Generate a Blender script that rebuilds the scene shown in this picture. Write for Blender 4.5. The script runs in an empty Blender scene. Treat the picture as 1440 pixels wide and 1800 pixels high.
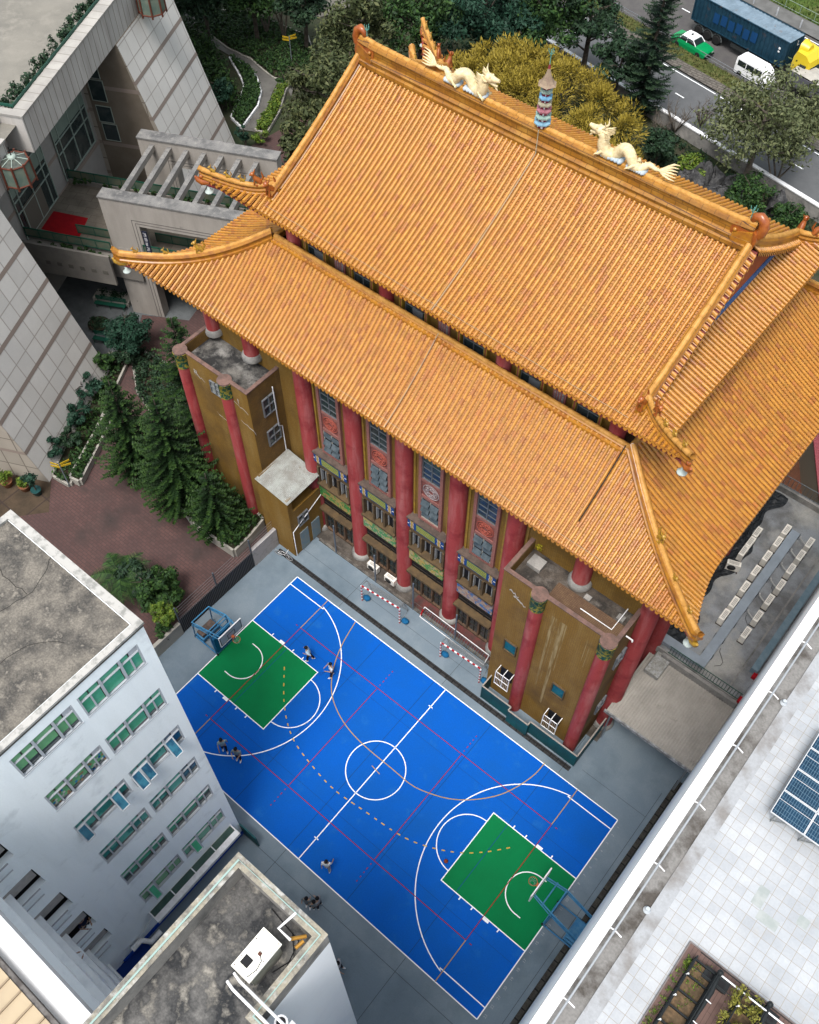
import bpy, bmesh, math, random
import numpy as np
from mathutils import Vector, Matrix
random.seed(7); np.random.seed(7)
S = bpy.context.scene; COL = S.collection
RAD = math.radians
# ---------------------------------------------------------------- camera
CAMLOC = Vector((14.1682, -14.1369, 57.1389)); F_PX = 1721.46
_yaw, _pit, _rol = 2.2594480467, 0.9776367049, 0.0041440621
_f = Vector((math.cos(_yaw)*math.cos(_pit), math.sin(_yaw)*math.cos(_pit), -math.sin(_pit)))
_r = Vector((math.sin(_yaw), -math.cos(_yaw), 0)); _u = _r.cross(_f)
CR = _r*math.cos(_rol)+_u*math.sin(_rol); CU = -_r*math.sin(_rol)+_u*math.cos(_rol); CF = _f
cd = bpy.data.cameras.new('camera'); cam = bpy.data.objects.new('camera', cd); COL.objects.link(cam)
cd.sensor_fit = 'VERTICAL'; cd.sensor_height = 36; cd.lens = F_PX/1800*36; cd.clip_end = 2000; cd.clip_start = .5
cam.matrix_world = Matrix(((CR.x, CU.x, -CF.x, CAMLOC.x), (CR.y, CU.y, -CF.y, CAMLOC.y), (CR.z, CU.z, -CF.z, CAMLOC.z), (0, 0, 0, 1)))
S.camera = cam
def P(px, py, z=0.):
    """survey helper: photo pixel + known height -> point of the place"""
    d = CF+CR*((px-720)/F_PX)-CU*((py-900)/F_PX); t = (z-CAMLOC.z)/d.z
    return CAMLOC+d*t
# ---------------------------------------------------------------- light
SUN_EL, SUN_AZ = 66, -74      # azimuth measured from +X towards +Y
w = bpy.data.worlds.new('World'); S.world = w; w.use_nodes = True
nt = w.node_tree; bg = nt.nodes['Background']
sky = nt.nodes.new('ShaderNodeTexSky'); sky.sky_type = 'NISHITA'; sky.sun_disc = False
sky.sun_elevation = RAD(SUN_EL); sky.sun_rotation = RAD(90-SUN_AZ); sky.air_density = 1.0; sky.dust_density = 4.0; sky.ozone_density = 1.0
hs = nt.nodes.new('ShaderNodeHueSaturation'); hs.inputs['Saturation'].default_value = .42; hs.inputs['Hue'].default_value = .47; hs.inputs['Value'].default_value = 1.0
nt.links.new(sky.outputs[0], hs.inputs['Color']); nt.links.new(hs.outputs[0], bg.inputs[0]); bg.inputs[1].default_value = .15
sd = bpy.data.lights.new('sun', 'SUN'); sd.energy = 1.7; sd.angle = RAD(18); sd.color = (1, .97, .93)
so = bpy.data.objects.new('sun', sd); COL.objects.link(so)
sdir = Vector((math.cos(RAD(SUN_EL))*math.cos(RAD(SUN_AZ)), math.cos(RAD(SUN_EL))*math.sin(RAD(SUN_AZ)), math.sin(RAD(SUN_EL))))
so.rotation_euler = sdir.to_track_quat('Z', 'Y').to_euler(); so.location = (0, 0, 80)
S.view_settings.view_transform = 'Standard'; S.view_settings.look = 'None'; S.view_settings.exposure = .98; S.view_settings.gamma = 1
# ---------------------------------------------------------------- materials
MATS = {}
BRIGHT = {'white wall paint', 'bright white wall', 'balcony paint', 'white painted metal', 'green curtain behind glass', 'light green curtain', 'turquoise blind', 'blue reflecting glass', 'pale window bar', 'cream dragon stucco', 'cream tank paint', 'grey vent plate', 'cream unit casing', 'dark window glass', 'corridor soffit', 'pagoda white', 'white car paint', 'white line paint'}
def mat(name, c1, c2=None, sc=1.0, lo=.4, hi=.6, rough=.85, c3=None, sc3=.3, lo3=.5, hi3=.7, rnd=None, rc=None, brick=None, metal=0, bump=0, spec=.18, trans=0, grid=None, stretch=None, fine=0):
    """procedural surface: base colour, noise patches c2, larger stains c3, per-face variation to rc, brick or tile joints"""
    if name in MATS: return MATS[name]
    k_ = 1. if name in BRIGHT else .665; sc_ = lambda c: tuple(v*k_ for v in c) if c else c
    c1, c2, c3 = sc_(c1), sc_(c2), sc_(c3); rc = [sc_(c) for c in rc] if rc else rc
    if brick: brick = [(*q[:4], sc_(q[4]), q[5]) for q in ([brick] if isinstance(brick, tuple) else brick)]
    m = bpy.data.materials.new(name); m.use_nodes = True; N = m.node_tree.nodes; L = m.node_tree.links
    b = N['Principled BSDF']; b.inputs['Roughness'].default_value = rough; b.inputs['Metallic'].default_value = metal
    b.inputs['Specular IOR Level'].default_value = spec
    tc = N.new('ShaderNodeTexCoord'); vec = tc.outputs['Object']
    def rgb(c): 
        n = N.new('ShaderNodeRGB'); n.outputs[0].default_value = (*c, 1); return n.outputs[0]
    def noise(s, det=6, st=None):
        n = N.new('ShaderNodeTexNoise'); n.inputs['Scale'].default_value = s; n.inputs['Detail'].default_value = det; n.inputs['Roughness'].default_value = .62
        if st:
            mp = N.new('ShaderNodeMapping'); mp.inputs['Scale'].default_value = st; L.new(vec, mp.inputs[0]); L.new(mp.outputs[0], n.inputs['Vector'])
        else: L.new(vec, n.inputs['Vector'])
        return n.outputs[0]
    def ramp(v, a, z):
        r = N.new('ShaderNodeMapRange'); r.inputs[1].default_value = a; r.inputs[2].default_value = z; L.new(v, r.inputs[0]); r.clamp = True; return r.outputs[0]
    def mix(f, a, c):
        x = N.new('ShaderNodeMix'); x.data_type = 'RGBA'
        if isinstance(f, float): x.inputs[0].default_value = f
        else: L.new(f, x.inputs[0])
        L.new(a, x.inputs[6]); L.new(c, x.inputs[7]); return x.outputs[2]
    col = rgb(c1); hgt = None
    if rc:
        at = N.new('ShaderNodeAttribute'); at.attribute_name = 'rnd'
        cr = N.new('ShaderNodeValToRGB'); cr.color_ramp.interpolation = 'LINEAR'
        cs = [c1]+list(rc); e = cr.color_ramp.elements
        e[0].color = (*cs[0], 1); e[0].position = 0; e[1].color = (*cs[-1], 1); e[1].position = 1
        for i, c in enumerate(cs[1:-1]):
            q = e.new((i+1)/(len(cs)-1)); q.color = (*c, 1)
        L.new(at.outputs['Fac'], cr.inputs[0]); col = cr.outputs[0]
    if c2: 
        nz = noise(sc, 8, stretch); hgt = nz; col = mix(ramp(nz, lo, hi), col, rgb(c2))
    if c3: col = mix(ramp(noise(sc3, 7), lo3, hi3), col, rgb(c3))
    if fine:
        nn = noise(14, 3); rr = N.new('ShaderNodeMapRange'); L.new(nn, rr.inputs[0]); rr.inputs[1].default_value = .25; rr.inputs[2].default_value = .75; rr.inputs[3].default_value = 1-fine; rr.inputs[4].default_value = 1+fine
        vm = N.new('ShaderNodeVectorMath'); vm.operation = 'SCALE'; L.new(col, vm.inputs[0]); L.new(rr.outputs[0], vm.inputs['Scale']); col = vm.outputs[0]
    for br in ([brick] if isinstance(brick, tuple) else (brick or [])):
        axes, bw, bh, ms, mc, off = br            # axes e.g. 'YZ'
        sp = N.new('ShaderNodeSeparateXYZ'); L.new(vec, sp.inputs[0]); cb = N.new('ShaderNodeCombineXYZ')
        L.new(sp.outputs['XYZ'.index(axes[0])], cb.inputs[0]); L.new(sp.outputs['XYZ'.index(axes[1])], cb.inputs[1])
        bt = N.new('ShaderNodeTexBrick'); bt.offset = off; bt.inputs['Scale'].default_value = 1; bt.inputs['Brick Width'].default_value = bw; bt.inputs['Row Height'].default_value = bh
        bt.inputs['Mortar Size'].default_value = ms; bt.inputs['Mortar Smooth'].default_value = .1; bt.inputs['Bias'].default_value = 0
        L.new(cb.outputs[0], bt.inputs['Vector'])
        for i in ('Color1', 'Color2'): L.new(col, bt.inputs[i])
        dk = N.new('ShaderNodeVectorMath'); dk.operation = 'SCALE'; dk.inputs['Scale'].default_value = .86; L.new(col, dk.inputs[0]); L.new(dk.outputs[0], bt.inputs['Color2'])
        bt.inputs['Mortar'].default_value = (*mc, 1); col = bt.outputs['Color']
    L.new(col, b.inputs['Base Color'])
    if bump and hgt:
        bp = N.new('ShaderNodeBump'); bp.inputs['Strength'].default_value = bump; bp.inputs['Distance'].default_value = .05; L.new(hgt, bp.inputs['Height']); L.new(bp.outputs[0], b.inputs['Normal'])
    if trans: b.inputs['Transmission Weight'].default_value = trans; b.inputs['IOR'].default_value = 1.1
    MATS[name] = m; return m
# ---------------------------------------------------------------- object helpers
def tag(o, label=None, cat=None, group=None, kind=None):
    if label: o['label'] = label
    if cat: o['category'] = cat
    if group: o['group'] = group
    if kind: o['kind'] = kind
    return o
def empty(name, loc, rz=0, label=None, cat=None, group=None):
    o = bpy.data.objects.new(name, None); COL.objects.link(o); o.location = loc; o.rotation_euler = (0, 0, rz); o.empty_display_size = .3
    return tag(o, label, cat, group)
def wloc(o):
    v = Vector((0, 0, 0))
    while o: v = v+o.location; o = o.parent
    return v
class MB:
    def __init__(s): s.v = []; s.f = []; s.m = []; s.r = []; s.sm = []
    def add(s, vs, fs, mi=0, rnd=None, smooth=False):
        b = len(s.v); s.v.extend([tuple(v) for v in vs])
        for f in fs: s.f.append(tuple(i+b for i in f)); s.m.append(mi); s.r.append(random.random() if rnd is None else rnd); s.sm.append(smooth)
        return s
    def box(s, a, c, mi=0, M=None, taper=None):
        (x0, y0, z0), (x1, y1, z1) = a, c
        v = [Vector(q) for q in ((x0, y0, z0), (x1, y0, z0), (x1, y1, z0), (x0, y1, z0), (x0, y0, z1), (x1, y0, z1), (x1, y1, z1), (x0, y1, z1))]
        if M: v = [M@q for q in v]
        return s.add(v, [(3, 2, 1, 0), (4, 5, 6, 7), (0, 1, 5, 4), (1, 2, 6, 5), (2, 3, 7, 6), (3, 0, 4, 7)], mi)
    def prism(s, poly, z0, z1, mi=0, cap=True):
        n = len(poly); a = [(*q[:2], z0) for q in poly]; b = [(*q[:2], z1) for q in poly]
        fs = [(i, (i+1) % n, n+(i+1) % n, n+i) for i in range(n)]
        if cap: fs += [tuple(range(n-1, -1, -1)), tuple(range(n, 2*n))]
        return s.add(a+b, fs, mi)
    def slab(s, poly, axis, a0, a1, mi=0):
        """extrude a 2D outline along an axis; axis 0: poly=(y,z); 1: (x,z); 2: (x,y)"""
        def q(p, a): return [(a, p[0], p[1]), (p[0], a, p[1]), (p[0], p[1], a)][axis]
        n = len(poly); v = [q(p, a0) for p in poly]+[q(p, a1) for p in poly]
        return s.add(v, [(i, (i+1) % n, n+(i+1) % n, n+i) for i in range(n)]+[tuple(range(n-1, -1, -1)), tuple(range(n, 2*n))], mi)
    def tube(s, pts, r, n=6, mi=0, cap=True, smooth=True):
        pts = [Vector(q) for q in pts]; rs = r if isinstance(r, (list, tuple)) else [r]*len(pts); vs = []; prev = None
        for i, q in enumerate(pts):
            t = (pts[min(i+1, len(pts)-1)]-pts[max(i-1, 0)]); t = t.normalized() if t.length > 1e-9 else Vector((0, 0, 1))
            if prev is None:
                a = Vector((0, 0, 1)) if abs(t.z) < .9 else Vector((1, 0, 0)); e = t.cross(a).normalized()
            else: e = (prev-t*prev.dot(t)); e = e.normalized() if e.length > 1e-6 else t.orthogonal().normalized()
            prev = e; g = t.cross(e)
            vs += [q+(e*math.cos(2*math.pi*k/n)+g*math.sin(2*math.pi*k/n))*rs[i] for k in range(n)]
        fs = [(i*n+k, i*n+(k+1) % n, (i+1)*n+(k+1) % n, (i+1)*n+k) for i in range(len(pts)-1) for k in range(n)]
        b = s.add(vs, fs, mi, smooth=smooth)
        if cap: s.add(vs[:n], [tuple(range(n-1, -1, -1))], mi); s.add(vs[-n:], [tuple(range(n))], mi)
        return s
    def lathe(s, prof, c=(0, 0, 0), n=16, mi=0, M=None, smooth=True):
        vs = []
        for rr, z in prof:
            for k in range(n):
                v = Vector((rr*math.cos(2*math.pi*k/n), rr*math.sin(2*math.pi*k/n), z)); v = M@v if M else v+Vector(c); vs.append(v)
        fs = [(i*n+k, i*n+(k+1) % n, (i+1)*n+(k+1) % n, (i+1)*n+k) for i in range(len(prof)-1) for k in range(n)]
        s.add(vs, fs, mi, smooth=smooth)
        s.add(vs[:n], [tuple(range(n-1, -1, -1))], mi); s.add(vs[-n:], [tuple(range(n))], mi)
        return s
    def ball(s, c, r, n=10, mi=0, jit=0):
        if not isinstance(r, (tuple, list)): r = (r, r, r)
        m = n//2+1; vs = []
        for i in range(m+1):
            th = math.pi*i/m
            for k in range(n):
                j = 1+random.uniform(-jit, jit)
                vs.append((c[0]+r[0]*j*math.sin(th)*math.cos(2*math.pi*k/n), c[1]+r[1]*j*math.sin(th)*math.sin(2*math.pi*k/n), c[2]-r[2]*j*math.cos(th)))
        return s.add(vs, [(i*n+k, i*n+(k+1) % n, (i+1)*n+(k+1) % n, (i+1)*n+k) for i in range(m) for k in range(n)], mi, smooth=True)
    def sweep(s, pts, prof, mi=0, up=Vector((0, 0, 1)), smooth=False, scale=None):
        """sweep profile [(side,up)] along pts"""
        pts = [Vector(q) for q in pts]; n = len(prof); vs = []
        for i, q in enumerate(pts):
            t = pts[min(i+1, len(pts)-1)]-pts[max(i-1, 0)]; h = Vector((t.x, t.y, 0))
            e = h.normalized().cross(Vector((0, 0, 1))) if h.length > 1e-6 else Vector((1, 0, 0)); g = up; k = scale[i] if scale else 1
            vs += [q+e*a*k+g*b*k for a, b in prof]
        fs = [(i*n+k, i*n+(k+1) % n, (i+1)*n+(k+1) % n, (i+1)*n+k) for i in range(len(pts)-1) for k in range(n)]
        fs += [tuple(range(n-1, -1, -1)), tuple(range((len(pts)-1)*n, len(pts)*n))]
        return s.add(vs, fs, mi, smooth=smooth)
    def build(s, name, mats, parent=None, local=False, label=None, cat=None, group=None, kind=None):
        off = Vector((0, 0, 0)) if (local or parent is None) else wloc(parent)
        me = bpy.data.meshes.new(name)
        v = np.array(s.v, dtype=float).reshape(-1, 3)-np.array(off)
        me.from_pydata(v.tolist(), [], s.f)
        mats = mats if isinstance(mats, (list, tuple)) else [mats]
        for q in mats: me.materials.append(q)
        if len(mats) > 1: me.polygons.foreach_set('material_index', s.m)
        me.polygons.foreach_set('use_smooth', s.sm)
        a = me.attributes.new('rnd', 'FLOAT', 'FACE'); a.data.foreach_set('value', s.r)
        me.update()
        o = bpy.data.objects.new(name, me); COL.objects.link(o)
        if parent: o.parent = parent
        return tag(o, label, cat, group, kind)
def copy_tree(o, parent=None):
    c = o.copy(); COL.objects.link(c); c.parent = parent
    for ch in [x for x in bpy.data.objects if x.parent == o]: copy_tree(ch, c)
    return c
def flat(name, poly, z, m, kind='structure', parent=None):
    b = MB(); b.add([(q[0], q[1], z) for q in poly], [tuple(range(len(poly)))]); return b.build(name, m, parent, kind=kind)
def rect(x0, y0, x1, y1): return [(x0, y0), (x1, y0), (x1, y1), (x0, y1)]
# ---------------------------------------------------------------- palette
red_pt = mat('red column paint', (.42, .065, .065), (.50, .17, .16), 2.6, .46, .72, .7, c3=(.25, .025, .03), sc3=.5, stretch=(1, 1, .12), fine=.1)
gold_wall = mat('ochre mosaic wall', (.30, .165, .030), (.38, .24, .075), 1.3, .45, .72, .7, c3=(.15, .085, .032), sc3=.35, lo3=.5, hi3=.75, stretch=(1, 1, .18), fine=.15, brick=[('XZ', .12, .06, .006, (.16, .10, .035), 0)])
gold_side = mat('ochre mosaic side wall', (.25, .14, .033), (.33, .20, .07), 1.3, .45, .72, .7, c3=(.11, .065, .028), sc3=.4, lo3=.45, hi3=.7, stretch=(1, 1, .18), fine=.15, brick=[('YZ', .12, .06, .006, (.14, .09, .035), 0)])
gold_trim = mat('yellow trim', (.42, .27, .035), (.30, .18, .04), 2, rough=.5)
TILE_R = [(.53, .215, .026), (.55, .24, .030), (.60, .27, .034), (.44, .20, .025), (.52, .19, .038), (.40, .145, .03)]
tile = mat('glazed orange roof tile', (.54, .23, .028), (.44, .20, .04), .8, .55, .8, .34, rc=TILE_R, c3=(.34, .13, .035), sc3=.6, lo3=.58, hi3=.85, spec=.5, fine=.12)
tile_pan = mat('glazed pan tile', (.50, .20, .042), (.42, .19, .05), 1.3, .5, .8, .4, rc=[(.52, .215, .052), (.48, .185, .048), (.55, .27, .085), (.42, .15, .045)], c3=(.28, .12, .05), sc3=.7, lo3=.55, hi3=.8, spec=.4, fine=.12)
tile_gap_shade = mat('tile joint and crevice shade', (.17, .065, .018))  # dark joint colour, also paints the shadow line beside the barrels
ridge_m = mat('glazed ridge tile', (.47, .20, .018), (.35, .12, .02), 2.5, .45, .65, .32, c3=(.24, .08, .02), sc3=.9, spec=.5, fine=.15)
ridge_top = mat('pale worn ridge cap', (.66, .34, .09), (.50, .24, .05), 2.5, rough=.4, fine=.1)
ridge_red = mat('red brown glaze', (.42, .12, .02), (.30, .07, .015), 3, rough=.3, spec=.5)
white_pt = mat('white wall paint', (.84, .90, .92), (.76, .82, .84), .9, .45, .75, .8, c3=(.56, .61, .63), sc3=.7, lo3=.58, hi3=.8, stretch=(1, 1, .12), fine=.03)
conc_dark = mat('weathered roof concrete', (.155, .145, .130), (.045, .045, .042), .9, .42, .60, .95, c3=(.30, .27, .23), sc3=.5, lo3=.5, hi3=.75, fine=.35, bump=.4)
conc_mid = mat('stained concrete', (.33, .32, .30), (.15, .15, .145), 1.1, .45, .68, .9, c3=(.45, .43, .40), sc3=.6, fine=.15)
conc_pale = mat('pale concrete', (.42, .40, .35), (.28, .27, .25), 1.0, .5, .75, .9, fine=.08)
black_m = mat('dark interior', (.012, .012, .014), rough=.6)
glass_dk = mat('dark window glass', (.022, .034, .036), (.06, .07, .07), .8, .5, .7, .08, spec=.6)
alu = mat('grey aluminium frame', (.27, .29, .31), rough=.4, metal=.4)
white_m = mat('white painted metal', (.72, .73, .74), (.6, .6, .6), 3, rough=.45)
rust = mat('rusty wire fence', (.10, .085, .075), (.2, .18, .17), 3, rough=.8)
dkgreen_m = mat('dark green metal', (.012, .085, .055), rough=.5)
blue_m = mat('blue painted steel', (.035, .20, .42), (.09, .27, .46), 4, rough=.45)
teal_m = mat('teal hoarding', (.008, .105, .115), (.015, .07, .08), .8, rough=.6)
skin = mat('skin', (.52, .32, .22), rough=.6)
soil = mat('garden soil', (.045, .032, .022), (.03, .035, .018), 1.5, rough=1, fine=.3)
terracotta = mat('terracotta', (.28, .12, .06), rough=.8)
def leafmat(n, a, b, c): return mat(n, a, rc=[b, c], rough=.65, spec=.2)
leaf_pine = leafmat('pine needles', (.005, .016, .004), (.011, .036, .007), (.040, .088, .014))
leaf_dark = leafmat('dark leaves', (.010, .024, .012), (.02, .05, .025), (.035, .075, .03))
leaf_mid = leafmat('green leaves', (.010, .028, .009), (.024, .065, .016), (.06, .125, .026))
leaf_olive = leafmat('olive leaves', (.025, .035, .012), (.06, .08, .028), (.12, .13, .05))
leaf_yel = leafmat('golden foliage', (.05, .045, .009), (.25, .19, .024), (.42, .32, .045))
leaf_lime = leafmat('lime leaves', (.04, .09, .01), (.10, .17, .02), (.20, .26, .03))
leaf_blue = leafmat('bluish leaves', (.008, .028, .016), (.015, .055, .032), (.03, .085, .05))
bark = mat('bark', (.07, .055, .045), (.13, .11, .09), 4, rough=1)
bark_pale = mat('pale bare branches', (.20, .17, .14), (.12, .10, .08), 3, rough=1)
# ================================================================ ground and court (setting)
flat('ground', rect(-400, -300, 400, 500), -.06, mat('ground', (.035, .05, .022), (.06, .055, .035), .25, c3=(.02, .035, .014), sc3=.6, fine=.3))
court_grey = mat('grey sport paving', (.20, .26, .31), (.235, .295, .34), .5, .45, .6, .85, c3=(.135, .185, .225), sc3=.22, lo3=.5, hi3=.7, fine=.07)
flat('paved_yard', rect(-15.55, -30, 14.62, 9.9), 0, court_grey)
flat('passage_floor', rect(8.0, 9.9, 14.62, 15.2), -.006, court_grey)
flat('wall_foot_strip', rect(-15.55, 9.9, 9.2, 11.3), -.004, mat('dirty strip', (.15, .13, .11), (.08, .07, .06), 1.5, fine=.2))
flat('red_tile_floor', rect(-5.6, 10.05, 1.9, 11.2), .002, mat('red tile floor', (.16, .05, .045), (.09, .05, .045), 2, fine=.2))
paint_blue = mat('blue court paint', (.003, .125, .60), (.006, .12, .50), .35, .4, .7, .8, c3=(.012, .15, .56), sc3=.9, lo3=.58, hi3=.7, fine=.12, spec=.08)
paint_green = mat('green court paint', (.004, .24, .075), (.005, .205, .064), .4, .4, .7, .8, fine=.06, spec=.08)
HX, HY = 12.76, 6.72
flat('blue_court', rect(-HX, -HY, HX, HY), .004, paint_blue)
flat('blue_annex_floor', rect(-9, -20.5, -1.2, -15.2), .004, mat('dark blue floor', (.005, .04, .24), rough=.7))
for s in (-1, 1): flat('green_key', rect(s*HX, -2.45, s*(HX-5.8), 2.45) if s > 0 else rect(-HX, -2.45, -(HX-5.8), 2.45), .008, paint_green)
ln_white = mat('white line paint', (.78, .80, .80), rough=.6); ln_red = mat('red line paint', (.34, .008, .012), rough=.6)
ln_org = mat('tan line paint', (.52, .33, .09), rough=.6); ln_yel = mat('yellow dashes', (.66, .42, .07), rough=.6); ln_dark = mat('faint seam', (.004, .07, .25), rough=.8)
seam_grey = mat('paving seam', (.085, .105, .12), rough=.9)
def strip(b, pts, w, z):
    pts = [Vector((*q, z)) for q in pts]; L = []
    for i, q in enumerate(pts):
        t = (pts[min(i+1, len(pts)-1)]-pts[max(i-1, 0)]).normalized(); n = Vector((-t.y, t.x, 0))*w/2; L.append((q+n, q-n))
    for i in range(len(L)-1): b.add([L[i][0], L[i][1], L[i+1][1], L[i+1][0]], [(0, 1, 2, 3)])
def arc(cx, cy, r, a0, a1, n=48): return [(cx+r*math.cos(RAD(a0+(a1-a0)*i/n)), cy+r*math.sin(RAD(a0+(a1-a0)*i/n))) for i in range(n+1)]
def dashed(b, pts, w, z, on, off):
    acc = 0; seg = []
    for i in range(len(pts)-1):
        a = Vector(pts[i]); c = Vector(pts[i+1]); L = (c-a).length; k = max(1, int(L/.05))
        for j in range(k):
            q = a.lerp(c, j/k); 
            if acc % (on+off) < on: seg.append(tuple(q))
            else:
                if len(seg) > 1: strip(b, seg, w, z)
                seg = []
            acc += L/k
    if len(seg) > 1: strip(b, seg, w, z)
b = MB()                                                    # seams
for x in (-9.6, -5.2, -.9, 3.6, 8.0): strip(b, [(x, -6.65), (x, 6.65)], .035, .011)
for y in (-3.4, 3.3): strip(b, [(-12.6, y), (12.6, y)], .02, .0111)
b.build('court_seams', ln_dark, kind='structure')
b = MB()
for x in (-9.6, -.9, 8.0): strip(b, [(x, -6.8), (x, -11)], .03, .004); strip(b, [(x+.5, 6.85), (x+.5, 9.8)], .03, .004)
strip(b, [(-15, -7.7), (14.3, -7.7)], .03, .005); strip(b, [(13.9, -10), (13.9, 9.7)], .03, .005); strip(b, [(-14.5, 8.6), (1.5, 8.6)], .025, .0045); strip(b, [(9.5, 7.9), (13.9, 7.9)], .025, .0045)
b.build('paving_seams', seam_grey, kind='structure')
b = MB(); z = .013
for a, c in (((-HX, -HY), (HX, -HY)), ((HX, -HY), (HX, HY)), ((HX, HY), (-HX, HY)), ((-HX, HY), (-HX, -HY)), ((0, -HY), (0, HY))): strip(b, [a, c], .058, z)
strip(b, arc(0, 0, 1.8, 0, 360, 64), .058, z)
for s in (-1, 1):
    bx = s*HX; kx = s*(HX-5.8)
    for y in (-2.45, 2.45): strip(b, [(bx, y), (kx, y)], .058, z+.0005)
    strip(b, [(kx, -2.485), (kx, 2.485)], .058, z+.001)
    strip(b, arc(kx, 0, 1.8, 90 if s > 0 else -90, 270 if s > 0 else 90, 32), .058, z+.0015)
    hx = s*(HX-1.575)
    strip(b, [(s*(HX-1.2), 1.25)]+arc(hx, 0, 1.25, 90, 270 if s > 0 else -90, 32)+[(s*(HX-1.2), -1.25)], .06, z)
    strip(b, [(bx, 6.02)]+[(s*(HX-3.05), 6.02)]+[q for q in arc(hx, 0, 6.28, (102 if s > 0 else 78), (258 if s > 0 else -78), 60)]+[(s*(HX-3.05), -6.02), (bx, -6.02)], .058, z+.002)
    for y in (-1, 1):
        for d in (1.75, 2.6, 3.55, 4.4): 
            yy = y*2.485; x = s*(HX-d); wd = .2 if d == 2.6 else .035
            b.add([(x-wd, yy, z), (x+wd, yy, z), (x+wd, yy+y*(.16 if d != 2.6 else .14), z), (x-wd, yy+y*(.16 if d != 2.6 else .14), z)], [(0, 1, 2, 3)])
for yy in (HY-1.5, -(HY-1.5)): b.add([(-.15, yy-.03, z), (.15, yy-.03, z), (.15, yy+.03, z), (-.15, yy+.03, z)], [(0, 1, 2, 3)])
b.build('white_court_lines', ln_white, kind='structure')
b = MB(); z = .018
RX, RY = 9.95, 4.05
for a, c in (((-RX, -RY), (RX, -RY)), ((-RX, RY), (RX, RY)), ((-RX, -RY), (-RX, RY)), ((RX, -RY), (RX, RY)), ((-3.35, -RY), (-3.35, RY)), ((3.35, -RY), (3.35, RY))): strip(b, [a, c], .045, z)
for x in (-3.35, 3.35):
    for s in (-1, 1): dashed(b, [(x, s*(RY+.2)), (x, s*(RY+1.7))], .05, z, .15, .15)
for x in (-RX, RX): 
    for s in (-1, 1): strip(b, [(x+(.25 if x > 0 else -.25), s*RY), (x+(.4 if x > 0 else -.4), s*RY)], .05, z)
b.build('red_court_lines', ln_red, kind='structure')
# futsal arcs measured on the photograph
def Q(px, py): q = P(px, py, .02); return (q.x, q.y)
def spline(ks, n=14):
    ks = [Vector(k) for k in ks]; out = []
    for i in range(len(ks)-1):
        p0 = ks[max(i-1, 0)]; p1 = ks[i]; p2 = ks[i+1]; p3 = ks[min(i+2, len(ks)-1)]
        for j in range(n):
            t = j/n; out.append(tuple(.5*((2*p1)+(-p0+p2)*t+(2*p0-5*p1+4*p2-p3)*t*t+(-p0+3*p1-3*p2+p3)*t*t*t)))
    return out+[tuple(ks[-1])]
b = MB(); z = .022
strip(b, spline([Q(*q) for q in ((625, 1093), (601, 1134), (586, 1176), (583, 1215), (592, 1247), (611, 1279), (641, 1311), (690, 1352), (721, 1378), (746, 1391), (785, 1403), (825, 1406), (872, 1399), (907, 1384), (939, 1362), (958, 1341))]), .055, z)
strip(b, [(-RX, RY), (-RX, HY)], .05, z+.0005); strip(b, [(RX, RY), (RX, HY)], .05, z+.0005); strip(b, [(RX, -RY), (RX, -HY)], .05, z+.0005); strip(b, [(-RX, -RY), (-RX, -HY)], .05, z+.0005)
strip(b, [(-.35, .05), (.35, -.05)], .05, z+.001)
b.build('tan_court_lines', ln_org, kind='structure')
b = MB()
dashed(b, spline([Q(*q) for q in ((500, 1172), (500, 1240), (515, 1298), (552, 1350), (590, 1390), (640, 1425), (700, 1466), (745, 1486), (800, 1498), (850, 1498), (901, 1489))]), .07, .026, .27, .27)
b.build('dashed_tan_arc', ln_yel, kind='structure')
# numbers painted along the court end
FONT = None
def text(name, s, size, loc, rot, m, parent=None, ext=.002, kind=None, local=False):
    c = bpy.data.curves.new(name, 'FONT'); c.body = s; c.size = size; c.extrude = ext; c.align_x = 'CENTER'; c.align_y = 'CENTER'
    t = bpy.data.objects.new('t', c); COL.objects.link(t); dg = bpy.context.evaluated_depsgraph_get(); me = bpy.data.meshes.new_from_object(t.evaluated_get(dg)); bpy.data.objects.remove(t)
    me.name = name; me.materials.clear(); me.materials.append(m)
    o = bpy.data.objects.new(name, me); COL.objects.link(o)
    o.location = Vector(loc)-(Vector((0, 0, 0)) if (local or not parent) else wloc(parent)); o.rotation_euler = rot
    if parent: o.parent = parent
    return tag(o, kind=kind)
bb = MB()
for i in range(23):
    y = HY-.35-i*.577; 
    text('painted_number', str(i+1), .22, (13.02, y, .008), (0, 0, RAD(90)), mat('pale grey line paint', (.42, .45, .47), rough=.7), kind='structure')
# drain channel with grating
drain = mat('drain grating', (.055, .055, .055), (.025, .025, .025), 5, rough=.8, brick=('XY', .5, .5, .03, (.012, .012, .012), 0))
flat('drain_channel', rect(-15.2, 7.28, 8.9, 7.62), .006, drain)
flat('drain_channel', rect(14.2, -30, 14.55, 11), .006, mat('mossy drain', (.09, .085, .07), (.05, .045, .04), 2, brick=('XY', .5, .6, .04, (.02, .02, .02), 0), fine=.3))
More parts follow.
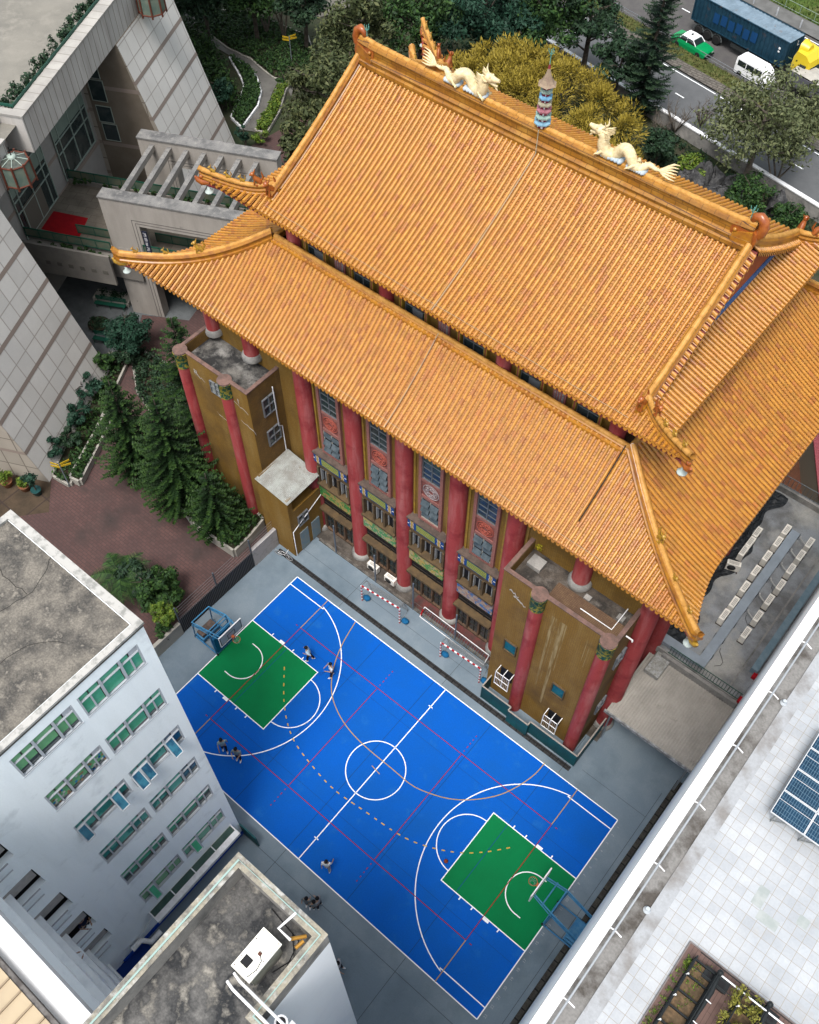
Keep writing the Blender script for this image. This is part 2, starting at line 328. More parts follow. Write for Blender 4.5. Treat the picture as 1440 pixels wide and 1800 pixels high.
# brick plaza, paths, road
brickpave = mat('red brick paving', (.135, .075, .068), (.105, .062, .058), .4, .4, .6, .9, c3=(.055, .045, .042), sc3=.18, lo3=.5, hi3=.66, fine=.12, brick=('XY', .42, .22, .018, (.07, .05, .048), .5))
flat('plaza_base', [(-15.6, -30), (-15.6, 12), (-24, 14), (-24, 34), (-50, 34), (-70, -30)], -.035, brickpave)
flat('brick_plaza', [(-15.6, -12), (-15.6, 12), (-24, 14), (-24, 60), (-46, 60), (-48.5, 36), (-36, 20), (-30.5, 5), (-31.5, .8), (-60, -13), (-60, -30), (-15.6, -30)], -.02, brickpave)
flat('museum_forecourt', [(-31.8, 1.2), (-29.8, -.6), (-34, -5.5), (-60, -17), (-60, -11)], -.012, mat('brown floor tiles', (.10, .07, .045), (.06, .045, .03), .8, fine=.15, brick=('XY', 2.2, 2.2, .05, (.05, .035, .03), 0)))
flat('courtyard_floor', [(-36.4, 11), (-37.7, 14.4), (-39.4, 16.6), (-36, 18.6), (-42, 38), (-75, 30), (-75, 0), (-44, 0)], -.014, mat('blue grey courtyard tiles', (.16, .175, .18), (.12, .13, .135), .5, fine=.12, brick=('XY', .3, .3, .008, (.13, .14, .14), .5)))
path_m = mat('concrete path', (.17, .165, .15), (.12, .115, .105), .6, fine=.12)
def pathpoly(pairs): return [tuple(P(*q).xy) for q in pairs]
flat('garden_path', pathpoly([(424, 228), (456, 163), (456, 145), (440, 115), (416, 104), (380, 84), (330, 40), (318, 10), (345, 10), (372, 50), (400, 76), (441, 95), (466, 118), (480, 130), (520, 138), (512, 170), (505, 155), (488, 147), (480, 160), (466, 200), (450, 232)]), .01, path_m)
flat('plaza_behind', pathpoly([(540, 36), (600, 20), (660, 0), (640, -120), (420, -60), (545, 0)]), -.01, mat('beige plaza', (.20, .19, .165), (.15, .14, .12), .4, fine=.1, brick=('XY', 1.2, 1.2, .02, (.12, .11, .10), 0)))
# road frame
RO = Vector((-20, 65.7, 0)); RD = Vector((.983, -.18, 0)).normalized(); RN = Vector((-RD.y, RD.x, 0))
def R_(s, n, z=0): return RO+RD*s+RN*n+Vector((0, 0, z))
def rband(name, n0, n1, z, m, s0=-120, s1=120, kind='structure'): return flat(name, [R_(s0, n0), R_(s1, n0), R_(s1, n1), R_(s0, n1)], z, m, kind)
asph = mat('asphalt', (.135, .14, .145), (.115, .12, .125), .8, .4, .65, .9, c3=(.16, .165, .17), sc3=.15, fine=.12)
rband('road', .2, 8.0, .01, asph); rband('road', 11.3, 23.2, .01, mat('asphalt far lanes', (.115, .11, .105), (.095, .09, .09), .8, c3=(.14, .135, .13), sc3=.12, fine=.12))
rband('stone_verge', 8.0, 9.4, .14, mat('stone setts', (.20, .18, .155), (.13, .12, .105), 1.5, fine=.25, brick=('XY', .7, .35, .05, (.08, .07, .06), .5)))
rband('grass_verge', 9.4, 11.3, .15, mat('dry grass', (.11, .12, .035), (.07, .10, .025), 2, c3=(.17, .14, .06), sc3=.8, fine=.35))
rband('pavement', 23.2, 25.4, .14, mat('far pavement', (.17, .17, .165), (.13, .13, .125), .8, fine=.1))
rband('grass_bank', 25.4, 80, .16, mat('green bank', (.055, .10, .015), (.09, .14, .025), 1.2, c3=(.13, .14, .05), sc3=.4, fine=.4))
b = MB()
for n0 in (4.8, 17.1):
    for k in range(-12, 16):
        s = k*7.2+(-2.9 if n0 < 10 else -11.8-1.0); strip_pts = [R_(s, n0).xy, R_(s+1.1, n0).xy]; strip(b, strip_pts, .13, .016)
for k in range(-30, 40): strip(b, [R_(k*1.9, 1.1).xy, R_(k*1.9+.95, 1.1).xy], .13, .016)
strip(b, [R_(-100, 22.7).xy, R_(100, 22.7).xy], .1, .016); strip(b, [R_(-100, 7.7).xy, R_(100, 7.7).xy], .1, .016)
b.build('road_markings', ln_white, kind='structure')
# verge blades so the grass reads as grass
def blades(name, pts, h, m, n=3):
    b = MB()
    for q in pts:
        for k in range(n):
            a = random.uniform(0, 6.28); d = Vector((math.cos(a), math.sin(a), 0)); w = Vector((-d.y, d.x, 0))*h*.12; o = Vector(q)+d*random.uniform(0, h*.5)
            b.add([o-w, o+w, o+d*h*.5+Vector((0, 0, h*random.uniform(.6, 1.1)))], [(0, 1, 2)])
    return b.build(name, m, kind='stuff', label=None)
g = blades('verge_grass', [R_(random.uniform(-25, 22), random.uniform(9.5, 11.2), .15) for _ in range(2600)], .28, leafmat('verge blades', (.06, .08, .02), (.12, .14, .04), (.2, .18, .07)))
tag(g, 'tufted dry grass along the road median verge', 'grass')
g = blades('bank_grass', [R_(random.uniform(-15, 25), 25.5+random.random()**1.5*22, .16) for _ in range(5000)], .4, leafmat('bank blades', (.04, .08, .012), (.09, .15, .025), (.18, .2, .06)))
tag(g, 'rough green grass on the bank past the far pavement', 'grass')
# ================================================================ the temple hall
TX, TY = -6.85, 21.0
temple = empty('temple_hall', (TX, TY, 0), 0, 'tall hall with two tiered orange tile roof, red columns and ochre walls', 'temple')
def W_(dx, dy, z): return Vector((TX+dx, TY+dy, z))
def tile_row(b, path, t0, t1, lat, w=.267, r=.08, step=.165, endcap=True):
    a = path(t0); c = path(t1); Ln = (c-a).length
    if Ln < .12: return
    n = max(1, int(Ln/step+.5)); lat = lat.normalized(); up = Vector((0, 0, 1)); tone = random.random()*.3
    jl = random.uniform(-.01, .01); jz = random.uniform(-.006, .01)
    ps = [path(t0+(t1-t0)*i/n)+lat*(jl+random.uniform(-.004, .004))+up*(jz+random.uniform(-.003, .003)) for i in range(n+1)]; e = up*.036
    for i in range(n):
        p0, p1 = ps[i], ps[i+1]; q = min(.999, tone+random.random()*.7)
        b.add([p0-lat*w/2, p0+lat*w/2, p1+lat*w/2+e, p1-lat*w/2+e], [(0, 1, 2, 3)], 1, q)
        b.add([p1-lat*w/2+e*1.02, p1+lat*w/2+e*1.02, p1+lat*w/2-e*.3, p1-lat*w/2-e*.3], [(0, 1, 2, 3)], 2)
    L = list(range(0, n, 2))
    for i in L:
        p0, p1 = ps[i], ps[min(n, i+2)]; q = min(.999, (tone+random.random()*.7)**1.3) if random.random() < .95 else .999
        for sg_ in (-1, 1): b.add([p0+lat*sg_*(r-.012)+up*.03, p0+lat*sg_*(r+.014)+up*.012, p1+lat*sg_*(r+.014)+up*.035, p1+lat*sg_*(r-.012)+up*.045], [(0, 1, 2, 3)], 2)  # dark strips at the barrel feet: crevice shadow and grime put into colour
        vs = []
        for (pp, rr, h) in ((p0, r*.95, .048), (p1, r, .056)):
            for k in range(5):
                an = math.pi*k/4; vs.append(pp+lat*rr*math.cos(an)+up*(rr*math.sin(an)*1.3+h))
        b.add(vs, [(k, k+1, 6+k, 5+k) for k in range(4)], 0, q, smooth=True)
    if endcap:
        p1 = ps[-1]; d = (ps[-1]-ps[-2]).normalized(); c = p1+up*.06+d*.01
        vs = [c+lat*.092*math.cos(2*math.pi*k/8)+up*.092*math.sin(2*math.pi*k/8) for k in range(8)]; v2 = [v-d*.08 for v in vs]
        b.add(vs+v2, [tuple(range(8))]+[(k, (k+1) % 8, 8+(k+1) % 8, 8+k) for k in range(8)], 0, tone)
        m = p1-lat*w/2
        b.add([m-lat*.1+d*.01, m+lat*.1+d*.01, m+lat*.07-up*.12+d*.03, m-up*.17+d*.03, m-lat*.07-up*.12+d*.03], [(0, 1, 2, 3, 4)], 0, tone)
PITCH = .267
def solveh(s, base, dfn):
    lo, hi = 0., 1.
    if s <= base: return 0.
    for _ in range(24):
        m = (lo+hi)/2
        if base+m*dfn(m) < s: lo = m
        else: hi = m
    return lo
class Skirt:
    def __init__(k, xt, yt, zt, dx, dy, ox, oy, ze, lift, a=.25, pw=2.2):
        k.xt, k.yt, k.zt, k.ze, k.a = xt, yt, zt, ze, a
        k.dx = lambda h: dx+ox*h**2; k.dy = lambda h: dy+oy*h**2; k.lf = lambda h: lift*h**pw
    def z(k, t, h): return k.zt-(k.zt-k.ze-k.lf(h))*((1+k.a)*t-k.a*t*t)
    def pt(k, side, s, t, h):
        """side 'F','B' rows run in y; 'L','R' rows run in x"""
        z = k.z(t, h)
        if side in 'FB':
            y = k.yt+t*k.dy(h); return W_(s, -y if side == 'F' else y, z)
        x = k.xt+t*k.dx(h); return W_(-x if side == 'L' else x, s, z)
    def rows(k, b, side, tstart=0., smax_t0=None):
        base, dfn = (k.xt, k.dx) if side in 'FB' else (k.yt, k.dy)
        S1 = base+dfn(1.); n = int(S1/PITCH)
        for i in range(-n, n+1):
            s = i*PITCH; h = solveh(abs(s), base, dfn)
            if h > .985: continue
            t0 = h if abs(s) > base else tstart
            lat = Vector((1, 0, 0)) if side in 'FB' else Vector((0, 1, 0))
            # follow the curving eave
            tile_row(b, lambda t, s=s, h=h: k.pt(side, s, t, h), t0, 1., lat)
    def hip(k, sx, sy, n=16, h1=1.0):
        return [W_(sx*(k.xt+h*k.dx(h)), sy*(k.yt+h*k.dy(h)), k.z(h, h)) for h in [h1*i/n for i in range(n+1)]]
    def soffit(k, b, drop, ins, mi=0):
        """closed board under the tiles"""
        for side in 'FBLR':
            base, dfn = (k.xt, k.dx) if side in 'FB' else (k.yt, k.dy); S1 = base+dfn(1.)
            ss = [-S1+2*S1*i/80 for i in range(81)]
            for i in range(80):
                q = []
                for s in (ss[i], ss[i+1]):
                    h = solveh(abs(s), base, dfn); t0 = h if abs(s) > base else 0; q.append([k.pt(side, s, t, h) for t in (t0, (t0+.97)/2, .97)])
                for j in range(2):
                    for dz in (-.15, -drop): b.add([q[0][j]+Vector((0, 0, dz)), q[1][j]+Vector((0, 0, dz)), q[1][j+1]+Vector((0, 0, dz)), q[0][j+1]+Vector((0, 0, dz))], [(0, 1, 2, 3)], mi)
                b.add([q[0][2]+Vector((0, 0, -.15)), q[1][2]+Vector((0, 0, -.15)), q[1][2]-Vector((0, 0, drop)), q[0][2]-Vector((0, 0, drop))], [(0, 1, 2, 3)], mi)
low = Skirt(11.4, 7.5, 21.5, 5.8, 4.25, 1.15, 1.05, 18.15, 1.45)
upp = Skirt(11.3, 7.0, 24.2, 1.65, 1.2, 1.45, .8, 23.62, 1.1, 0., 2.0)
tm = [tile, tile_pan, tile_gap_shade]
for nm, sides in (('lower_roof_front', 'F'), ('lower_roof_rear', 'B'), ('lower_roof_end', 'L'), ('lower_roof_end', 'R')):
    b = MB(); low.rows(b, sides); b.build('lower_roof_slope', tm, temple)
def zf(u): return 28.35-(28.35-23.62)*(1.22*u-.22*u*u)     # u: 0 ridge .. 1 eave (|dy| 8.2)
for sg, side in ((-1, 'F'), (1, 'B')):
    b = MB(); n = int(11.3/PITCH)
    for i in range(-n, n+1):
        s = i*PITCH
        tile_row(b, lambda t, s=s: W_(s, sg*(.2+8.0*t), zf((.2+8.0*t)/8.2)), 0, 1, Vector((1, 0, 0)))
    kk = int((11.3+upp.dx(1))/PITCH)
    for i in range(n+1, kk+1):
        for q in (-1, 1):
            s = q*i*PITCH; h = solveh(abs(s), 11.3, upp.dx)
            if h < .985: tile_row(b, lambda t, s=s, h=h: upp.pt(side, s, t, h), h, 1., Vector((1, 0, 0)))
    b.build('upper_roof_slope', tm, temple)
for side in 'LR':
    b = MB(); upp.z0 = upp.z; n = int((7.0+upp.dy(1))/PITCH)
    for i in range(-n, n+1):
        s = i*PITCH; h = solveh(abs(s), 7.0, upp.dy)
        if h > .985: continue
        def pth(t, s=s, h=h):
            q = upp.pt(side, s, max(t, 0), h)
            if t < 0: q.x += (t*1.0 if side == 'R' else -t*1.0); q.z += -t*.55
            return q
        tile_row(b, pth, h if abs(s) > 7.0 else -.35, 1., Vector((0, 1, 0)))
    b.build('upper_roof_end', tm, temple)
b = MB(); low.soffit(b, .28, 0); upp.soffit(b, .25, 0)
for sg in (-1, 1):
    for i in range(6):
        y0, y1 = 8.1*i/6, 8.1*(i+1)/6
        b.add([W_(-11.6, sg*y0, zf(y0/8.2)-.12), W_(11.6, sg*y0, zf(y0/8.2)-.12), W_(11.6, sg*y1, zf(y1/8.2)-.12), W_(-11.6, sg*y1, zf(y1/8.2)-.12)], [(0, 1, 2, 3)])
        b.add([W_(-11.6, sg*y0, zf(y0/8.2)-.3), W_(11.6, sg*y0, zf(y0/8.2)-.3), W_(11.6, sg*y1, zf(y1/8.2)-.3), W_(-11.6, sg*y1, zf(y1/8.2)-.3)], [(0, 1, 2, 3)])
b.build('eave_board', mat('dark red soffit', (.20, .04, .035), rough=.7), temple)
# ---- ridges
HP = [(-.2, -.05), (-.2, .1), (-.13, .14), (-.13, .34), (-.2, .38), (-.13, .5), (0, .56), (.13, .5), (.2, .38), (.13, .34), (.13, .14), (.2, .1), (.2, -.05)]
MP = [(-.42, -.1), (-.42, .12), (-.3, .18), (-.3, .34), (-.36, .38), (-.3, .46), (-.22, .5), (-.22, .9), (-.3, .96), (-.24, 1.1), (0, 1.17), (.24, 1.1), (.3, .96), (.22, .9), (.22, .5), (.3, .46), (.36, .38), (.3, .34), (.3, .18), (.42, .12), (.42, -.1)]
ridge_brk = mat('glazed ridge blocks', (.42, .18, .02), (.30, .12, .02), 1.4, .45, .65, .32, c3=(.50, .26, .05), sc3=.8, spec=.5, fine=.15, brick=('XZ', .62, .25, .012, (.09, .035, .012), .5))
def ridge(name, pts, prof, m=None, sc=None):
    b = MB(); b.sweep(pts, prof, 0, scale=sc)
    # rounded cap tiles with joints
    pts = [Vector(q) for q in pts]; top = max(p[1] for p in prof)
    L = 0; ser = [pts[0]]
    for i in range(len(pts)-1): ser += [pts[i].lerp(pts[i+1], (j+1)/max(1, int((pts[i+1]-pts[i]).length/.35))) for j in range(max(1, int((pts[i+1]-pts[i]).length/.35)))]
    for i in range(len(ser)-1):
        k = 1 if not sc else sc[0]
        b.tube([ser[i]+Vector((0, 0, top-.05)), ser[i+1]+Vector((0, 0, top-.05))], [.125, .145], 8, 1, cap=False)
    return b.build(name, [m or ridge_m, ridge_top], temple)
zr = 28.35
ridge('main_ridge', [W_(-11.2, 0, zr+.1)]+[W_(-11.2+22.4*i/24, 0, zr-.15*math.sin(math.pi*i/24)) for i in range(1, 24)]+[W_(11.2, 0, zr+.1)], MP, ridge_brk)
for sx in (-1, 1):
    for sy in (-1, 1):
        ridge('barge_ridge', [W_(sx*11.2, sy*y, zf(y/8.2)+.05) for y in [.3+7.2*i/14 for i in range(15)]], HP)
        # short tiles overhanging the gable
        b = MB()
        for i in range(24):
            y = .25+7.0*i/23; zz = zf(y/8.2)+.02
            tile_row(b, lambda t, y=y, zz=zz: W_(sx*(11.33+.3*t), sy*y, zz-.12*t), 0, 1, Vector((0, 1, -sy*.55)), step=.3)
        b.build('gable_edge_tiles', tm, temple)
        hp = upp.hip(sx, sy, 14); hp = [hp[0]+Vector((-sx*.15, -sy*.1, .1))]+hp[1:]+[hp[-1]+Vector((sx*.14, sy*.1, .12))]
        ridge('corner_ridge', hp, HP, sc=[.7-.2*i/len(hp) for i in range(len(hp))])
        hp = low.hip(sx, sy, 18); hp = hp+[hp[-1]+Vector((sx*.22, sy*.2, .3))]
        ridge('corner_ridge', hp, HP, sc=[1.1]*len(hp))
    # gable panel
    b = MB(); z0 = 24.0
    prof = [(-7.0, z0+.1)]+[(-y, zf(y/8.2)-.12) for y in (6.6, 5, 3.5, 2, 1, 0)]+[(y, zf(y/8.2)-.12) for y in (1, 2, 3.5, 5, 6.6)]+[(7.0, z0+.1)]
    b.slab([(TY+a, c) for a, c in prof], 0, TX+sx*10.75, TX+sx*11.05); b.build('gable_wall', mat('terracotta gable paint', (.42, .11, .045), (.36, .09, .04), 1.5, rough=.7), temple)
    b = MB(); x = TX+sx*11.05
    def bandp(sc0, sc1):
        for s in (-1, 1):
            ys = [5.6, 5, 3.5, 2, 1, 0]
            for i in range(5):
                A, B = ys[i], ys[i+1]; q = []
                for y in (A, B): q += [(TY+s*y, max(z0+.52, zf(y/8.2)-sc0)), (TY+s*y, max(z0+.5, zf(y/8.2)-sc1))]
                b.slab([q[0], q[2], q[3], q[1]], 0, x-.04, x+.05)
    bandp(.15, .55); b.box((x-.05, TY-5.2, z0+.45), (x+.06, TY+5.2, z0+.85)); b.build('gable_border', mat('blue border paint', (.04, .14, .36), (.06, .17, .4), 2, rough=.6), temple)
    ridge('gable_foot_ridge', [W_(sx*11.17, -6.3, z0-.05), W_(sx*11.17, 6.3, z0-.05)], [(-.08, -.3), (-.08, .14), (-.04, .2), (.06, .2), (.1, .06), (.16, .0), (.16, -.3)])
    # ridge end dragon heads
    b = MB()
    o = [(0, -.1), (1.0, -.1), (1.05, .5), (1.1, 1.0), (1.0, 1.35), (.85, 1.5), (.7, 1.35), (.45, 1.2), (.15, 1.2), (-.05, 1.35), (-.3, 1.2), (-.4, .8), (-.35, .4), (-.25, -.1)]
    b.tube([(TX+sx*(11.1+a_), TY, zr+z_) for a_, z_ in ((.15, .55), (.33, .85), (.38, 1.15), (.3, 1.45), (.1, 1.6), (-.1, 1.52), (-.17, 1.32), (-.05, 1.2))], [.2, .24, .24, .23, .21, .18, .14, .08], 10)
    b.slab([(TX+sx*(11.1-a*.85), zr+c*.72) for a, c in o], 1, TY-.27, TY+.27, 0)
    for yy in (-.3, .3):
        b.slab([(TX+sx*(11.1-a*.85), zr+c*.72) for a, c in [(.1, .1), (.9, .1), (.9, .8), (.4, 1.1), (-.1, 1.3), (-.2, .6)]], 1, TY+yy-.05, TY+yy+.05, 1)
        b.ball((TX+sx*10.4, TY+yy, zr+.72), .1, 8, 1); b.ball((TX+sx*10.75, TY+yy, zr+.5), (.2, .06, .2), 8, 1)
        for q_ in range(4): b.tube([(TX+sx*(10.3+q_*.22), TY+yy*1.05, zr+.25), (TX+sx*(10.4+q_*.22), TY+yy*1.1, zr+.4), (TX+sx*(10.33+q_*.22), TY+yy*1.05, zr+.55)], .04, 5, 1)
    o_ = b.build('ridge_end_ornament', [ridge_red, ridge_m], temple)
    b = MB(); c0 = W_(sx*10.8, 0, zr+.8); b.tube([c0, c0+Vector((0, 0, 1.1))], .02, 5)
    for a in range(4): d = Vector((math.cos(a*1.57), math.sin(a*1.57), 0)); b.tube([c0+Vector((0, 0, .8)), c0+Vector((0, 0, .95))+d*.14, c0+Vector((0, 0, 1.1))+d*.16], .015, 4)
    b.build('lightning_rod', mat('verdigris copper', (.15, .42, .36), rough=.5), temple)
# corner beasts, tip caps and roof-corner lamps
def beast(c, dirx, diry, s, m):
    b = MB(); d = Vector((dirx, diry, 0)).normalized(); n = Vector((-d.y, d.x, 0)); c = Vector(c)
    b.tube([c, c+Vector((0, 0, .1*s))], .16*s, 8); b.tube([c-d*.2*s+Vector((0, 0, .1*s)), c-d*.08*s+Vector((0, 0, .35*s)), c+d*.1*s+Vector((0, 0, .5*s)), c+d*.12*s+Vector((0, 0, .68*s))], [.14*s, .16*s, .13*s, .08*s], 7)
    b.ball(c+d*.2*s+Vector((0, 0, .74*s)), (.13*s, .13*s, .12*s), 8); b.ball(c+d*.32*s+Vector((0, 0, .7*s)), .07*s, 6)
    for q in (-1, 1): b.tube([c+d*.1*s+n*q*.08*s+Vector((0, 0, .45*s)), c+d*.18*s+n*q*.1*s+Vector((0, 0, .08*s))], [.05*s, .04*s], 5); b.tube([c+d*.12*s+n*q*.07*s+Vector((0, 0, .8*s)), c+d*.02*s+n*q*.12*s+Vector((0, 0, 1.0*s))], [.04*s, .01], 5)
    b.tube([c-d*.22*s+Vector((0, 0, .25*s)), c-d*.38*s+Vector((0, 0, .5*s)), c-d*.3*s+Vector((0, 0, .85*s))], [.06*s, .07*s, .02], 6)
    return b.build('roof_beast', m, temple)
glz = mat('bright yellow glaze', (.50, .30, .03), (.36, .18, .03), 6, rough=.3, spec=.5)
for sx in (-1, 1):
    for sy in (-1, 1):
        for sk, hs_, sc in ((upp, (.38, .62, .78, .92), .62), (low, (.55, .76, .92), .62)):
            for i, h in enumerate(hs_):
                q = W_(sx*(sk.xt+h*sk.dx(h)), sy*(sk.yt+h*sk.dy(h)), sk.z(h, h)+.52)
                beast(q, sx, sy, sc*(1.5 if i == 0 else .85), ridge_red if i == 0 and sk is upp else glz)
            q = W_(sx*(sk.xt+sk.dx(1)), sy*(sk.yt+sk.dy(1)), sk.z(1, 1)); d = Vector((sx, sy, 0)).normalized()
            b = MB(); b.tube([q-d*.25+Vector((0, 0, -.28)), q+d*.12+Vector((0, 0, -.22)), q+d*.34+Vector((0, 0, -.05)), q+d*.42+Vector((0, 0, .12))], [.17, .19, .14, .06], 8); b.ball(q+d*.1+Vector((0, 0, .1)), .13, 8)
            b.build('corner_tip_ornament', glz if sk is low else ridge_red, temple)
            b = MB(); b.tube([q-d*1.5+Vector((0, 0, -1.0)), q-d*.1+Vector((0, 0, -.35))], [.16, .13], 6); b.build('corner_beam', red_pt, temple)
            b = MB(); l0 = q-d*.15+Vector((0, 0, -.42)); b.lathe([(.03, 0), (.03, -.12), (.08, -.14), (.1, -.3), (.22, -.42), (.24, -.46), (.05, -.46)], l0, 12); b.build('eave_lamp', mat('lamp enamel', (.55, .62, .58), rough=.3), temple)
        beast(W_(sx*11.2, sy*7.4, zf(7.5/8.2)+.3), 0, sy, 1.15, ridge_red)
# ---- ledge and clerestory
r2 = [(-.06, -.3), (-.06, .12), (-.02, .17), (.1, .17), (.14, .1), (.2, .06), (.2, -.02), (.34, -.06), (.34, -.3)]
led = [W_(x*11.3, y*7.42, 21.5) for x, y in ((-1, -1), (1, -1), (1, 1), (-1, 1))]
for i in range(4): ridge('ledge_ridge', [led[i], led[(i+1) % 4]], r2)
b = MB(); b.box((TX-11.2, TY-7.38, 20.6), (TX+11.2, TY+7.38, 20.95)); b.build('clerestory_floor', mat('brown ledge', (.16, .10, .07), (.1, .07, .05), 2, fine=.2), temple)
b = MB(); b.box((TX-10.5, TY-6.85, 20.9), (TX+10.5, TY+6.85, 23.75)); b.build('clerestory_wall', gold_wall, temple)
for k in range(-3, 4):
    pass
for i, x in enumerate([-10.2, -6.0, -3.7+.1, 0, 3.8, 7.6, 10.2]): pass
for x in (-10.3, -3.75, 3.75, 10.3):
    for sy in (-1, 1):
        b = MB(); b.lathe([(.42, 20.95), (.42, 23.8)], (TX+x, TY+sy*6.93, 0), 16); b.build('clerestory_column', red_pt, temple)
x = -9.3; i = 0
for bay in ((-10.3, -3.75), (-3.75, 3.75), (3.75, 10.3)):
    L = bay[1]-bay[0]
    for j, f in enumerate((.14, .36, .64, .86)):
        xc = TX+bay[0]+L*f
        b = MB(); b.box((xc-.1, TY-7.1, 20.95), (xc-.035, TY-6.85, 23.7)); b.box((xc+.035, TY-7.1, 20.95), (xc+.1, TY-6.85, 23.7)); b.box((xc-.035, TY-7.08, 20.95), (xc+.035, TY-6.85, 23.7), 1); b.build('painted_post', [gold_trim, red_pt], temple)
    for f in (.25, .75):
        xc = TX+bay[0]+L*f
        wd = MB(); wd.box((xc-.62, TY-6.9, 21.1), (xc+.62, TY-6.86, 23.2)); ww = wd.build('window', glass_dk, temple)
        fr = MB()
        for xx in (-.64, -.02, .6): fr.box((xc+xx, TY-6.95, 21.05), (xc+xx+.04, TY-6.88, 23.25))
        for zz in (21.05, 21.7, 23.2): fr.box((xc-.64, TY-6.94, zz), (xc+.64, TY-6.88, zz+.04))
        if f == .25: fr.box((xc-.1, TY-7.02, 21.1), (xc+.55, TY-6.96, 21.8))
        fr.build('window_frame', alu, ww)
    xc = TX+(bay[0]+bay[1])/2
    b = MB(); b.box((xc-.36, TY-6.95, 21.0), (xc+.36, TY-6.86, 22.6)); b.box((xc-.27, TY-6.98, 21.1), (xc+.27, TY-6.94, 22.5), 1)
    for q in range(3): b.box((xc-.2+q*.14, TY-7.0, 21.2), (xc-.14+q*.14, TY-6.97, 22.3), 0)
    b.build('carved_panel', [mat('pink stone', (.42, .13, .12), (.36, .16, .14), 6), mat('grey relief', (.42, .36, .36), (.25, .18, .18), 9)], temple)
# ---- lower body
BX0, BX1 = -22.2, 8.5; BY = 11.1
b = MB(); b.box((BX0, BY, 0), (BX1, 31, 18.6)); b.build('main_wall', [gold_wall], temple)
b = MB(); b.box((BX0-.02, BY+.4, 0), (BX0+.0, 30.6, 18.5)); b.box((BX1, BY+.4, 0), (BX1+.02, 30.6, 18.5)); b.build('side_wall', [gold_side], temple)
cap_m = mat('white column ring', (.55, .52, .5), rough=.6)
def column(x, y, z0, z1, r, base=True):
    b = MB(); b.lathe([(r*1.02, z0), (r, z0+.6), (r, z1)], (x, y, 0), 24); c = b.build('column', red_pt, temple)
    if base: b = MB(); b.lathe([(r*1.3, z0), (r*1.32, z0+.2), (r*1.2, z0+.34), (r*1.08, z0+.42), (r*1.0, z0+.44)], (x, y, 0), 24); b.build('column_base', conc_mid, c)
    b = MB(); b.lathe([(r*1.04, z1-1.15), (r*1.05, z1-.05)], (x, y, 0), 24); b.build('column_capital', CAPM, c)
    return c
CAPM = mat('painted capital', (.40, .33, .04), (.01, .10, .06), 5.5, .46, .52, .6, c3=(.02, .03, .08), sc3=9, lo3=.58, hi3=.62)
for k in range(-2, 3): column(TX+k*3.8, 10.97, 0, 18.0, .54)
column(-18.6, 10.97, 14.0, 18.0, .5, True); column(4.9, 10.97, 13.3, 18.0, .5, True); column(-21.9, 11.0, 13.9, 18, .45)
column(8.75, 11.25, 0, 18.0, .5); 
for y in (15.2, 19.2, 23.2): column(8.75, y, 0, 18.0, .48)
pinkf = mat('pink terrazzo frame', (.36, .15, .13), (.25, .12, .10), 9, .4, .7, fine=.2)
relief = mat('carved relief', (.34, .09, .07), (.22, .10, .09), 14, .45, .55, bump=.8, fine=.3)
brownf = mat('brown stucco frame', (.15, .10, .05), (.10, .07, .04), 2, fine=.15)
dkwood = mat('dark timber window', (.055, .045, .035), (.03, .025, .02), 4)
def ring(b, c0, c1, z0, z1, w, y0, y1, mi=0):
    b.box((c0, y0, z0), (c0+w, y1, z1), mi); b.box((c1-w, y0, z0), (c1, y1, z1), mi); b.box((c0+w, y0, z0), (c1-w, y1, z0+w), mi); b.box((c0+w, y0, z1-w), (c1-w, y1, z1), mi)
MUR = [[(.03, .22, .05), (.45, .30, .10), (.10, .30, .08)], [(.50, .40, .14), (.08, .30, .12), (.45, .38, .25)], [(.50, .36, .10), (.10, .30, .09), (.50, .40, .22)], [(.05, .17, .40), (.45, .36, .28), (.40, .24, .18)]]
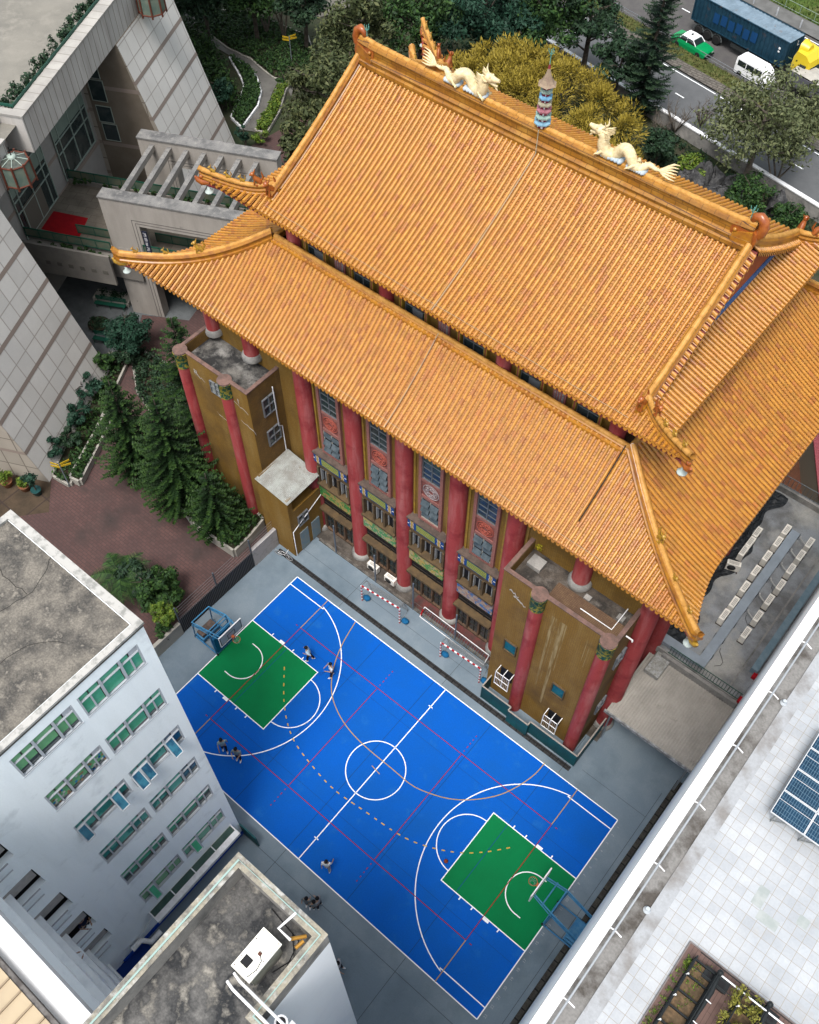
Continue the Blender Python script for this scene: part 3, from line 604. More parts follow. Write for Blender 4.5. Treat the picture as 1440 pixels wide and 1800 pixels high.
for k in range(4):
    xc = TX+(k-1.5)*3.8
    b = MB(); ring(b, xc-.85, xc+.85, 9.1, 15.45, .2, BY-.2, BY+.05); b.box((xc-.65, BY-.16, 11.35), (xc+.65, BY+.02, 11.6)); b.box((xc-.65, BY-.16, 12.95), (xc+.65, BY+.02, 13.15)); fr = b.build('window_surround', pinkf, temple)
    b = MB(); b.box((xc-.65, BY-.1, 11.6), (xc+.65, BY-.02, 12.95)); rr = []
    for rad in (.56, .42, .2): b.tube([(xc+rad*math.cos(a*.3927), BY-.12, 12.28+rad*math.sin(a*.3927)) for a in range(17)], .04, 5, 1)
    for a in range(8): b.ball((xc+.3*math.cos(a*.785), BY-.12, 12.28+.3*math.sin(a*.785)), (.1, .05, .1), 6, 1)
    b.build('relief_panel', [relief, mat('relief high points', [(.40, .10, .07), (.40, .10, .07), (.30, .16, .15), (.38, .22, .21)][k], rough=.8)] if k != 2 else [relief, mat('grey relief', (.42, .36, .36))], temple)
    b = MB(); b.box((xc-.65, BY-.06, 13.15), (xc+.65, BY-.01, 15.25)); wo = b.build('window', glass_dk, temple)
    b = MB(); ring(b, xc-.65, xc+.65, 13.15, 15.25, .05, BY-.12, BY-.05)
    b.box((xc-.025, BY-.11, 13.2), (xc+.025, BY-.05, 15.2))
    for zz in (13.65, 14.15, 14.7): b.box((xc-.6, BY-.1, zz), (xc+.6, BY-.05, zz+.035))
    b.build('window_frame', alu, wo)
    b = MB(); b.box((xc-.65, BY-.05, 9.3), (xc+.65, BY-.01, 11.35)); wo = b.build('window', black_m, temple)
    b = MB(); ring(b, xc-.65, xc+.65, 9.3, 11.35, .05, BY-.14, BY-.06); b.box((xc-.03, BY-.13, 9.35), (xc+.03, BY-.06, 11.3))
    b.build('window_frame', mat('cream frame', (.45, .42, .36)), wo)
    for q in range(3):
        for s in (-1, 1):
            zt = 11.2-q*.62; b = MB(); x0, x1 = (xc-.6, xc-.03) if s < 0 else (xc+.03, xc+.6); tl = .2 if (k+q) % 4 else .08
            b.add([(x0, BY-.13, zt), (x1, BY-.13, zt), (x1, BY-.13-tl, zt-.36), (x0, BY-.13-tl, zt-.36), (x0, BY-.11, zt-.02), (x1, BY-.11, zt-.02), (x1, BY-.11-tl, zt-.38), (x0, BY-.11-tl, zt-.38)], [(0, 1, 2, 3), (7, 6, 5, 4), (0, 3, 7, 4), (1, 2, 6, 5), (2, 3, 7, 6), (0, 1, 5, 4)]); b.build('louvre_pane', mat('frosted pane', (.12, .15, .17), (.07, .095, .11), 3, rough=.25), wo)
    # painted beam
    b = MB(); b.box((xc-1.4, BY-.5, 8.05), (xc+1.4, BY, 8.9), 0); b.box((xc-1.45, BY-.56, 8.9), (xc+1.45, BY, 9.02), 5)
    yf = BY-.515
    def face(x0, x1, z0, z1, mi): b.box((xc+x0, yf-.01*mi/3-.005, z0), (xc+x1, yf+.01, z1), mi)
    face(-1.36, 1.36, 8.1, 8.85, 1)
    face(-.72, .72, 8.16, 8.8, 2)
    for q in range(4): face(-.7, .7, 8.2+q*.155, 8.27+q*.155, 3)
    for s in (-1, 1):
        face(s*1.02-.11, s*1.02+.11, 8.12, 8.83, 4)
        for ox, mi in ((-.11, 6), (.09, 6), (-.02, 3)):
            b.sweep([(xc+s*1.02+ox+.045*math.sin(i*1.25), yf-.02, 8.12+.71*i/10) for i in range(11)], [(-.012, -.02), (.012, -.02), (.012, .02), (-.012, .02)], mi)
        for q in range(2): face(s*1.3-.04, s*1.3+.02, 8.2+q*.35, 8.42+q*.35, 6) if False else None
        b.box((xc+s*1.22-.01, yf-.03, 8.45), (xc+s*1.36, yf, 8.49), 6)
    b.build('painted_beam', [brownf, mat('beam blue', (.015, .07, .26)), mat('beam green', (.03, .15, .10)), mat('beam yellow', (.50, .44, .06)), mat('beam tan', (.48, .30, .12)), mat('beam top', (.15, .11, .09), (.09, .07, .06), 2, fine=.2), mat('beam white', (.6, .6, .6))], temple)
    # first floor openings
    b = MB(); b.box((xc-1.35, BY-.55, 5.62), (xc+1.35, BY+.02, 5.8)); b.box((xc-1.35, BY-.35, 7.4), (xc+1.35, BY+.02, 8.04))
    for xx in (-1.35, -.5, .36, 1.2): b.box((xc+xx, BY-.42, 5.8), (xc+xx+.15, BY, 7.4))
    b.build('balcony_frame', brownf, temple)
    for q in range(3):
        x0 = xc-1.2+q*.86; b = MB(); b.box((x0, BY-.08, 5.8), (x0+.7, BY-.02, 7.4)); wo = b.build('window', black_m, temple)
        b = MB()
        for s in range(2): b.box((x0+.06+s*.4, BY-.3+(k+q) % 2*.12, 5.95), (x0+.1+s*.4, BY-.08, 7.3)); b.box((x0+.06+s*.4, BY-.3+(k+q) % 2*.12, 7.26), (x0+.36+s*.3, BY-.26, 7.3))
        b.build('window_frame', mat('grey sash', (.42, .43, .42)), wo)
    cm = MUR[k]
    b = MB(); b.box((xc-1.34, BY-.4, 4.3), (xc+1.34, BY, 5.5)); b.build('painted_mural', mat('garden mural %d' % k, cm[0], cm[1], 2.2, .47, .5, .7, c3=cm[2], sc3=3.4, lo3=.52, hi3=.55, fine=.25), temple)
    b = MB(); b.box((xc-1.34, BY-.12, 2.95), (xc+1.34, BY-.02, 4.25)); wo = b.build('shop_window', black_m, temple)
    b = MB()
    for zz in (3.25, 3.6, 3.95): b.box((xc-1.3, BY-.16, zz), (xc+1.3, BY-.12, zz+.03))
    for xx in (-.65, .0, .65): b.box((xc+xx, BY-.17, 2.95), (xc+xx+.04, BY-.12, 4.25))
    b.build('window_frame', dkwood, wo)
    b = MB(); b.box((xc-1.4, BY-.6, 2.75), (xc+1.4, BY+.02, 2.93)); b.build('canopy_slab', brownf, temple)
    b = MB(); ring(b, xc-1.35, xc+1.35, .1, 2.6, .15, BY-.25, BY+.02)
    for xx in (-.5, .38): b.box((xc+xx, BY-.24, .25), (xc+xx+.12, BY, 2.45))
    b.build('doorway_frame', mat('worn brown timber', (.17, .10, .06), (.10, .07, .05), 2), temple)
    for q in range(3):
        x0 = xc-1.2+q*.88; b = MB(); b.box((x0, BY-.1, .25), (x0+.7, BY-.03, 2.45)); wo = b.build('door', glass_dk, temple)
        b = MB(); b.box((x0+.33, BY-.15, .25), (x0+.37, BY-.1, 2.45)); b.box((x0, BY-.15, 1.0), (x0+.7, BY-.1, 1.05)); b.build('door_bar', dkwood, wo)
for sx in (0,):
    b = MB()
    for k in range(5):
        x = TX+(k-2)*3.8
        for s in (-1, 1): b.box((x+s*.68-.06, BY-.08, 9), (x+s*.68+.06, BY, 18))
    b.build('wall_rib', gold_trim, temple)
# ---- corner towers
parap = mat('pinkish coping', (.24, .145, .12), (.15, .10, .085), 2, fine=.15)
ccm = mat('white crack marks', (.55, .52, .48))
def tower(x0, x1, y0, zt, cols, floor):
    nm = 'stair_tower'
    b = MB(); b.box((x0, y0, 0), (x1, BY, zt-.9)); b.box((x0, y0, zt-.9), (x1, y0+.22, zt)); tw = b.build('tower_wall', gold_wall, temple)
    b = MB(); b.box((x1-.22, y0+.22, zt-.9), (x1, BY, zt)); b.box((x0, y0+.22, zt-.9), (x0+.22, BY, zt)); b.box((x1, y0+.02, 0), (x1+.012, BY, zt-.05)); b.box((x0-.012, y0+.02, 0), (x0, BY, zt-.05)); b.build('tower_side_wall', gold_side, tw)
    b = MB(); b.box((x0-.04, y0-.04, zt), (x1+.04, y0+.2, zt+.07)); b.box((x1-.2, y0+.2, zt), (x1+.04, BY, zt+.07)); b.box((x0-.04, y0+.2, zt), (x0+.2, BY, zt+.07)); 
    for c in cols: b.lathe([(.45, zt-.04), (.45, zt+.075)], (c, y0-.05, 0), 20)
    b.build('coping', parap, tw)
    b = MB(); b.add([(x0+.2, y0+.2, zt-.82), (x1-.2, y0+.2, zt-.82), (x1-.2, BY, zt-.82), (x0+.2, BY, zt-.82)], [(0, 1, 2, 3)]); b.build('tower_roof', floor, tw)
    for c in cols:
        b = MB(); b.lathe([(.4, 0), (.4, zt-1.25)], (c, y0-.05, 0), 20); cc = b.build('column', red_pt, tw)
        b = MB(); b.lathe([(.43, zt-1.25), (.43, zt-.1), (.47, zt-.05)], (c, y0-.05, 0), 20); b.build('column_capital', CAPM, cc)
    return tw
tl = tower(-22.35, -16.6, 8.45, 14.25, (-22.1, -18.35), mat('dirty tower roof', (.22, .21, .19), (.04, .04, .04), .55, .34, .52, .95, c3=(.33, .32, .30), sc3=1.2, fine=.3))
tr = tower(1.7, 8.4, 8.65, 14.1, (3.95, 8.05), mat('brown tower roof', (.12, .10, .082), (.05, .045, .04), .9, .38, .58, .95, c3=(.2, .18, .16), sc3=1.4, fine=.3))
def win(par, axis, u, z0, z1, fixed, w, out, m=None, bars=True):
    b = MB(); 
    if axis == 0: b.box((fixed, u-w/2, z0), (fixed+out*.04, u+w/2, z1))
    else: b.box((u-w/2, fixed, z0), (u+w/2, fixed+out*.04, z1))
    wo = b.build('window', m or glass_dk, par); b = MB()
    for t in ([-w/2-.06, w/2]+([-.03] if bars else [])):
        if axis == 0: b.box((fixed, u+t, z0-.06), (fixed+out*.12, u+t+.06, z1+.06))
        else: b.box((u+t, fixed, z0-.06), (u+t+.06, fixed+out*.12, z1+.06))
    for zz in ([z0-.06, z1]+([z0+(z1-z0)*.5] if bars else [])):
        if axis == 0: b.box((fixed, u-w/2, zz), (fixed+out*.11, u+w/2, zz+.06))
        else: b.box((u-w/2, fixed, zz), (u+w/2, fixed+out*.11, zz+.06))
    b.build('window_frame', alu if bars else brownf, wo)
win(tl, 1, -19.35, 12.3, 13.2, 8.44, .8, -1, mat('pale pane', (.3, .32, .30)))
win(tl, 0, 9.9, 11.4, 12.8, -16.58, .9, 1); win(tl, 0, 9.9, 8.6, 9.9, -16.58, .95, 1)
teal_g = mat('teal window glass', (.01, .11, .13), (.02, .16, .18), 2, rough=.2)
win(tr, 1, 2.9, 6.2, 7.3, 8.64, .75, -1, teal_g, False); win(tr, 1, 6.35, 5.2, 6.3, 8.64, .75, -1, teal_g, False)
win(tr, 0, 10.2, 9.6, 10.8, 8.41, .8, 1); win(tr, 0, 10.2, 3.5, 4.6, 8.41, .8, 1)
for xc, zc in ((3.0, 3.2), (6.6, 2.2)):                       # cages over the lower openings
    b = MB()
    for xx in (-.5, 0, .47): b.box((xc+xx, 8.1, zc-.9), (xc+xx+.04, 8.14, zc+.7)); b.box((xc+xx, 8.14, zc+.62), (xc+xx+.04, 8.64, zc+.66))
    for zz in (-.9, -.1, .66): b.box((xc-.5, 8.09, zc+zz), (xc+.51, 8.13, zc+zz+.04))
    for q in range(9): b.box((xc-.45+q*.11, 8.1, zc-.9), (xc-.44+q*.11, 8.12, zc+.66))
    b.build('window_cage', white_m, tr)
for xc, zc in ((3.0, 3.2), (6.6, 2.2)):
    b = MB(); b.box((xc-.42, 8.6, zc-.7), (xc+.42, 8.66, zc+.6)); b.build('window', black_m, tr)
b = MB(); b.box((4.2, 8.9, 13.35), (8.2, 10.0, 13.75)); b.build('roof_plinth', mat('rust brown slab', (.20, .125, .07), (.15, .09, .055), 1.2, fine=.2, brick=('XY', .1, .1, .008, (.10, .06, .04), 0)), tr)
for A_, B_ in (((2.2, 10.0, 13.3), (3.0, 10.7, 13.6)), ((5.6, 10.2, 13.3), (5.95, 10.5, 13.5)), ((7.5, 10.3, 13.3), (7.9, 10.65, 13.45))): b = MB(); b.box(A_, B_); b.build('roof_hatch', conc_mid, tr)
b = MB(); b.tube([(5.9, 9.4, 13.82), (7.75, 9.4, 13.82), (7.75, 10.9, 13.82)], .03, 6); b.tube([(8.3, 9.9, 13.2), (8.8, 9.9, 13.2), (8.8, 9.9, 13.05)], .05, 6); b.build('roof_pipe', white_m, tr)
# scars on the walls (real marks with their own outline)
b = MB()
for (x, z, L, wd) in ((-21.3, 12.9, .9, .05), (-19.9, 10.2, 1.0, .04), (-17.9, 12.7, 1.1, .05), (-17.6, 11.2, 1.2, .05), (2.2, 12.6, .6, .1), (2.5, 12.2, .8, .08)):
    pts = [(x+L*i/7, z-.35*L*i/7+random.uniform(-.1, .1)) for i in range(8)]; Y = 8.44 if x < 0 else 8.64
    for i in range(7): (xa, za), (xb, zb) = pts[i], pts[i+1]; w2 = wd*random.uniform(.4, 1); b.add([(xa, Y, za-w2), (xb, Y, zb-w2), (xb, Y, zb+w2), (xa, Y, za+w2)], [(0, 1, 2, 3)])
for x in (-21.25, -21.1, -17.55): b.add([(x, 8.437, 13.2), (x+.1, 8.437, 13.2), (x+.05, 8.437, 12.6)], [(0, 1, 2)])
b.build('flaked_paint', ccm, temple)
b = MB()
for (x, w2, z0) in ((4.85, .11, 4.0), (5.1, .04, 5), (5.35, .2, 2.8), (5.7, .05, 7.5), (7.0, .04, 10.5), (7.2, .03, 10)): b.add([(x, 8.637, 12.9), (x+w2*1.6, 8.637, 12.9), (x+w2, 8.637, z0), (x+w2*.4, 8.637, z0)], [(0, 1, 2, 3)])
b.build('water_streak', mat('bleached streak', (.42, .32, .16), (.24, .15, .05), 6, .4, .6, stretch=(1, 1, .1)), temple)
b = MB(); b.add([(-18.05+a, 8.43, 6.6+c) for a, c in ((-.35, .9), (-.1, .8), (.0, .2), (-.05, -.8), (-.3, -.7), (-.45, .1))], [(0, 1, 2, 3, 4, 5)]); b.build('render_patch', conc_mid, temple)
# wires down the middle of the roofs
def wire(pts, r=.02, m=white_m): b = MB(); b.tube(pts, r, 5); return b.build('lightning_wire', m, temple)
dull = mat('dull wire', (.42, .38, .28))
wire([W_(0.15, -.5, zr+1.1)]+[W_(0.15, -.5-7.7*i/12, zf((.5+7.7*i/12)/8.2)+.22) for i in range(13)], .02, dull)
wire([W_(.1, -7.5-4.25*i/8, low.z(i/8, 0)+.22) for i in range(9)], .016, mat('dull wire', (.42, .38, .28)))
wire([W_(11.1, -7.5-4.2*i/8, low.z(i/8, 0)+.2) for i in range(7)], .028, mat('dark cable', (.03, .03, .03)))
wire([W_(-11+22*i/30, -7.95, zf(7.95/8.2)+.26+.02*(i % 2)) for i in range(31)], .009, mat('dull wire', (.42, .38, .28))); wire([W_(-15+30*i/30, -7.5-4.0, low.z(.94, 0)+.26+.02*(i % 2)) for i in range(31)], .009, mat('dull wire', (.42, .38, .28)))
# ---- side shed with metal roof (part of the hall)
b = MB(); b.box((-16.6, 7.85, 0), (-13.95, 10.7, 4.7)); b.box((-16.6, 7.85, 4.7), (-13.95, 8.0, 6.5)); b.box((-16.6, 8.0, 4.7), (-16.4, 10.7, 6.9)); b.box((-14.1, 8.0, 4.7), (-13.95, 8.25, 6.5)); b.box((-14.1, 8.25, 4.7), (-13.95, 10.7, 4.95)); b.box((-15.2, 8.0, 4.7), (-14.9, 8.2, 6.5)); shed = b.build('side_annex', [gold_wall], temple)
b = MB(); 
for i in range(28):
    x0 = -16.55+i*.1; z0 = 6.95-.015*i; b.add([(x0, 7.7, z0-.1), (x0+.05, 7.7, z0-.06), (x0+.05, 10.75, z0+.04), (x0, 10.75, z0)], [(0, 1, 2, 3)]); b.add([(x0+.05, 7.7, z0-.06), (x0+.1, 7.7, z0-.115), (x0+.1, 10.75, z0-.015), (x0+.05, 10.75, z0+.04)], [(0, 1, 2, 3)])
b.build('corrugated_roof', mat('pale corrugated sheet', (.50, .53, .50), (.36, .36, .33), 1.5, c3=(.25, .18, .12), sc3=2, lo3=.66, hi3=.8, rough=.5), shed)
for y in (8.5, 9.6):
    b = MB(); b.box((-13.95, y, .1), (-13.9, y+.75, 2.1)); b.build('door', mat('pale blue door', (.22, .33, .38), (.30, .34, .34), 3), shed)
win(shed, 0, 8.95, 3.0, 4.0, -13.94, .8, 1)
b = MB(); b.tube([(-13.85, 7.9, .2), (-13.85, 7.9, 3.0), (-13.85, 10.7, 4.3)], .03, 6); b.tube([(-16.5, 10.6, 7), (-16.5, 10.6, 9.5), (-16.45, 10.3, 9.8), (-16.45, 10.3, 13.4)], .04, 6); b.build('pipe', white_m, shed)
# ---- dragons and pagoda on the ridge
drag_m = mat('cream dragon stucco', (.62, .52, .32), (.50, .40, .22), 6, rough=.6, bump=.5)
def dragon(x0, sgn, label):
    SD = .86; e = empty('dragon_statue', (x0, TY, zr+1.12), 0, label, 'statue', 'dragons facing the pagoda along the ridge')
    Vv = lambda a, y, z: Vector((x0+sgn*a*SD, TY+y*SD, zr+1.12+z*SD*.88))
    b = MB()
    ctl = [(-2.1, .55, .05), (-1.75, .42, .09), (-1.4, .5, .13), (-1.15, .3, .17), (-.95, .12, .2), (-.6, .25, .23), (-.3, .75, .25), (.05, .9, .26), (.35, .6, .27), (.6, .2, .28), (.9, .08, .29), (1.2, .25, .29), (1.35, .7, .27), (1.35, 1.1, .24), (1.5, 1.35, .22)]
    P3 = spline([(a, z) for a, z, r in ctl], 4); rs = spline([(r, 0) for a, z, r in ctl], 4)
    b.tube([Vv(a, .12*math.sin(a*3), z) for a, z in P3], [q[0] for q in rs], 10)
    for i in range(0, len(P3)-4, 2):
        a, z = P3[i]; r_ = rs[i][0]; an, zn = P3[i+1]; t = Vector((an-a, zn-z)).normalized(); b.tube([Vv(a-t.y*r_*.8, .12*math.sin(a*3), z+t.x*r_*.8), Vv(a-t.y*(r_+.12)-t.x*.06, .12*math.sin(a*3), z+t.x*(r_+.12)-t.y*.06)], [.05, .008], 4)
    body = b.build('body', drag_m, e)
    b = MB(); b.ball(Vv(1.65, 0, 1.35), (.33, .22, .22), 10); b.tube([Vv(1.75, 0, 1.4), Vv(2.1, 0, 1.36), Vv(2.35, 0, 1.42)], [.17, .13, .08], 8); b.tube([Vv(1.7, 0, 1.2), Vv(2.0, 0, 1.05), Vv(2.25, 0, 1.02)], [.13, .09, .05], 8)
    for q in (-1, 1):
        b.ball(Vv(1.8, q*.14, 1.52), .07, 6); b.tube([Vv(1.55, q*.1, 1.5), Vv(1.35, q*.18, 1.75), Vv(1.4, q*.2, 2.1)], [.06, .05, .01], 5)
        for k in range(5): b.tube([Vv(1.45, q*.15, 1.45-.1*k), Vv(1.2, q*.28, 1.5-.1*k), Vv(1.0, q*.33, 1.65-.1*k)], [.06, .045, .008], 4)
    b.tube([Vv(2.1, 0, 1.0), Vv(2.2, 0, .8), Vv(2.3, 0, .75)], [.06, .05, .01], 5)
    b.build('head', drag_m, e)
    b = MB()
    for k in range(6): a = -.35+.16*k; b.tube([Vv(-2.05, 0, .55), Vv(-2.35, .05*k-.1, .62+a*.5), Vv(-2.65, .05*k-.1, .72+a), Vv(-3.0, .05*k-.1, .78+a*1.1)], [.07, .07, .05, .01], 5)
    b.build('tail_fin', drag_m, e)
    for a in (-.75, 1.15):
        for q in (-1, 1):
            b = MB(); b.tube([Vv(a, q*.15, .3), Vv(a+.1, q*.35, .35), Vv(a+.3, q*.36, .08)], [.12, .09, .06], 6)
            for k in (-1, 0, 1): b.tube([Vv(a+.3, q*.36, .08), Vv(a+.42, q*.36+k*.07, .06), Vv(a+.48, q*.36+k*.09, -.02)], [.04, .03, .008], 4)
            b.build('leg', drag_m, e)
    for a0, a1 in ((-1.2, -.35), (.2, 1.45)):
        b = MB(); n = 7
        for k in range(n): b.ball(Vv(a0+(a1-a0)*k/(n-1), 0, .03), (.16, .3, .13), 8)
        b.build('cloud_base', mat('pale blue cloud', (.42, .52, .60), (.55, .6, .64), 5), e)
    return e
dragon(TX-4.6, 1, 'cream dragon nearest the left ridge end, head towards the little pagoda')
dragon(TX+4.5, -1, 'cream dragon right of the little pagoda, facing left along the ridge')
pg = empty('pagoda_model', (TX, TY, zr+1.0), 0, 'slender white seven tier pagoda at the centre of the orange roof ridge', 'pagoda')
z = zr+1.0; rad = .33; HH = .26; cols = [(.22, .40, .52), (.27, .40, .35), (.36, .14, .17), (.34, .31, .22), (.16, .36, .54), (.30, .41, .35)]
for k in range(7):
    b = MB(); b.lathe([(rad*.78, z), (rad*.76, z+HH)], (TX, TY, 0), 6, smooth=False); st = b.build('storey', mat('pagoda white', (.70, .68, .70)), pg)
    for a in range(6):
        an = math.pi/3*a+math.pi/6; d = Vector((math.cos(an), math.sin(an), 0)); n = Vector((-d.y, d.x, 0)); c = Vector((TX, TY, z+.02))+d*rad*.70
        b = MB(); b.add([c-n*.07, c+n*.07, c+n*.07+Vector((0, 0, .18)), c-n*.07+Vector((0, 0, .18))]+[q+d*.03 for q in (c-n*.07, c+n*.07, c+n*.07+Vector((0, 0, .18)), c-n*.07+Vector((0, 0, .18)))], [(4, 5, 6, 7), (0, 1, 5, 4), (2, 3, 7, 6), (1, 2, 6, 5), (3, 0, 4, 7)]); b.build('doorway', mat('maroon door', (.22, .02, .05)), st)
    z += HH
    if k < 6:
        b = MB(); R = rad*1.34; vs = []
        for a in range(12):
            an = math.pi/6*a; tip = a % 2 == 0; rr = R*(1.0 if tip else .84); vs.append((TX+rr*math.cos(an), TY+rr*math.sin(an), z+(.05 if tip else -.03)))
        t0 = [(TX+rad*.74*math.cos(math.pi/6*a), TY+rad*.74*math.sin(math.pi/6*a), z+.10) for a in range(12)]; u0 = [(v[0], v[1], v[2]-.06) for v in vs]
        b.add(t0+vs+u0, [(a, 12+a, 12+(a+1) % 12, (a+1) % 12) for a in range(12)]+[(12+a, 24+a, 24+(a+1) % 12, 12+(a+1) % 12) for a in range(12)]+[tuple(range(24, 36))]); b.build('tier_roof', mat('pagoda roof %d' % k, cols[k], rough=.5), pg); z += .055
    rad *= .94
b = MB(); n = 12; prof = [(.46, -.02), (.34, .06), (.24, .2), (.15, .42), (.08, .65), (.04, .78)]
b.lathe([(r_, z+h) for r_, h in prof], (TX, TY, 0), 6, smooth=False); b.build('spire_roof', mat('taupe spire', (.34, .26, .18), (.28, .2, .15), 5), pg)
b = MB(); b.tube([(TX, TY, z+.72), (TX, TY, z+.9)], [.07, .04], 6, 0); b.tube([(TX, TY, z+.9), (TX, TY, z+1.6)], .02, 5, 1)
for a in range(4): b.tube([(TX, TY, z+1.35), (TX+.14*math.cos(a*1.57), TY+.14*math.sin(a*1.57), z+1.48), (TX+.15*math.cos(a*1.57), TY+.15*math.sin(a*1.57), z+1.6)], .014, 4, 1)
b.build('finial', [mat('maroon finial', (.25, .04, .05)), mat('verdigris copper', (.15, .42, .36))], pg)
# ================================================================ white school block (seven floors, windows towards the court)
school = empty('school_block', (-7.2, -14, 0), 0, 'white seven floor school block with green curtained window rows and blackened flat roof', 'building')
SX, SY, SZ = -3.5, -7.68, 25.9; SX0 = -11.0
b = MB()
WB = [(-10.97, -8.17), (-13.87, -11.22)]; WT = [25.03, 21.18, 17.35, 13.5, 9.65, 5.8]; WH = 1.58
# front wall built round its openings
ys = sorted([-30, SY]+[v for q in WB for v in q]); zs = sorted([0, SZ-.02]+[v for t in WT for v in (t-WH, t)])
SL = [(21.1, 19.4), (17.35, 15.5), (13.55, 11.55), (9.95, 7.65), (6.15, 4.6)]; SLY = -15.95
def wallcell(b, y0, y1, z0, z1): b.box((SX-.3, y0, z0), (SX, y1, z1))
for j in range(len(zs)-1):
    z0, z1 = zs[j], zs[j+1]; iswin = any(abs(z1-t) < .01 for t in WT)
    if not iswin: wallcell(b, SLY, SY, z0, z1)
    else:
        wallcell(b, SLY, -13.87, z0, z1); wallcell(b, -11.22, -10.97, z0, z1); wallcell(b, -8.17, SY, z0, z1)
zz = 0
for t, bt in sorted([(a, c) for a, c in SL]): wallcell(b, -30, SLY, zz, bt); zz = t
wallcell(b, -30, SLY, zz, SZ-.02)
b.box((SX0, SY-.3, 0), (SX-.3, SY, SZ-.02)); b.box((SX-1.3, -30, 0), (SX-1.2, SLY, SZ-.1))
wl = b.build('front_wall', white_pt, school)
b = MB(); b.box((SX0, -30, 0), (SX-1.3, SY-.3, SZ-.2)); b.build('inner_block', black_m, school)
b = MB(); b.box((SX0-.02, SY-.28, SZ-.02), (SX+.06, SY+.06, SZ+.1)); b.box((SX-.22, -30, SZ-.02), (SX+.06, SY-.28, SZ+.1)); b.box((SX0-.02, -30, SZ-.02), (SX0+.24, SY-.28, SZ+.1)); b.build('roof_edge', mat('pale roof edge', (.52, .51, .48), (.30, .30, .28), 2.5, .48, .62), school)
b = MB(); b.box((SX0+.2, -30, SZ-.2), (SX-.2, SY-.26, SZ-.03)); b.box((SX+.005, -30, SZ-.16), (SX+.045, SY, SZ-.1), 1); rf = b.build('flat_roof', [mat('lichen blackened roof', (.22, .20, .17), (.08, .076, .07), 1.6, .40, .60, .95, c3=(.32, .29, .245), sc3=3.2, lo3=.54, hi3=.72, fine=.35, bump=.4), mat('dark drip edge', (.12, .12, .11))], school)
for i, pts in enumerate((((-8.2, -7.95), (-7.6, -9.4), (-7.9, -11.2), (-7.3, -12.9)), ((-5.1, -9.9), (-5.9, -10.8), (-6.2, -12.3)), ((-10.6, -9.2), (-8.9, -9.6), (-7.6, -9.5)))):
    b = MB(); P3 = spline(pts, 6); P3 = [(x+random.uniform(-.05, .05), y+random.uniform(-.05, .05)) for x, y in P3]; strip(b, P3, .025, SZ-.026); b.build('roof_crack', mat('crack', (.03, .028, .025)), rf)
cur_g = mat('green curtain behind glass', (.05, .30, .16), (.07, .34, .22), 2.0, .4, .6, .25, fine=.06, spec=.4); cur_g2 = mat('light green curtain', (.14, .36, .17), (.11, .32, .15), 2, .4, .6, .25, spec=.4)
cur_t = mat('turquoise blind', (.02, .19, .17), (.08, .34, .29), 1.2, .5, .53, .2, spec=.4); gl_b = mat('blue reflecting glass', (.01, .06, .12), (.03, .15, .22), 1.5, .45, .6, .12, spec=.6)
blnd = mat('grey vent plate', (.42, .44, .47))
alu_l = mat('pale window bar', (.40, .43, .46), rough=.4)
random.seed(21)
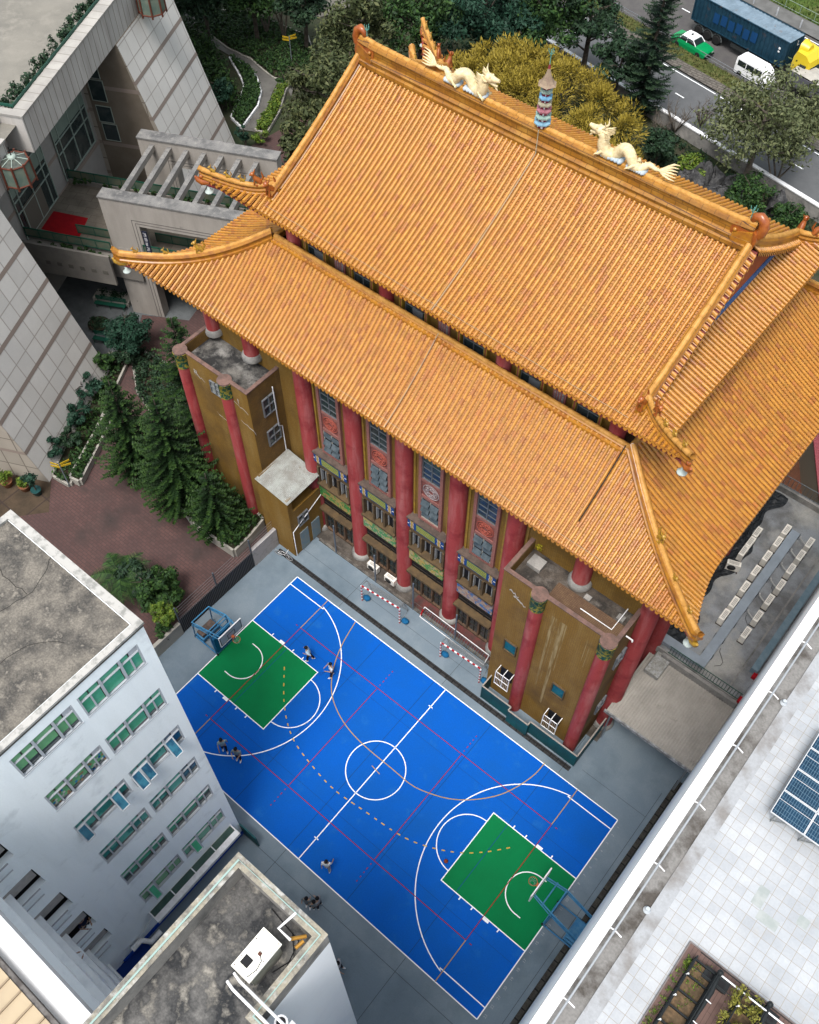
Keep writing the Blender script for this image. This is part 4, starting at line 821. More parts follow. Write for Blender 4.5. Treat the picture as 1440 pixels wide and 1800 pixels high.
for r_, t in enumerate(WT):
    for c, (y0, y1) in enumerate(WB):
        z1, z0 = t, t-WH; L = y1-y0; fx = SX-.075
        m1 = MB(); m1.box((fx-.04, y0, z0), (fx-.03, y1, z1))
        wo = m1.build('window', black_m, school)
        f = MB(); ring(f, 0, 1, 0, 1, .1, 0, 1) if False else None
        for yy, w2 in ((y0, .07), (y1-.07, .07), (y0+L*.335, .1), (y0+L*.665, .1)): f.box((fx-.02, yy, z0), (fx+.07, yy+w2, z1))
        for zz in (z0, z1-.05, z1-.52): f.box((fx-.02, y0, zz), (fx+.06, y1, zz+.05))
        for a in (.17, .835): f.box((fx-.02, y0+L*a-.03, z0), (fx+.05, y0+L*a+.03, z1-.52))
        f.box((SX-.02, y0-.03, z0-.04), (SX+.025, y1+.03, z0), 0)
        f.build('window_frame', alu_l, wo)
        # panes, one mesh each, curtains at differing drops
        segs = [(0, .17), (.17, .335), (.335, .665), (.665, .835), (.835, 1)]
        for s, (a, e) in enumerate(segs):
            dr = {0: .0 if c == 0 else .45, 1: .35, 2: .45, 3: .5, 4: .8, 5: .1}[r_]*random.uniform(.3, .9) if not (r_ == 0 and c == 0) else .03
            cm = [cur_g, cur_g, cur_t, cur_t, cur_g, cur_g][r_] if c == 0 else [cur_g2, cur_g2, cur_t, cur_t, cur_g, cur_g2][r_]
            opened = (r_ in (2, 5)) and s in (0, 1, 3) and random.random() < .45
            ya, yb = y0+L*a+.03, y0+L*e-.03; zb = z0+.05; zc = z1-.5
            p_ = MB(); zd = zb+(zc-zb)*min(.95, dr)
            p_.box((fx-.028, ya, zd), (fx-.02, yb, zc), 0); p_.box((fx-.028, ya, zb), (fx-.022, yb, zd), 1)
            top = MB()
            if s in (0, 1, 2, 3, 4):
                p_.box((fx-.028, ya, zc+.04), (fx-.02, yb, z1-.04), 2 if s == 4 and c == (0 if r_ in (0, 2, 3, 4, 5) else 1) or (s == 4 and c == 1) else 0)
            if r_ in (1,) and c == 1:    # shelves with goods seen through the glass
                for q in range(9): u_ = random.uniform(ya, yb-.1); v_ = random.uniform(zb, zc-.15); p_.box((fx-.02, u_, v_), (fx-.012, u_+.1, v_+.12), random.choice((3, 4, 5)))
            p_.build('pane', [cm if r_ not in (2, 3) or s < 3 or c else gl_b, glass_dk, blnd, mat('blue box', (.02, .2, .5)), mat('cardboard', (.35, .22, .12)), mat('white carton', (.6, .6, .6))], wo)
            if opened:
                o_ = MB(); ang = RAD(random.uniform(18, 38)); h = zc-zb; dx = math.sin(ang)*h*.9
                A = [(fx+.06, ya, zc), (fx+.06, yb, zc), (fx+.06+dx, yb, zc-h*math.cos(ang)*.95), (fx+.06+dx, ya, zc-h*math.cos(ang)*.95)]
                o_.add(A+[(x-.015, y, z-.01) for x, y, z in A], [(0, 1, 2, 3), (7, 6, 5, 4)], 0)
                for q in range(4): o_.tube([A[q], A[(q+1) % 4]], .035, 5, 1)
                o_.build('open_sash', [gl_b if s == 3 or r_ == 2 else cur_g, alu_l], wo)
# corridor openings with grey ceilings, low parapets and rails
soff = mat('corridor soffit', (.36, .34, .32), (.30, .285, .27), 3)
for t, bt in SL:
    b = MB(); b.box((SX-1.15, -30, t-.9), (SX-.05, SLY-.06, t-.02)); b.build('corridor_beam', soff, school)
    b = MB(); b.box((SX-1.2, -30, bt-.02), (SX-.3, SLY, bt+.02)); b.build('corridor_floor', black_m, school)
    b = MB(); b.box((SX+.0, -30, bt-.12), (SX+.05, SLY-.35, bt-.06)); b.tube([(SX+.12, -30, bt-.6), (SX+.12, SLY-.4, bt-.6)], .03, 6); b.build('corridor_rail', mat('pale rail', (.55, .57, .6)), school)
# ground-floor awning strip
b = MB(); b.box((SX, -14.1, 2.55), (SX+.75, -8.1, 2.62)); b.box((SX+.7, -14.1, 2.4), (SX+.75, -8.1, 2.66)); b.box((SX+.0, -14.1, .9), (SX+.06, -8.2, 1.0))
for q in range(5): b.box((SX, -14.1+q*1.48, 2.62), (SX+.75, -14.04+q*1.48, 2.7))
b.build('awning_frame', white_m, school)
b = MB(); b.box((SX+.02, -14.05, 2.625), (SX+.4, -8.15, 2.64)); b.build('awning_glass', mat('green wired glass', (.05, .10, .085), (.08, .13, .11), 2, rough=.2), school)
b = MB(); b.box((SX+.01, -16.6, 0), (SX+.1, -7.6, .35)); b.box((SX, -7.68, 0), (SX+1.3, -7.6, 1.6), 1); b.build('blue_skirting', [mat('blue skirting', (.005, .06, .42)), teal_m], school)
b = MB(); b.tube([(SX+.25, -15.9, 1.2), (SX+.25, -15.3, 1.2), (SX+.6, -15.0, .8), (SX+.6, -14.3, .8)], .16, 8); b.tube([(SX+.1, -15.2, 1.2), (SX+.1, -13.6, 2.4)], .02, 5); b.build('drain_pipe', white_m, school)
# ---------------------------------------------------------------- annex with wavy balconies
annex = empty('balcony_wing', (0, -19, 0), 0, 'white wing with wavy balcony fronts and a cream ribbed metal roof, bottom left', 'building')
AY = -17.0
b = MB(); b.box((-20, -40, 0), (5.2, AY-1.4, 25.3)); b.build('wing_wall', white_pt, annex)
b = MB(); b.box((-20, AY-.52, 25.0), (5.0, AY, 26.0)); b.box((-20, AY-1.5, 24.9), (5.0, AY-.52, 25.2)); b.build('roof_parapet', mat('bright parapet paint', (.78, .79, .80), (.68, .69, .70), 2, .6, .8, fine=.03), annex)
cream = mat('cream ribbed roof', (.56, .45, .30), (.50, .40, .27), .6, rough=.5)
b = MB(); b.box((-20, -40, 25.35), (4.9, AY-.95, 25.6))
for i in range(46): x = -20+i*.54; b.box((x, -40, 25.6), (x+.05, AY-.95, 25.68), 1)
b.build('ribbed_metal_roof', [cream, mat('rib seam', (.36, .28, .19))], annex)
b = MB(); b.box((-20, AY-.95, 25.1), (4.9, AY-.8, 25.55)); b.build('gutter', mat('dark gutter', (.10, .09, .085), (.2, .19, .18), 3), annex)
for f, z in enumerate((21.6, 17.8, 14.0, 10.2, 6.4, 2.6)):
    b = MB(); pts = []
    for i in range(121):
        x = -18+i*.19; pts.append((x, AY-.55+.12*math.sin(x*1.0+f*.9)+.035*math.sin(x*2.1+f)+.05*f))
    vs = [(x, y, z-1.0) for x, y in pts]+[(x, y, z+.25) for x, y in pts]+[(x, y-.18, z+.25) for x, y in pts]+[(x, y-.18, z-1.0) for x, y in pts]; n = len(pts)
    b.add(vs, [(i, i+1, n+i+1, n+i) for i in range(n-1)]+[(n+i, n+i+1, 2*n+i+1, 2*n+i) for i in range(n-1)]+[(2*n+i, 2*n+i+1, 3*n+i+1, 3*n+i) for i in range(n-1)])
    b.box((-18, AY-1.5, z-1.0), (4.6, AY-.1, z-.8)); b.build('wavy_balcony', mat('balcony paint', (.72, .75, .77), (.62, .65, .68), 1.5, .5, .7), annex)
# ---------------------------------------------------------------- tower block bottom centre with water tank
blockB = empty('stained_roof_block', (6.7, -14, 0), 0, 'white block whose stained parapeted roof carries a tank and pipes, bottom centre', 'building')
BZ = 26.0; bx0, bx1, by1, bx2, by2 = 4.9, 8.62, -11.15, 12.6, -13.95
b = MB(); pol = [(bx0, -30), (bx2, -30), (bx2, by2), (bx1, by2), (bx1, by1), (bx0, by1)]
b.prism(pol, 0, BZ-1.1); b.build('wall', mat('bright white wall', (.86, .88, .90), (.80, .82, .85), .7, .5, .8, fine=.02), blockB)
cop = mat('old cream coping', (.36, .33, .26), (.20, .19, .17), 2.2, .45, .62, c3=(.55, .55, .52), sc3=3, fine=.2)
b = MB()
for a, c in (((bx0, -30), (bx0+.3, by1)), ((bx0+.3, by1-.3), (bx1, by1)), ((bx1-.3, by2), (bx1, by1-.3)), ((bx1-.3, by2-.3), (bx2, by2))): b.box((a[0], a[1], BZ-1.1), (c[0], c[1], BZ))
b.build('parapet', conc_mid, blockB)
b = MB()
for a, c in (((bx0-.02, -30), (bx0+.32, by1+.02)), ((bx0+.32, by1-.32), (bx1+.02, by1+.02)), ((bx1-.32, by2), (bx1+.02, by1-.32)), ((bx1-.32, by2-.32), (bx2, by2+.02))): b.box((a[0], a[1], BZ), (c[0], c[1], BZ+.05))
b.build('coping', cop, blockB)
b = MB()
for pts in ([(bx0+.17, -30), (bx0+.17, by1-.15), (bx1-.15, by1-.15), (bx1-.15, by2-.15), (bx2, by2-.15)],): b.sweep([(x, y, BZ+.07) for x, y in pts], [(-.03, 0), (-.03, .03), (.03, .03), (.03, 0)])
b.build('lightning_tape', mat('pale green tape', (.36, .50, .46)), blockB)
b = MB(); b.add([(x, y, BZ-1.0) for x, y in [(bx0+.3, -30), (bx2, -30), (bx2, by2-.3), (bx1-.3, by2-.3), (bx1-.3, by1-.3), (bx0+.3, by1-.3)]], [tuple(range(6))]); b.build('roof_floor', mat('streaked black roof floor', (.19, .185, .175), (.035, .037, .04), .8, .37, .55, .95, c3=(.33, .31, .27), sc3=1.6, lo3=.52, hi3=.68, fine=.3, bump=.3), blockB)
tz = BZ-1.0
tank = empty('water_tank', (7.3, -12.9, tz), 0, 'cream steel water tank with an open square hatch on the stained roof', 'tank')
def tk(x0, y0, z0, x1, y1, z1, name, m, par=tank): b = MB(); b.box((x0, y0, z0), (x1, y1, z1)); return b.build(name, m, par)
cream_t = mat('cream tank paint', (.76, .73, .62), (.80, .79, .72), 1.5, .4, .6, c3=(.35, .22, .1), sc3=2.6, lo3=.7, hi3=.78)
X0, Y0, X1, Y1 = 7.24, -13.5, 7.84, -12.32
tk(X0, Y0, tz+.5, X1, Y1, tz+1.55, 'tank_body', mat('tank side', (.36, .36, .30), (.25, .25, .2), 2))
lid = tk(X0-.08, Y0-.08, tz+1.55, X1+.05, Y1+.08, tz+1.66, 'tank_lid', cream_t)
tk(X0+.05, Y0+.15, tz+1.66, X0+.33, Y0+.43, tz+1.675, 'hatch', black_m); tk(X0+.3, Y0+.62, tz+1.66, X0+.4, Y0+.72, tz+1.73, 'junction_box', mat('brown box', (.12, .05, .035)))
b = MB()
for i in range(5):
    for xx in (X0-.02, X1-.03): b.ball((xx, Y0+.0+i*.3, tz+1.67), .02, 6)
b.build('bolt', mat('rust bolts', (.08, .04, .02)), lid)
b = MB(); b.tube([(X0+.38, Y0+.66, tz+1.7), (X0+.52, Y0+.55, tz+1.7), (X0+.58, Y0+.3, tz+1.7), (X0+.5, Y0+.0, tz+1.7), (X0+.5, Y0-.15, tz+1.2)], .013, 5); b.build('cable', black_m, tank)
for xx in (X0+.05, X1-.25): tk(xx, Y0+.1, tz, xx+.2, Y1-.1, tz+.5, 'plinth', conc_mid)
pipes = empty('roof_pipes', (6.8, -12, tz), 0, 'white pipes and brass stub running beside the cream water tank', 'pipes')
b = MB(); b.tube([(X1+.1, Y1+.35, tz+1.3), (X0+.2, Y1+.35, tz+1.3), (X0+.3, Y1+1.0, tz+1.3)], .045, 8); b.build('pipe', white_m, pipes)
b = MB(); b.tube([(X1+.3, Y1+.3, tz+1.0), (X1+.35, Y1+.6, tz+1.0)], .06, 8, 1); b.tube([(X1+.0, Y1+.35, tz+1.1), (X1+.3, Y1+.75, tz+.9)], .06, 8, 1); b.build('brass_stub', [white_m, mat('brass pipe', (.50, .26, .05), rough=.35, metal=.3)], pipes)
for dx in (0, .28):
    b = MB(); b.tube([(X0+.1+dx, Y0-.2, tz+1.35), (X0+1.0+dx, Y0-1.1, tz+1.35), (X0+3.4+dx, Y0-1.1-.0, tz+1.35)] if False else [(X0+.05, Y0-.15-dx, tz+1.3), (X0+.35, Y0-.2-dx, tz+1.35), (X0+4.5, Y0-.2-dx, tz+1.35)], .045, 8); b.build('pipe', white_m, pipes)
b = MB(); b.tube([(7.6, -11.7, tz+.1), (8.15, -12.2, tz+.15), (7.9, -12.9, tz+.1)], .02, 5); b.tube([(6.6, -11.6, tz+.05), (7.9, -11.75, tz+.06), (8.25, -13.0, tz+.05)], .015, 5); b.build('loose_cable', black_m, pipes)
stack = MB(); stack.box((9.3, -13.95, 20), (9.7, -13.45, 25.6)); stack.lathe([(.2, 24.5), (.2, 25.9)], (9.15, -13.7, 0), 16); stack.build('vent_stack', white_m, blockB); b = MB(); b.lathe([(.14, 25.9), (.14, 25.915)], (9.15, -13.7, 0), 16); b.build('vent_opening', black_m, blockB)
# ---------------------------------------------------------------- right block: tiled terrace
DZ = 28.0; dx0 = 14.56
blockD = empty('terrace_block', (20, 0, 0), 0, 'tall block at right with white parapet and pale square tiled roof terrace', 'building')
b = MB(); b.box((dx0, -40, 0), (45, 40, DZ-.1)); b.build('wall', white_pt, blockD)
b = MB(); b.box((dx0, -40, DZ-.1), (dx0+.34, 40, DZ+1.0)); b.build('parapet', mat('white parapet paint', (.80, .80, .80), (.72, .72, .72), 2.5, .66, .72, fine=.02), blockD)
tilem = mat('pale terrace tiles', (.55, .575, .60), (.46, .49, .52), .5, .4, .6, .55, c3=(.46, .41, .34), sc3=.5, lo3=.6, hi3=.8, fine=.05, brick=('XY', .31, .31, .006, (.34, .29, .23), .0))
flat('terrace_tiles', rect(dx0+1.35, -40, 45, 40), DZ+.01, tilem, kind=None, parent=None)
o = bpy.data.objects['terrace_tiles']; o.parent = blockD; o.location = -blockD.location
b = MB(); b.box((dx0+.34, -40, DZ-.1), (dx0+.95, 40, DZ-.02)); b.box((dx0+.95, -40, DZ-.1), (dx0+1.35, 40, DZ+.04), 1); b.build('roof_gutter', [mat('stained gutter', (.26, .255, .245), (.10, .09, .08), 1.2, .45, .62, fine=.2), mat('grey kerb band', (.42, .44, .46), (.26, .25, .24), 1.0, .45, .65, fine=.1)], blockD)
b = MB(); b.tube([(dx0+.47, -40, DZ+.95), (dx0+.47, 40, DZ+.95)], .03, 8); rl = b.build('handrail', mat('galvanised rail', (.50, .53, .56), rough=.35, metal=.3), blockD)
for i in range(-9, 16):
    b = MB(); y = i*2.23+.3; b.tube([(dx0+.3, y, DZ+.85), (dx0+.47, y, DZ+.93), (dx0+.7, y, DZ+.8)], .022, 5); b.box((dx0+.44, y-.05, DZ+.75), (dx0+.5, y+.05, DZ+.95)); b.build('rail_bracket', white_m, blockD)
for (x, y, w2, h2) in ((17.6, -3.05, .31, .62), (17.9, -3.35, .62, .31), (18.85, -2.75, .31, .31)):
    flat('replaced_tile', rect(x, y, x+w2, y+h2), DZ+.014, mat('mossy grey tile', (.36, .40, .39), (.44, .47, .46), 3), kind=None); o = [q for q in bpy.data.objects if q.name.startswith('replaced_tile')][-1]; o.parent = blockD; o.location = -blockD.location
for px, py in ((1137, 1600), (1377, 1236)):
    q = P(px, py, DZ); b = MB(); b.lathe([(.11, DZ+.01), (.11, DZ+.04), (.05, DZ+.06), (.05, DZ+.14), (.06, DZ+.16), (.06, DZ+.18)], (q.x, q.y, 0), 14); b.build('roof_drain', mat('pale drain cap', (.55, .6, .64)), blockD)
# solar array
sol = empty('solar_array', (17.2, -.6, DZ), 0, 'blue gridded solar panels on a steel rack on the tiled terrace', 'solar panels')
pn = mat('solar cells', (.008, .045, .095), (.006, .035, .075), 2, rough=.2, spec=.5, brick=[('XY', .075, 10, .006, (.10, .20, .28), 0), ('XY', 10, .16, .004, (.12, .22, .30), 0)])
alp = mat('panel frame', (.70, .72, .74), rough=.4)
o0 = P(1354, 1427, DZ+.75)
for i in range(4):
    for j in range(3):
        x0 = o0.x+j*1.06; y0 = o0.y+i*.84; z0 = DZ+.75
        b = MB(); b.box((x0+.02, y0+.02, z0), (x0+1.03, y0+.80, z0+.03)); p_ = b.build('solar_panel', pn, sol)
        b = MB()
        for a in ((x0, y0, x0+.02, y0+.82), (x0+1.03, y0, x0+1.05, y0+.82), (x0+.02, y0, x0+1.03, y0+.02), (x0+.02, y0+.80, x0+1.03, y0+.82), (x0+.02, y0+.52, x0+1.03, y0+.532)): b.box((a[0], a[1], z0-.02), (a[2], a[3], z0+.04))
        b.build('panel_rim', alp, p_)
b = MB()
for yy in (o0.y+.1, o0.y+2.0):
    b.tube([(o0.x+.1, yy, DZ+.7), (o0.x+3.1, yy, DZ+.7)], .03, 5)
    for xx in (.2, 1.1, 2.0, 3.0): b.tube([(o0.x+xx, yy, DZ), (o0.x+xx, yy, DZ+.7)], .025, 5); b.tube([(o0.x+xx, yy, DZ+.1), (o0.x+xx+.5, yy, DZ+.68)], .02, 5)
b.build('rack', mat('galvanised rack', (.32, .34, .34), metal=.4), sol)
# deck with planters and rails
q0 = P(1213, 1659, DZ)
deck = empty('timber_deck', (q0.x, q0.y, DZ), 0, 'brown plank deck laid on the pale tiled terrace at the bottom right', 'deck')
b = MB(); b.box((q0.x, -16, DZ+.02), (30, q0.y, DZ+.10)); b.build('planks', mat('brown composite planks', (.20, .125, .105), (.17, .11, .095), 1.5, fine=.06, brick=('YX', 2.4, .12, .005, (.06, .04, .035), .5)), deck)
b = MB(); b.box((q0.x-.04, -16, DZ+.02), (q0.x, q0.y+.04, DZ+.12)); b.box((q0.x, q0.y, DZ+.02), (30, q0.y+.04, DZ+.12)); b.build('deck_edge', mat('grey deck trim', (.22, .19, .18)), deck)
frame_m = mat('black planter frame', (.018, .022, .024), rough=.5)
def planter(nm, c0, c1, cells, label, leafd, lm, yr):
    x0, y0 = c0; x1, y1 = c1; e = empty('planter_rack', ((x0+x1)/2, y0, DZ+.1), 0, label, 'planter rack')
    b = MB(); b.box((x0+.03, y1, DZ+.12), (x1-.03, y0, DZ+.30)); b.build('soil', mat('planter soil', (.17, .11, .06), (.10, .07, .04), 4, fine=.3), e)
    b = MB()
    for x in (x0, x1):
        for zz in (.12, .42): b.tube([(x, y0, DZ+zz), (x, y1, DZ+zz)], .025, 5)
    for k in range(cells+1):
        y = y0+(y1-y0)*k/cells; b.box((x0, y-.02, DZ+.28), (x1, y+.02, DZ+.42))
        for x in (x0, x1): b.tube([(x, y, DZ+.1), (x, y, DZ+.75)], .022, 5)
    for x in (x0, x1): b.tube([(x, y0, DZ+.75), (x, y1, DZ+.75)], .022, 5)
    b.tube([(x1+.05, y0-.05, DZ+.75)]+[(x1+.05+.03*math.sin(k), y0+(y1-y0)*k/12, DZ+.72+.03*math.sin(k*2.1)) for k in range(1, 13)], [.03]+[.055+.02*math.sin(k*1.7) for k in range(1, 13)], 7); b.ball((x1+.03, y0+.02, DZ+.75), .09, 8)
    b.build('frame', frame_m, e)
    for yy in (y0-.6, y0-1.25, y0-2.0):
        if yy > y1: b = MB(); b.tube([(x0-.02, yy, DZ+.8), (x0+.0, yy, DZ+.95)], .015, 5); b.ball((x0, yy, DZ+.97), .03, 6); b.tube([(x1+.05, yy-.2, DZ+.8), (x1+.2, yy-.22, DZ+.85)], .015, 5); b.build('spray_nozzle', white_m, e)
    return e
pa = P(1226, 1680, DZ+.4); 
planter('a', (pa.x-.02, pa.y-.1), (pa.x+.62, -12), 14, 'black framed planter rack with bare soil cells near the deck corner', 0, None, None)
pb = P(1312, 1735, DZ+.4)
planter('b', (pb.x-.02, pb.y-.1), (pb.x+.6, -12), 14, 'black framed planter rack overflowing with yellow green shrubs', 1, None, None)
rail = empty('misting_rail', (q0.x+.7, q0.y-.35, DZ+.6), 0, 'thin white pipe on black trays running along the deck edge', 'pipe rail')
b = MB(); b.tube([(pa.x+.7, q0.y-.38, DZ+.75), (30, q0.y-.38, DZ+.75)], .025, 6); b.build('pipe', white_m, rail)
for px in (1260, 1345):
    q = P(px, 1722 if px < 1300 else 1780, DZ+.4); b = MB(); b.box((q.x-.32, q.y-.14, DZ+.12), (q.x+.32, q.y+.14, DZ+.32)); b.box((q.x-.36, q.y-.17, DZ+.3), (q.x+.36, q.y+.17, DZ+.36)); b.box((q.x-.26, q.y-.08, DZ+.36), (q.x+.26, q.y+.08, DZ+.365), 1); b.build('tray', [frame_m, black_m], rail)
b = MB(); b.tube([(pa.x, q0.y-.18, DZ+.6), (30, q0.y-.18, DZ+.6)], .014, 5); b.tube([(pa.x, q0.y-.62, DZ+.6), (30, q0.y-.62, DZ+.6)], .014, 5); b.build('guide_wire', frame_m, rail)
# ---------------------------------------------------------------- low roof with air conditioners and the ribbed canopy
EZ = 5.0; annexE = empty('plant_roof', (12, 22, 0), 0, 'low flat roofed plant annex between the hall and the tiled block', 'building')
b = MB(); b.box((8.6, 15.0, 0), (14.55, 29.7, EZ-.05)); b.build('wall', conc_pale, annexE)
b = MB(); b.box((8.6, 15.0, EZ-.05), (14.55, 29.7, EZ)); b.build('roof_slab', mat('patchy grey roof', (.34, .36, .38), (.19, .19, .19), .5, .42, .6, .9, c3=(.50, .49, .45), sc3=.33, lo3=.5, hi3=.68, fine=.15), annexE)
b = MB(); b.box((8.6, 29.7, 0), (14.5, 29.95, EZ+.5)); b.box((8.6, 14.9, EZ-.4), (14.5, 15.0, EZ+.15)); b.box((13.6, 15, EZ), (13.7, 29.7, EZ+.12)); b.build('roof_kerb', conc_mid, annexE)
b = MB()
for i in range(20): x = 9.3+i*.27; b.tube([(x, 29.85, EZ+.5), (x, 29.85, EZ+1.5)], .015, 4)
for zz in (.6, 1.5): b.tube([(9.2, 29.85, EZ+zz), (14.5, 29.85, EZ+zz)], .025, 5)
b.build('rear_railing', mat('grey railing', (.20, .23, .25)), annexE)
b = MB()
for i in range(26): x = 9.9+i*.18; b.tube([(x, 14.95, EZ+.15), (x, 14.95, EZ+.95)], .014, 4)
for zz in (.2, .95): b.tube([(9.8, 14.95, EZ+zz), (14.5, 14.95, EZ+zz)], .025, 5)
b.build('front_railing', dkgreen_m, annexE)
b = MB(); b.box((14.05, 17, EZ), (14.45, 29, EZ+.5)); b.build('cable_tray', mat('pale blue tray', (.26, .36, .42), (.2, .3, .36), 2), annexE)
b = MB()
for (px, py) in ((1348, 1187), (1325, 1190), (1300, 1232)): q = P(px, py, EZ); b.box((q.x-.12, q.y-.18, EZ), (q.x+.12, q.y+.18, EZ+.25))
b.build('red_bucket', mat('red plastic', (.45, .01, .02)), annexE)
# crumpled tarpaulin by the hall wall
b = MB(); nx, ny = 8, 60; 
vs = []
for j in range(ny):
    for i in range(nx): 
        f = i/(nx-1); wv = .9+.35*math.sin(j*.23)+.15*math.sin(j*.7); vs.append((8.95+f*wv, 15.3+j*.24, EZ+.05+.28*random.random()*(1-f*.7)))
b.add(vs, [(j*nx+i, j*nx+i+1, (j+1)*nx+i+1, (j+1)*nx+i) for j in range(ny-1) for i in range(nx-1)])
b.build('tarpaulin', mat('black netting', (.018, .022, .026), (.05, .055, .06), 6, rough=.5), None, label='crumpled black netting piled along the hall beside the plant roof', cat='tarpaulin')
# duct
duct = empty('cable_duct', (11, 20, EZ), 0, 'long grey sheet metal duct between the rows of air conditioners', 'duct')
d0 = P(1232, 1163, EZ+.6); d1 = P(1396, 932, EZ+.6); d2 = P(1165, 1122, EZ+.6)
galv = mat('galvanised duct', (.40, .46, .52), (.34, .39, .44), 1.2, rough=.45, metal=.2)
b = MB(); b.box((d0.x-.22, d0.y-.2, EZ+.3), (d0.x+.34, d1.y, EZ+.6)); b.build('duct_run', galv, duct)
b = MB(); b.box((d2.x, d0.y-.25, EZ+.28), (d0.x-.22, d0.y+.3, EZ+.58)); b.build('duct_elbow', galv, duct)
b = MB()
for i in range(9): y = d0.y+.8+i*1.35; b.box((d0.x-.26, y, EZ), (d0.x-.2, y+.06, EZ+.62)); b.box((d0.x+.32, y, EZ), (d0.x+.38, y+.06, EZ+.62))
b.build('duct_support', alu, duct)
acw = mat('cream unit casing', (.72, .69, .62), (.64, .61, .55), 3, rough=.5); acd = mat('fan grille', (.05, .05, .05), rough=.6)
def ac(x, y, z, rz, label, group, proto=[None]):
    if proto[0] is None:
        e = empty('air_conditioner', (0, 0, 0), 0); b = MB(); b.box((-.17, -.42, .18), (.17, .42, .82)); b.build('casing', acw, e, local=True)
        b = MB()
        for q in range(3): b.box((-.1+q*.07, -.3, .82), (-.07+q*.07, .3, .826))
        b.build('top_louvre', mat('grey unit louvre', (.24, .23, .21)), e, local=True)  # plain grey slats on the casing top
        b = MB(); b.lathe([(.26, 0), (.26, .012), (.06, .02), (.05, .03)], n=20, M=Matrix.Translation((.172, -.08, .5)) @ Matrix.Rotation(math.pi/2, 4, 'Y')); b.build('fan_grille', acd, e, local=True)
        for s in (-.35, .35): b = MB(); b.box((-.2, s-.03, 0), (.2, s+.03, .18)); b.build('stand', mat('rusty stand', (.12, .09, .07)), e, local=True)
        proto[0] = e; o = e
    else: o = copy_tree(proto[0])
    o.location = (x, y, z); o.rotation_euler = (0, 0, rz); o['label'] = label; o['category'] = 'air conditioner'; o['group'] = group; return o
LFT = [(1387-i*0, 0) for i in range(0)]
lefts = [(1383, 931), (1368, 952), (1349, 977), (1329, 1003), (1310, 1031), (1291, 1058), (1274, 1080)]
rights = [(1424, 954), (1408, 976), (1391, 1000), (1373, 1028), (1353, 1054), (1333, 1083), (1312, 1112)]
ordn = ['first', 'second', 'third', 'fourth', 'fifth', 'sixth', 'seventh']
for i, (px, py) in enumerate(lefts): q = P(px, py, EZ+.8); ac(q.x, q.y, EZ, math.pi, '%s cream air conditioner from the far end of the row left of the duct' % ordn[i], 'air conditioners along the duct')
for i, (px, py) in enumerate(rights): q = P(px, py, EZ+.8); ac(q.x, q.y, EZ, 0, '%s cream air conditioner from the far end of the row right of the duct' % ordn[i], 'air conditioners along the duct')
for i, (px, py) in enumerate(((1332, 935), (1320, 952), (1308, 968))): q = P(px, py, EZ+.8); ac(q.x, q.y, EZ, 0, '%s cream air conditioner from the far end of the short row by the black netting' % ordn[i], 'air conditioners by the netting')
q = P(1291, 990, EZ+.8); ac(q.x, q.y, EZ, RAD(-70), 'lone air conditioner showing its round fan beside the black netting', 'air conditioners by the netting')
for i in range(6):                                            # white hoses from the right row to the duct
    qa = P(*rights[i], EZ+.3); b = MB(); b.tube([(qa.x-.2, qa.y-.4, EZ+.4), (qa.x-.6, qa.y-.3, EZ+.55), (d0.x+.45, qa.y-.1, EZ+.5)], .05, 6); b.build('hose', mat('white insulation hose', (.5, .5, .48)), duct)
b = MB()
for k in range(3): y = 16+k*2.9; x = d0.x+.7+.5*random.random(); b.tube([(x+.3*math.sin(j), y+j*.25, EZ+.03+.02*j % .05) for j in range(6)], .015, 4)
b.build('loose_cable', mat('thin wires', (.06, .05, .05)), duct)
# ribbed canopy over the passage
canopy = empty('ribbed_canopy', (11.6, 12.5, 0), 0, 'pale ribbed sheet canopy over the passage beside the hall', 'canopy')
b = MB(); cx0, cx1, cy0, cy1 = 8.9, 14.55, 10.2, 14.7
for i in range(34):
    x0 = cx0+(cx1-cx0)*i/34; x1 = cx0+(cx1-cx0)*(i+1)/34
    q = [(x0, 0), (x0+.09, 0), (x0+.10, .06), (x1-.015, .06), (x1, 0)]
    for j in range(4): (a0, h0), (a1, h1) = q[j], q[j+1]; b.add([(a0, cy0, 3.95+h0), (a1, cy0, 3.95+h1), (a1, cy1, 4.4+h1), (a0, cy1, 4.4+h0)], [(0, 1, 2, 3)])
b.add([(cx0, cy0, 3.9), (cx1, cy0, 3.9), (cx1, cy1, 4.35), (cx0, cy1, 4.35)], [(0, 1, 2, 3)])
b.build('ribbed_sheet', mat('dusty ribbed sheet', (.48, .45, .40), (.38, .36, .32), 1.0, .4, .65, .8, c3=(.20, .18, .16), sc3=1.4, lo3=.64, hi3=.8, fine=.1), canopy)
b = MB(); b.box((cx0-.1, cy0-.1, 3.75), (cx1, cy0, 4.02)); b.build('fascia', mat('white fascia', (.45, .46, .46), (.2, .2, .2), 3), canopy)
b = MB(); b.box((9.6, 14.7, 4.2), (14.5, 14.9, 5.0)); b.box((9.9, 13.9, 4.45), (10.0, 14.7, 4.6)); b.build('grey_upstand', conc_mid, canopy)
for x in (9.2, 14.3): b = MB(); b.tube([(x, 10.35, 0), (x, 10.35, 3.8)], .06, 8); b.build('post', alu, canopy)
b = MB(); b.box((9.3, 13.4, 4.4), (10.2, 15.6, 4.75)); b.build('gravel_patch', mat('pale gravel', (.42, .43, .42), (.30, .29, .26), 6, fine=.4), canopy)
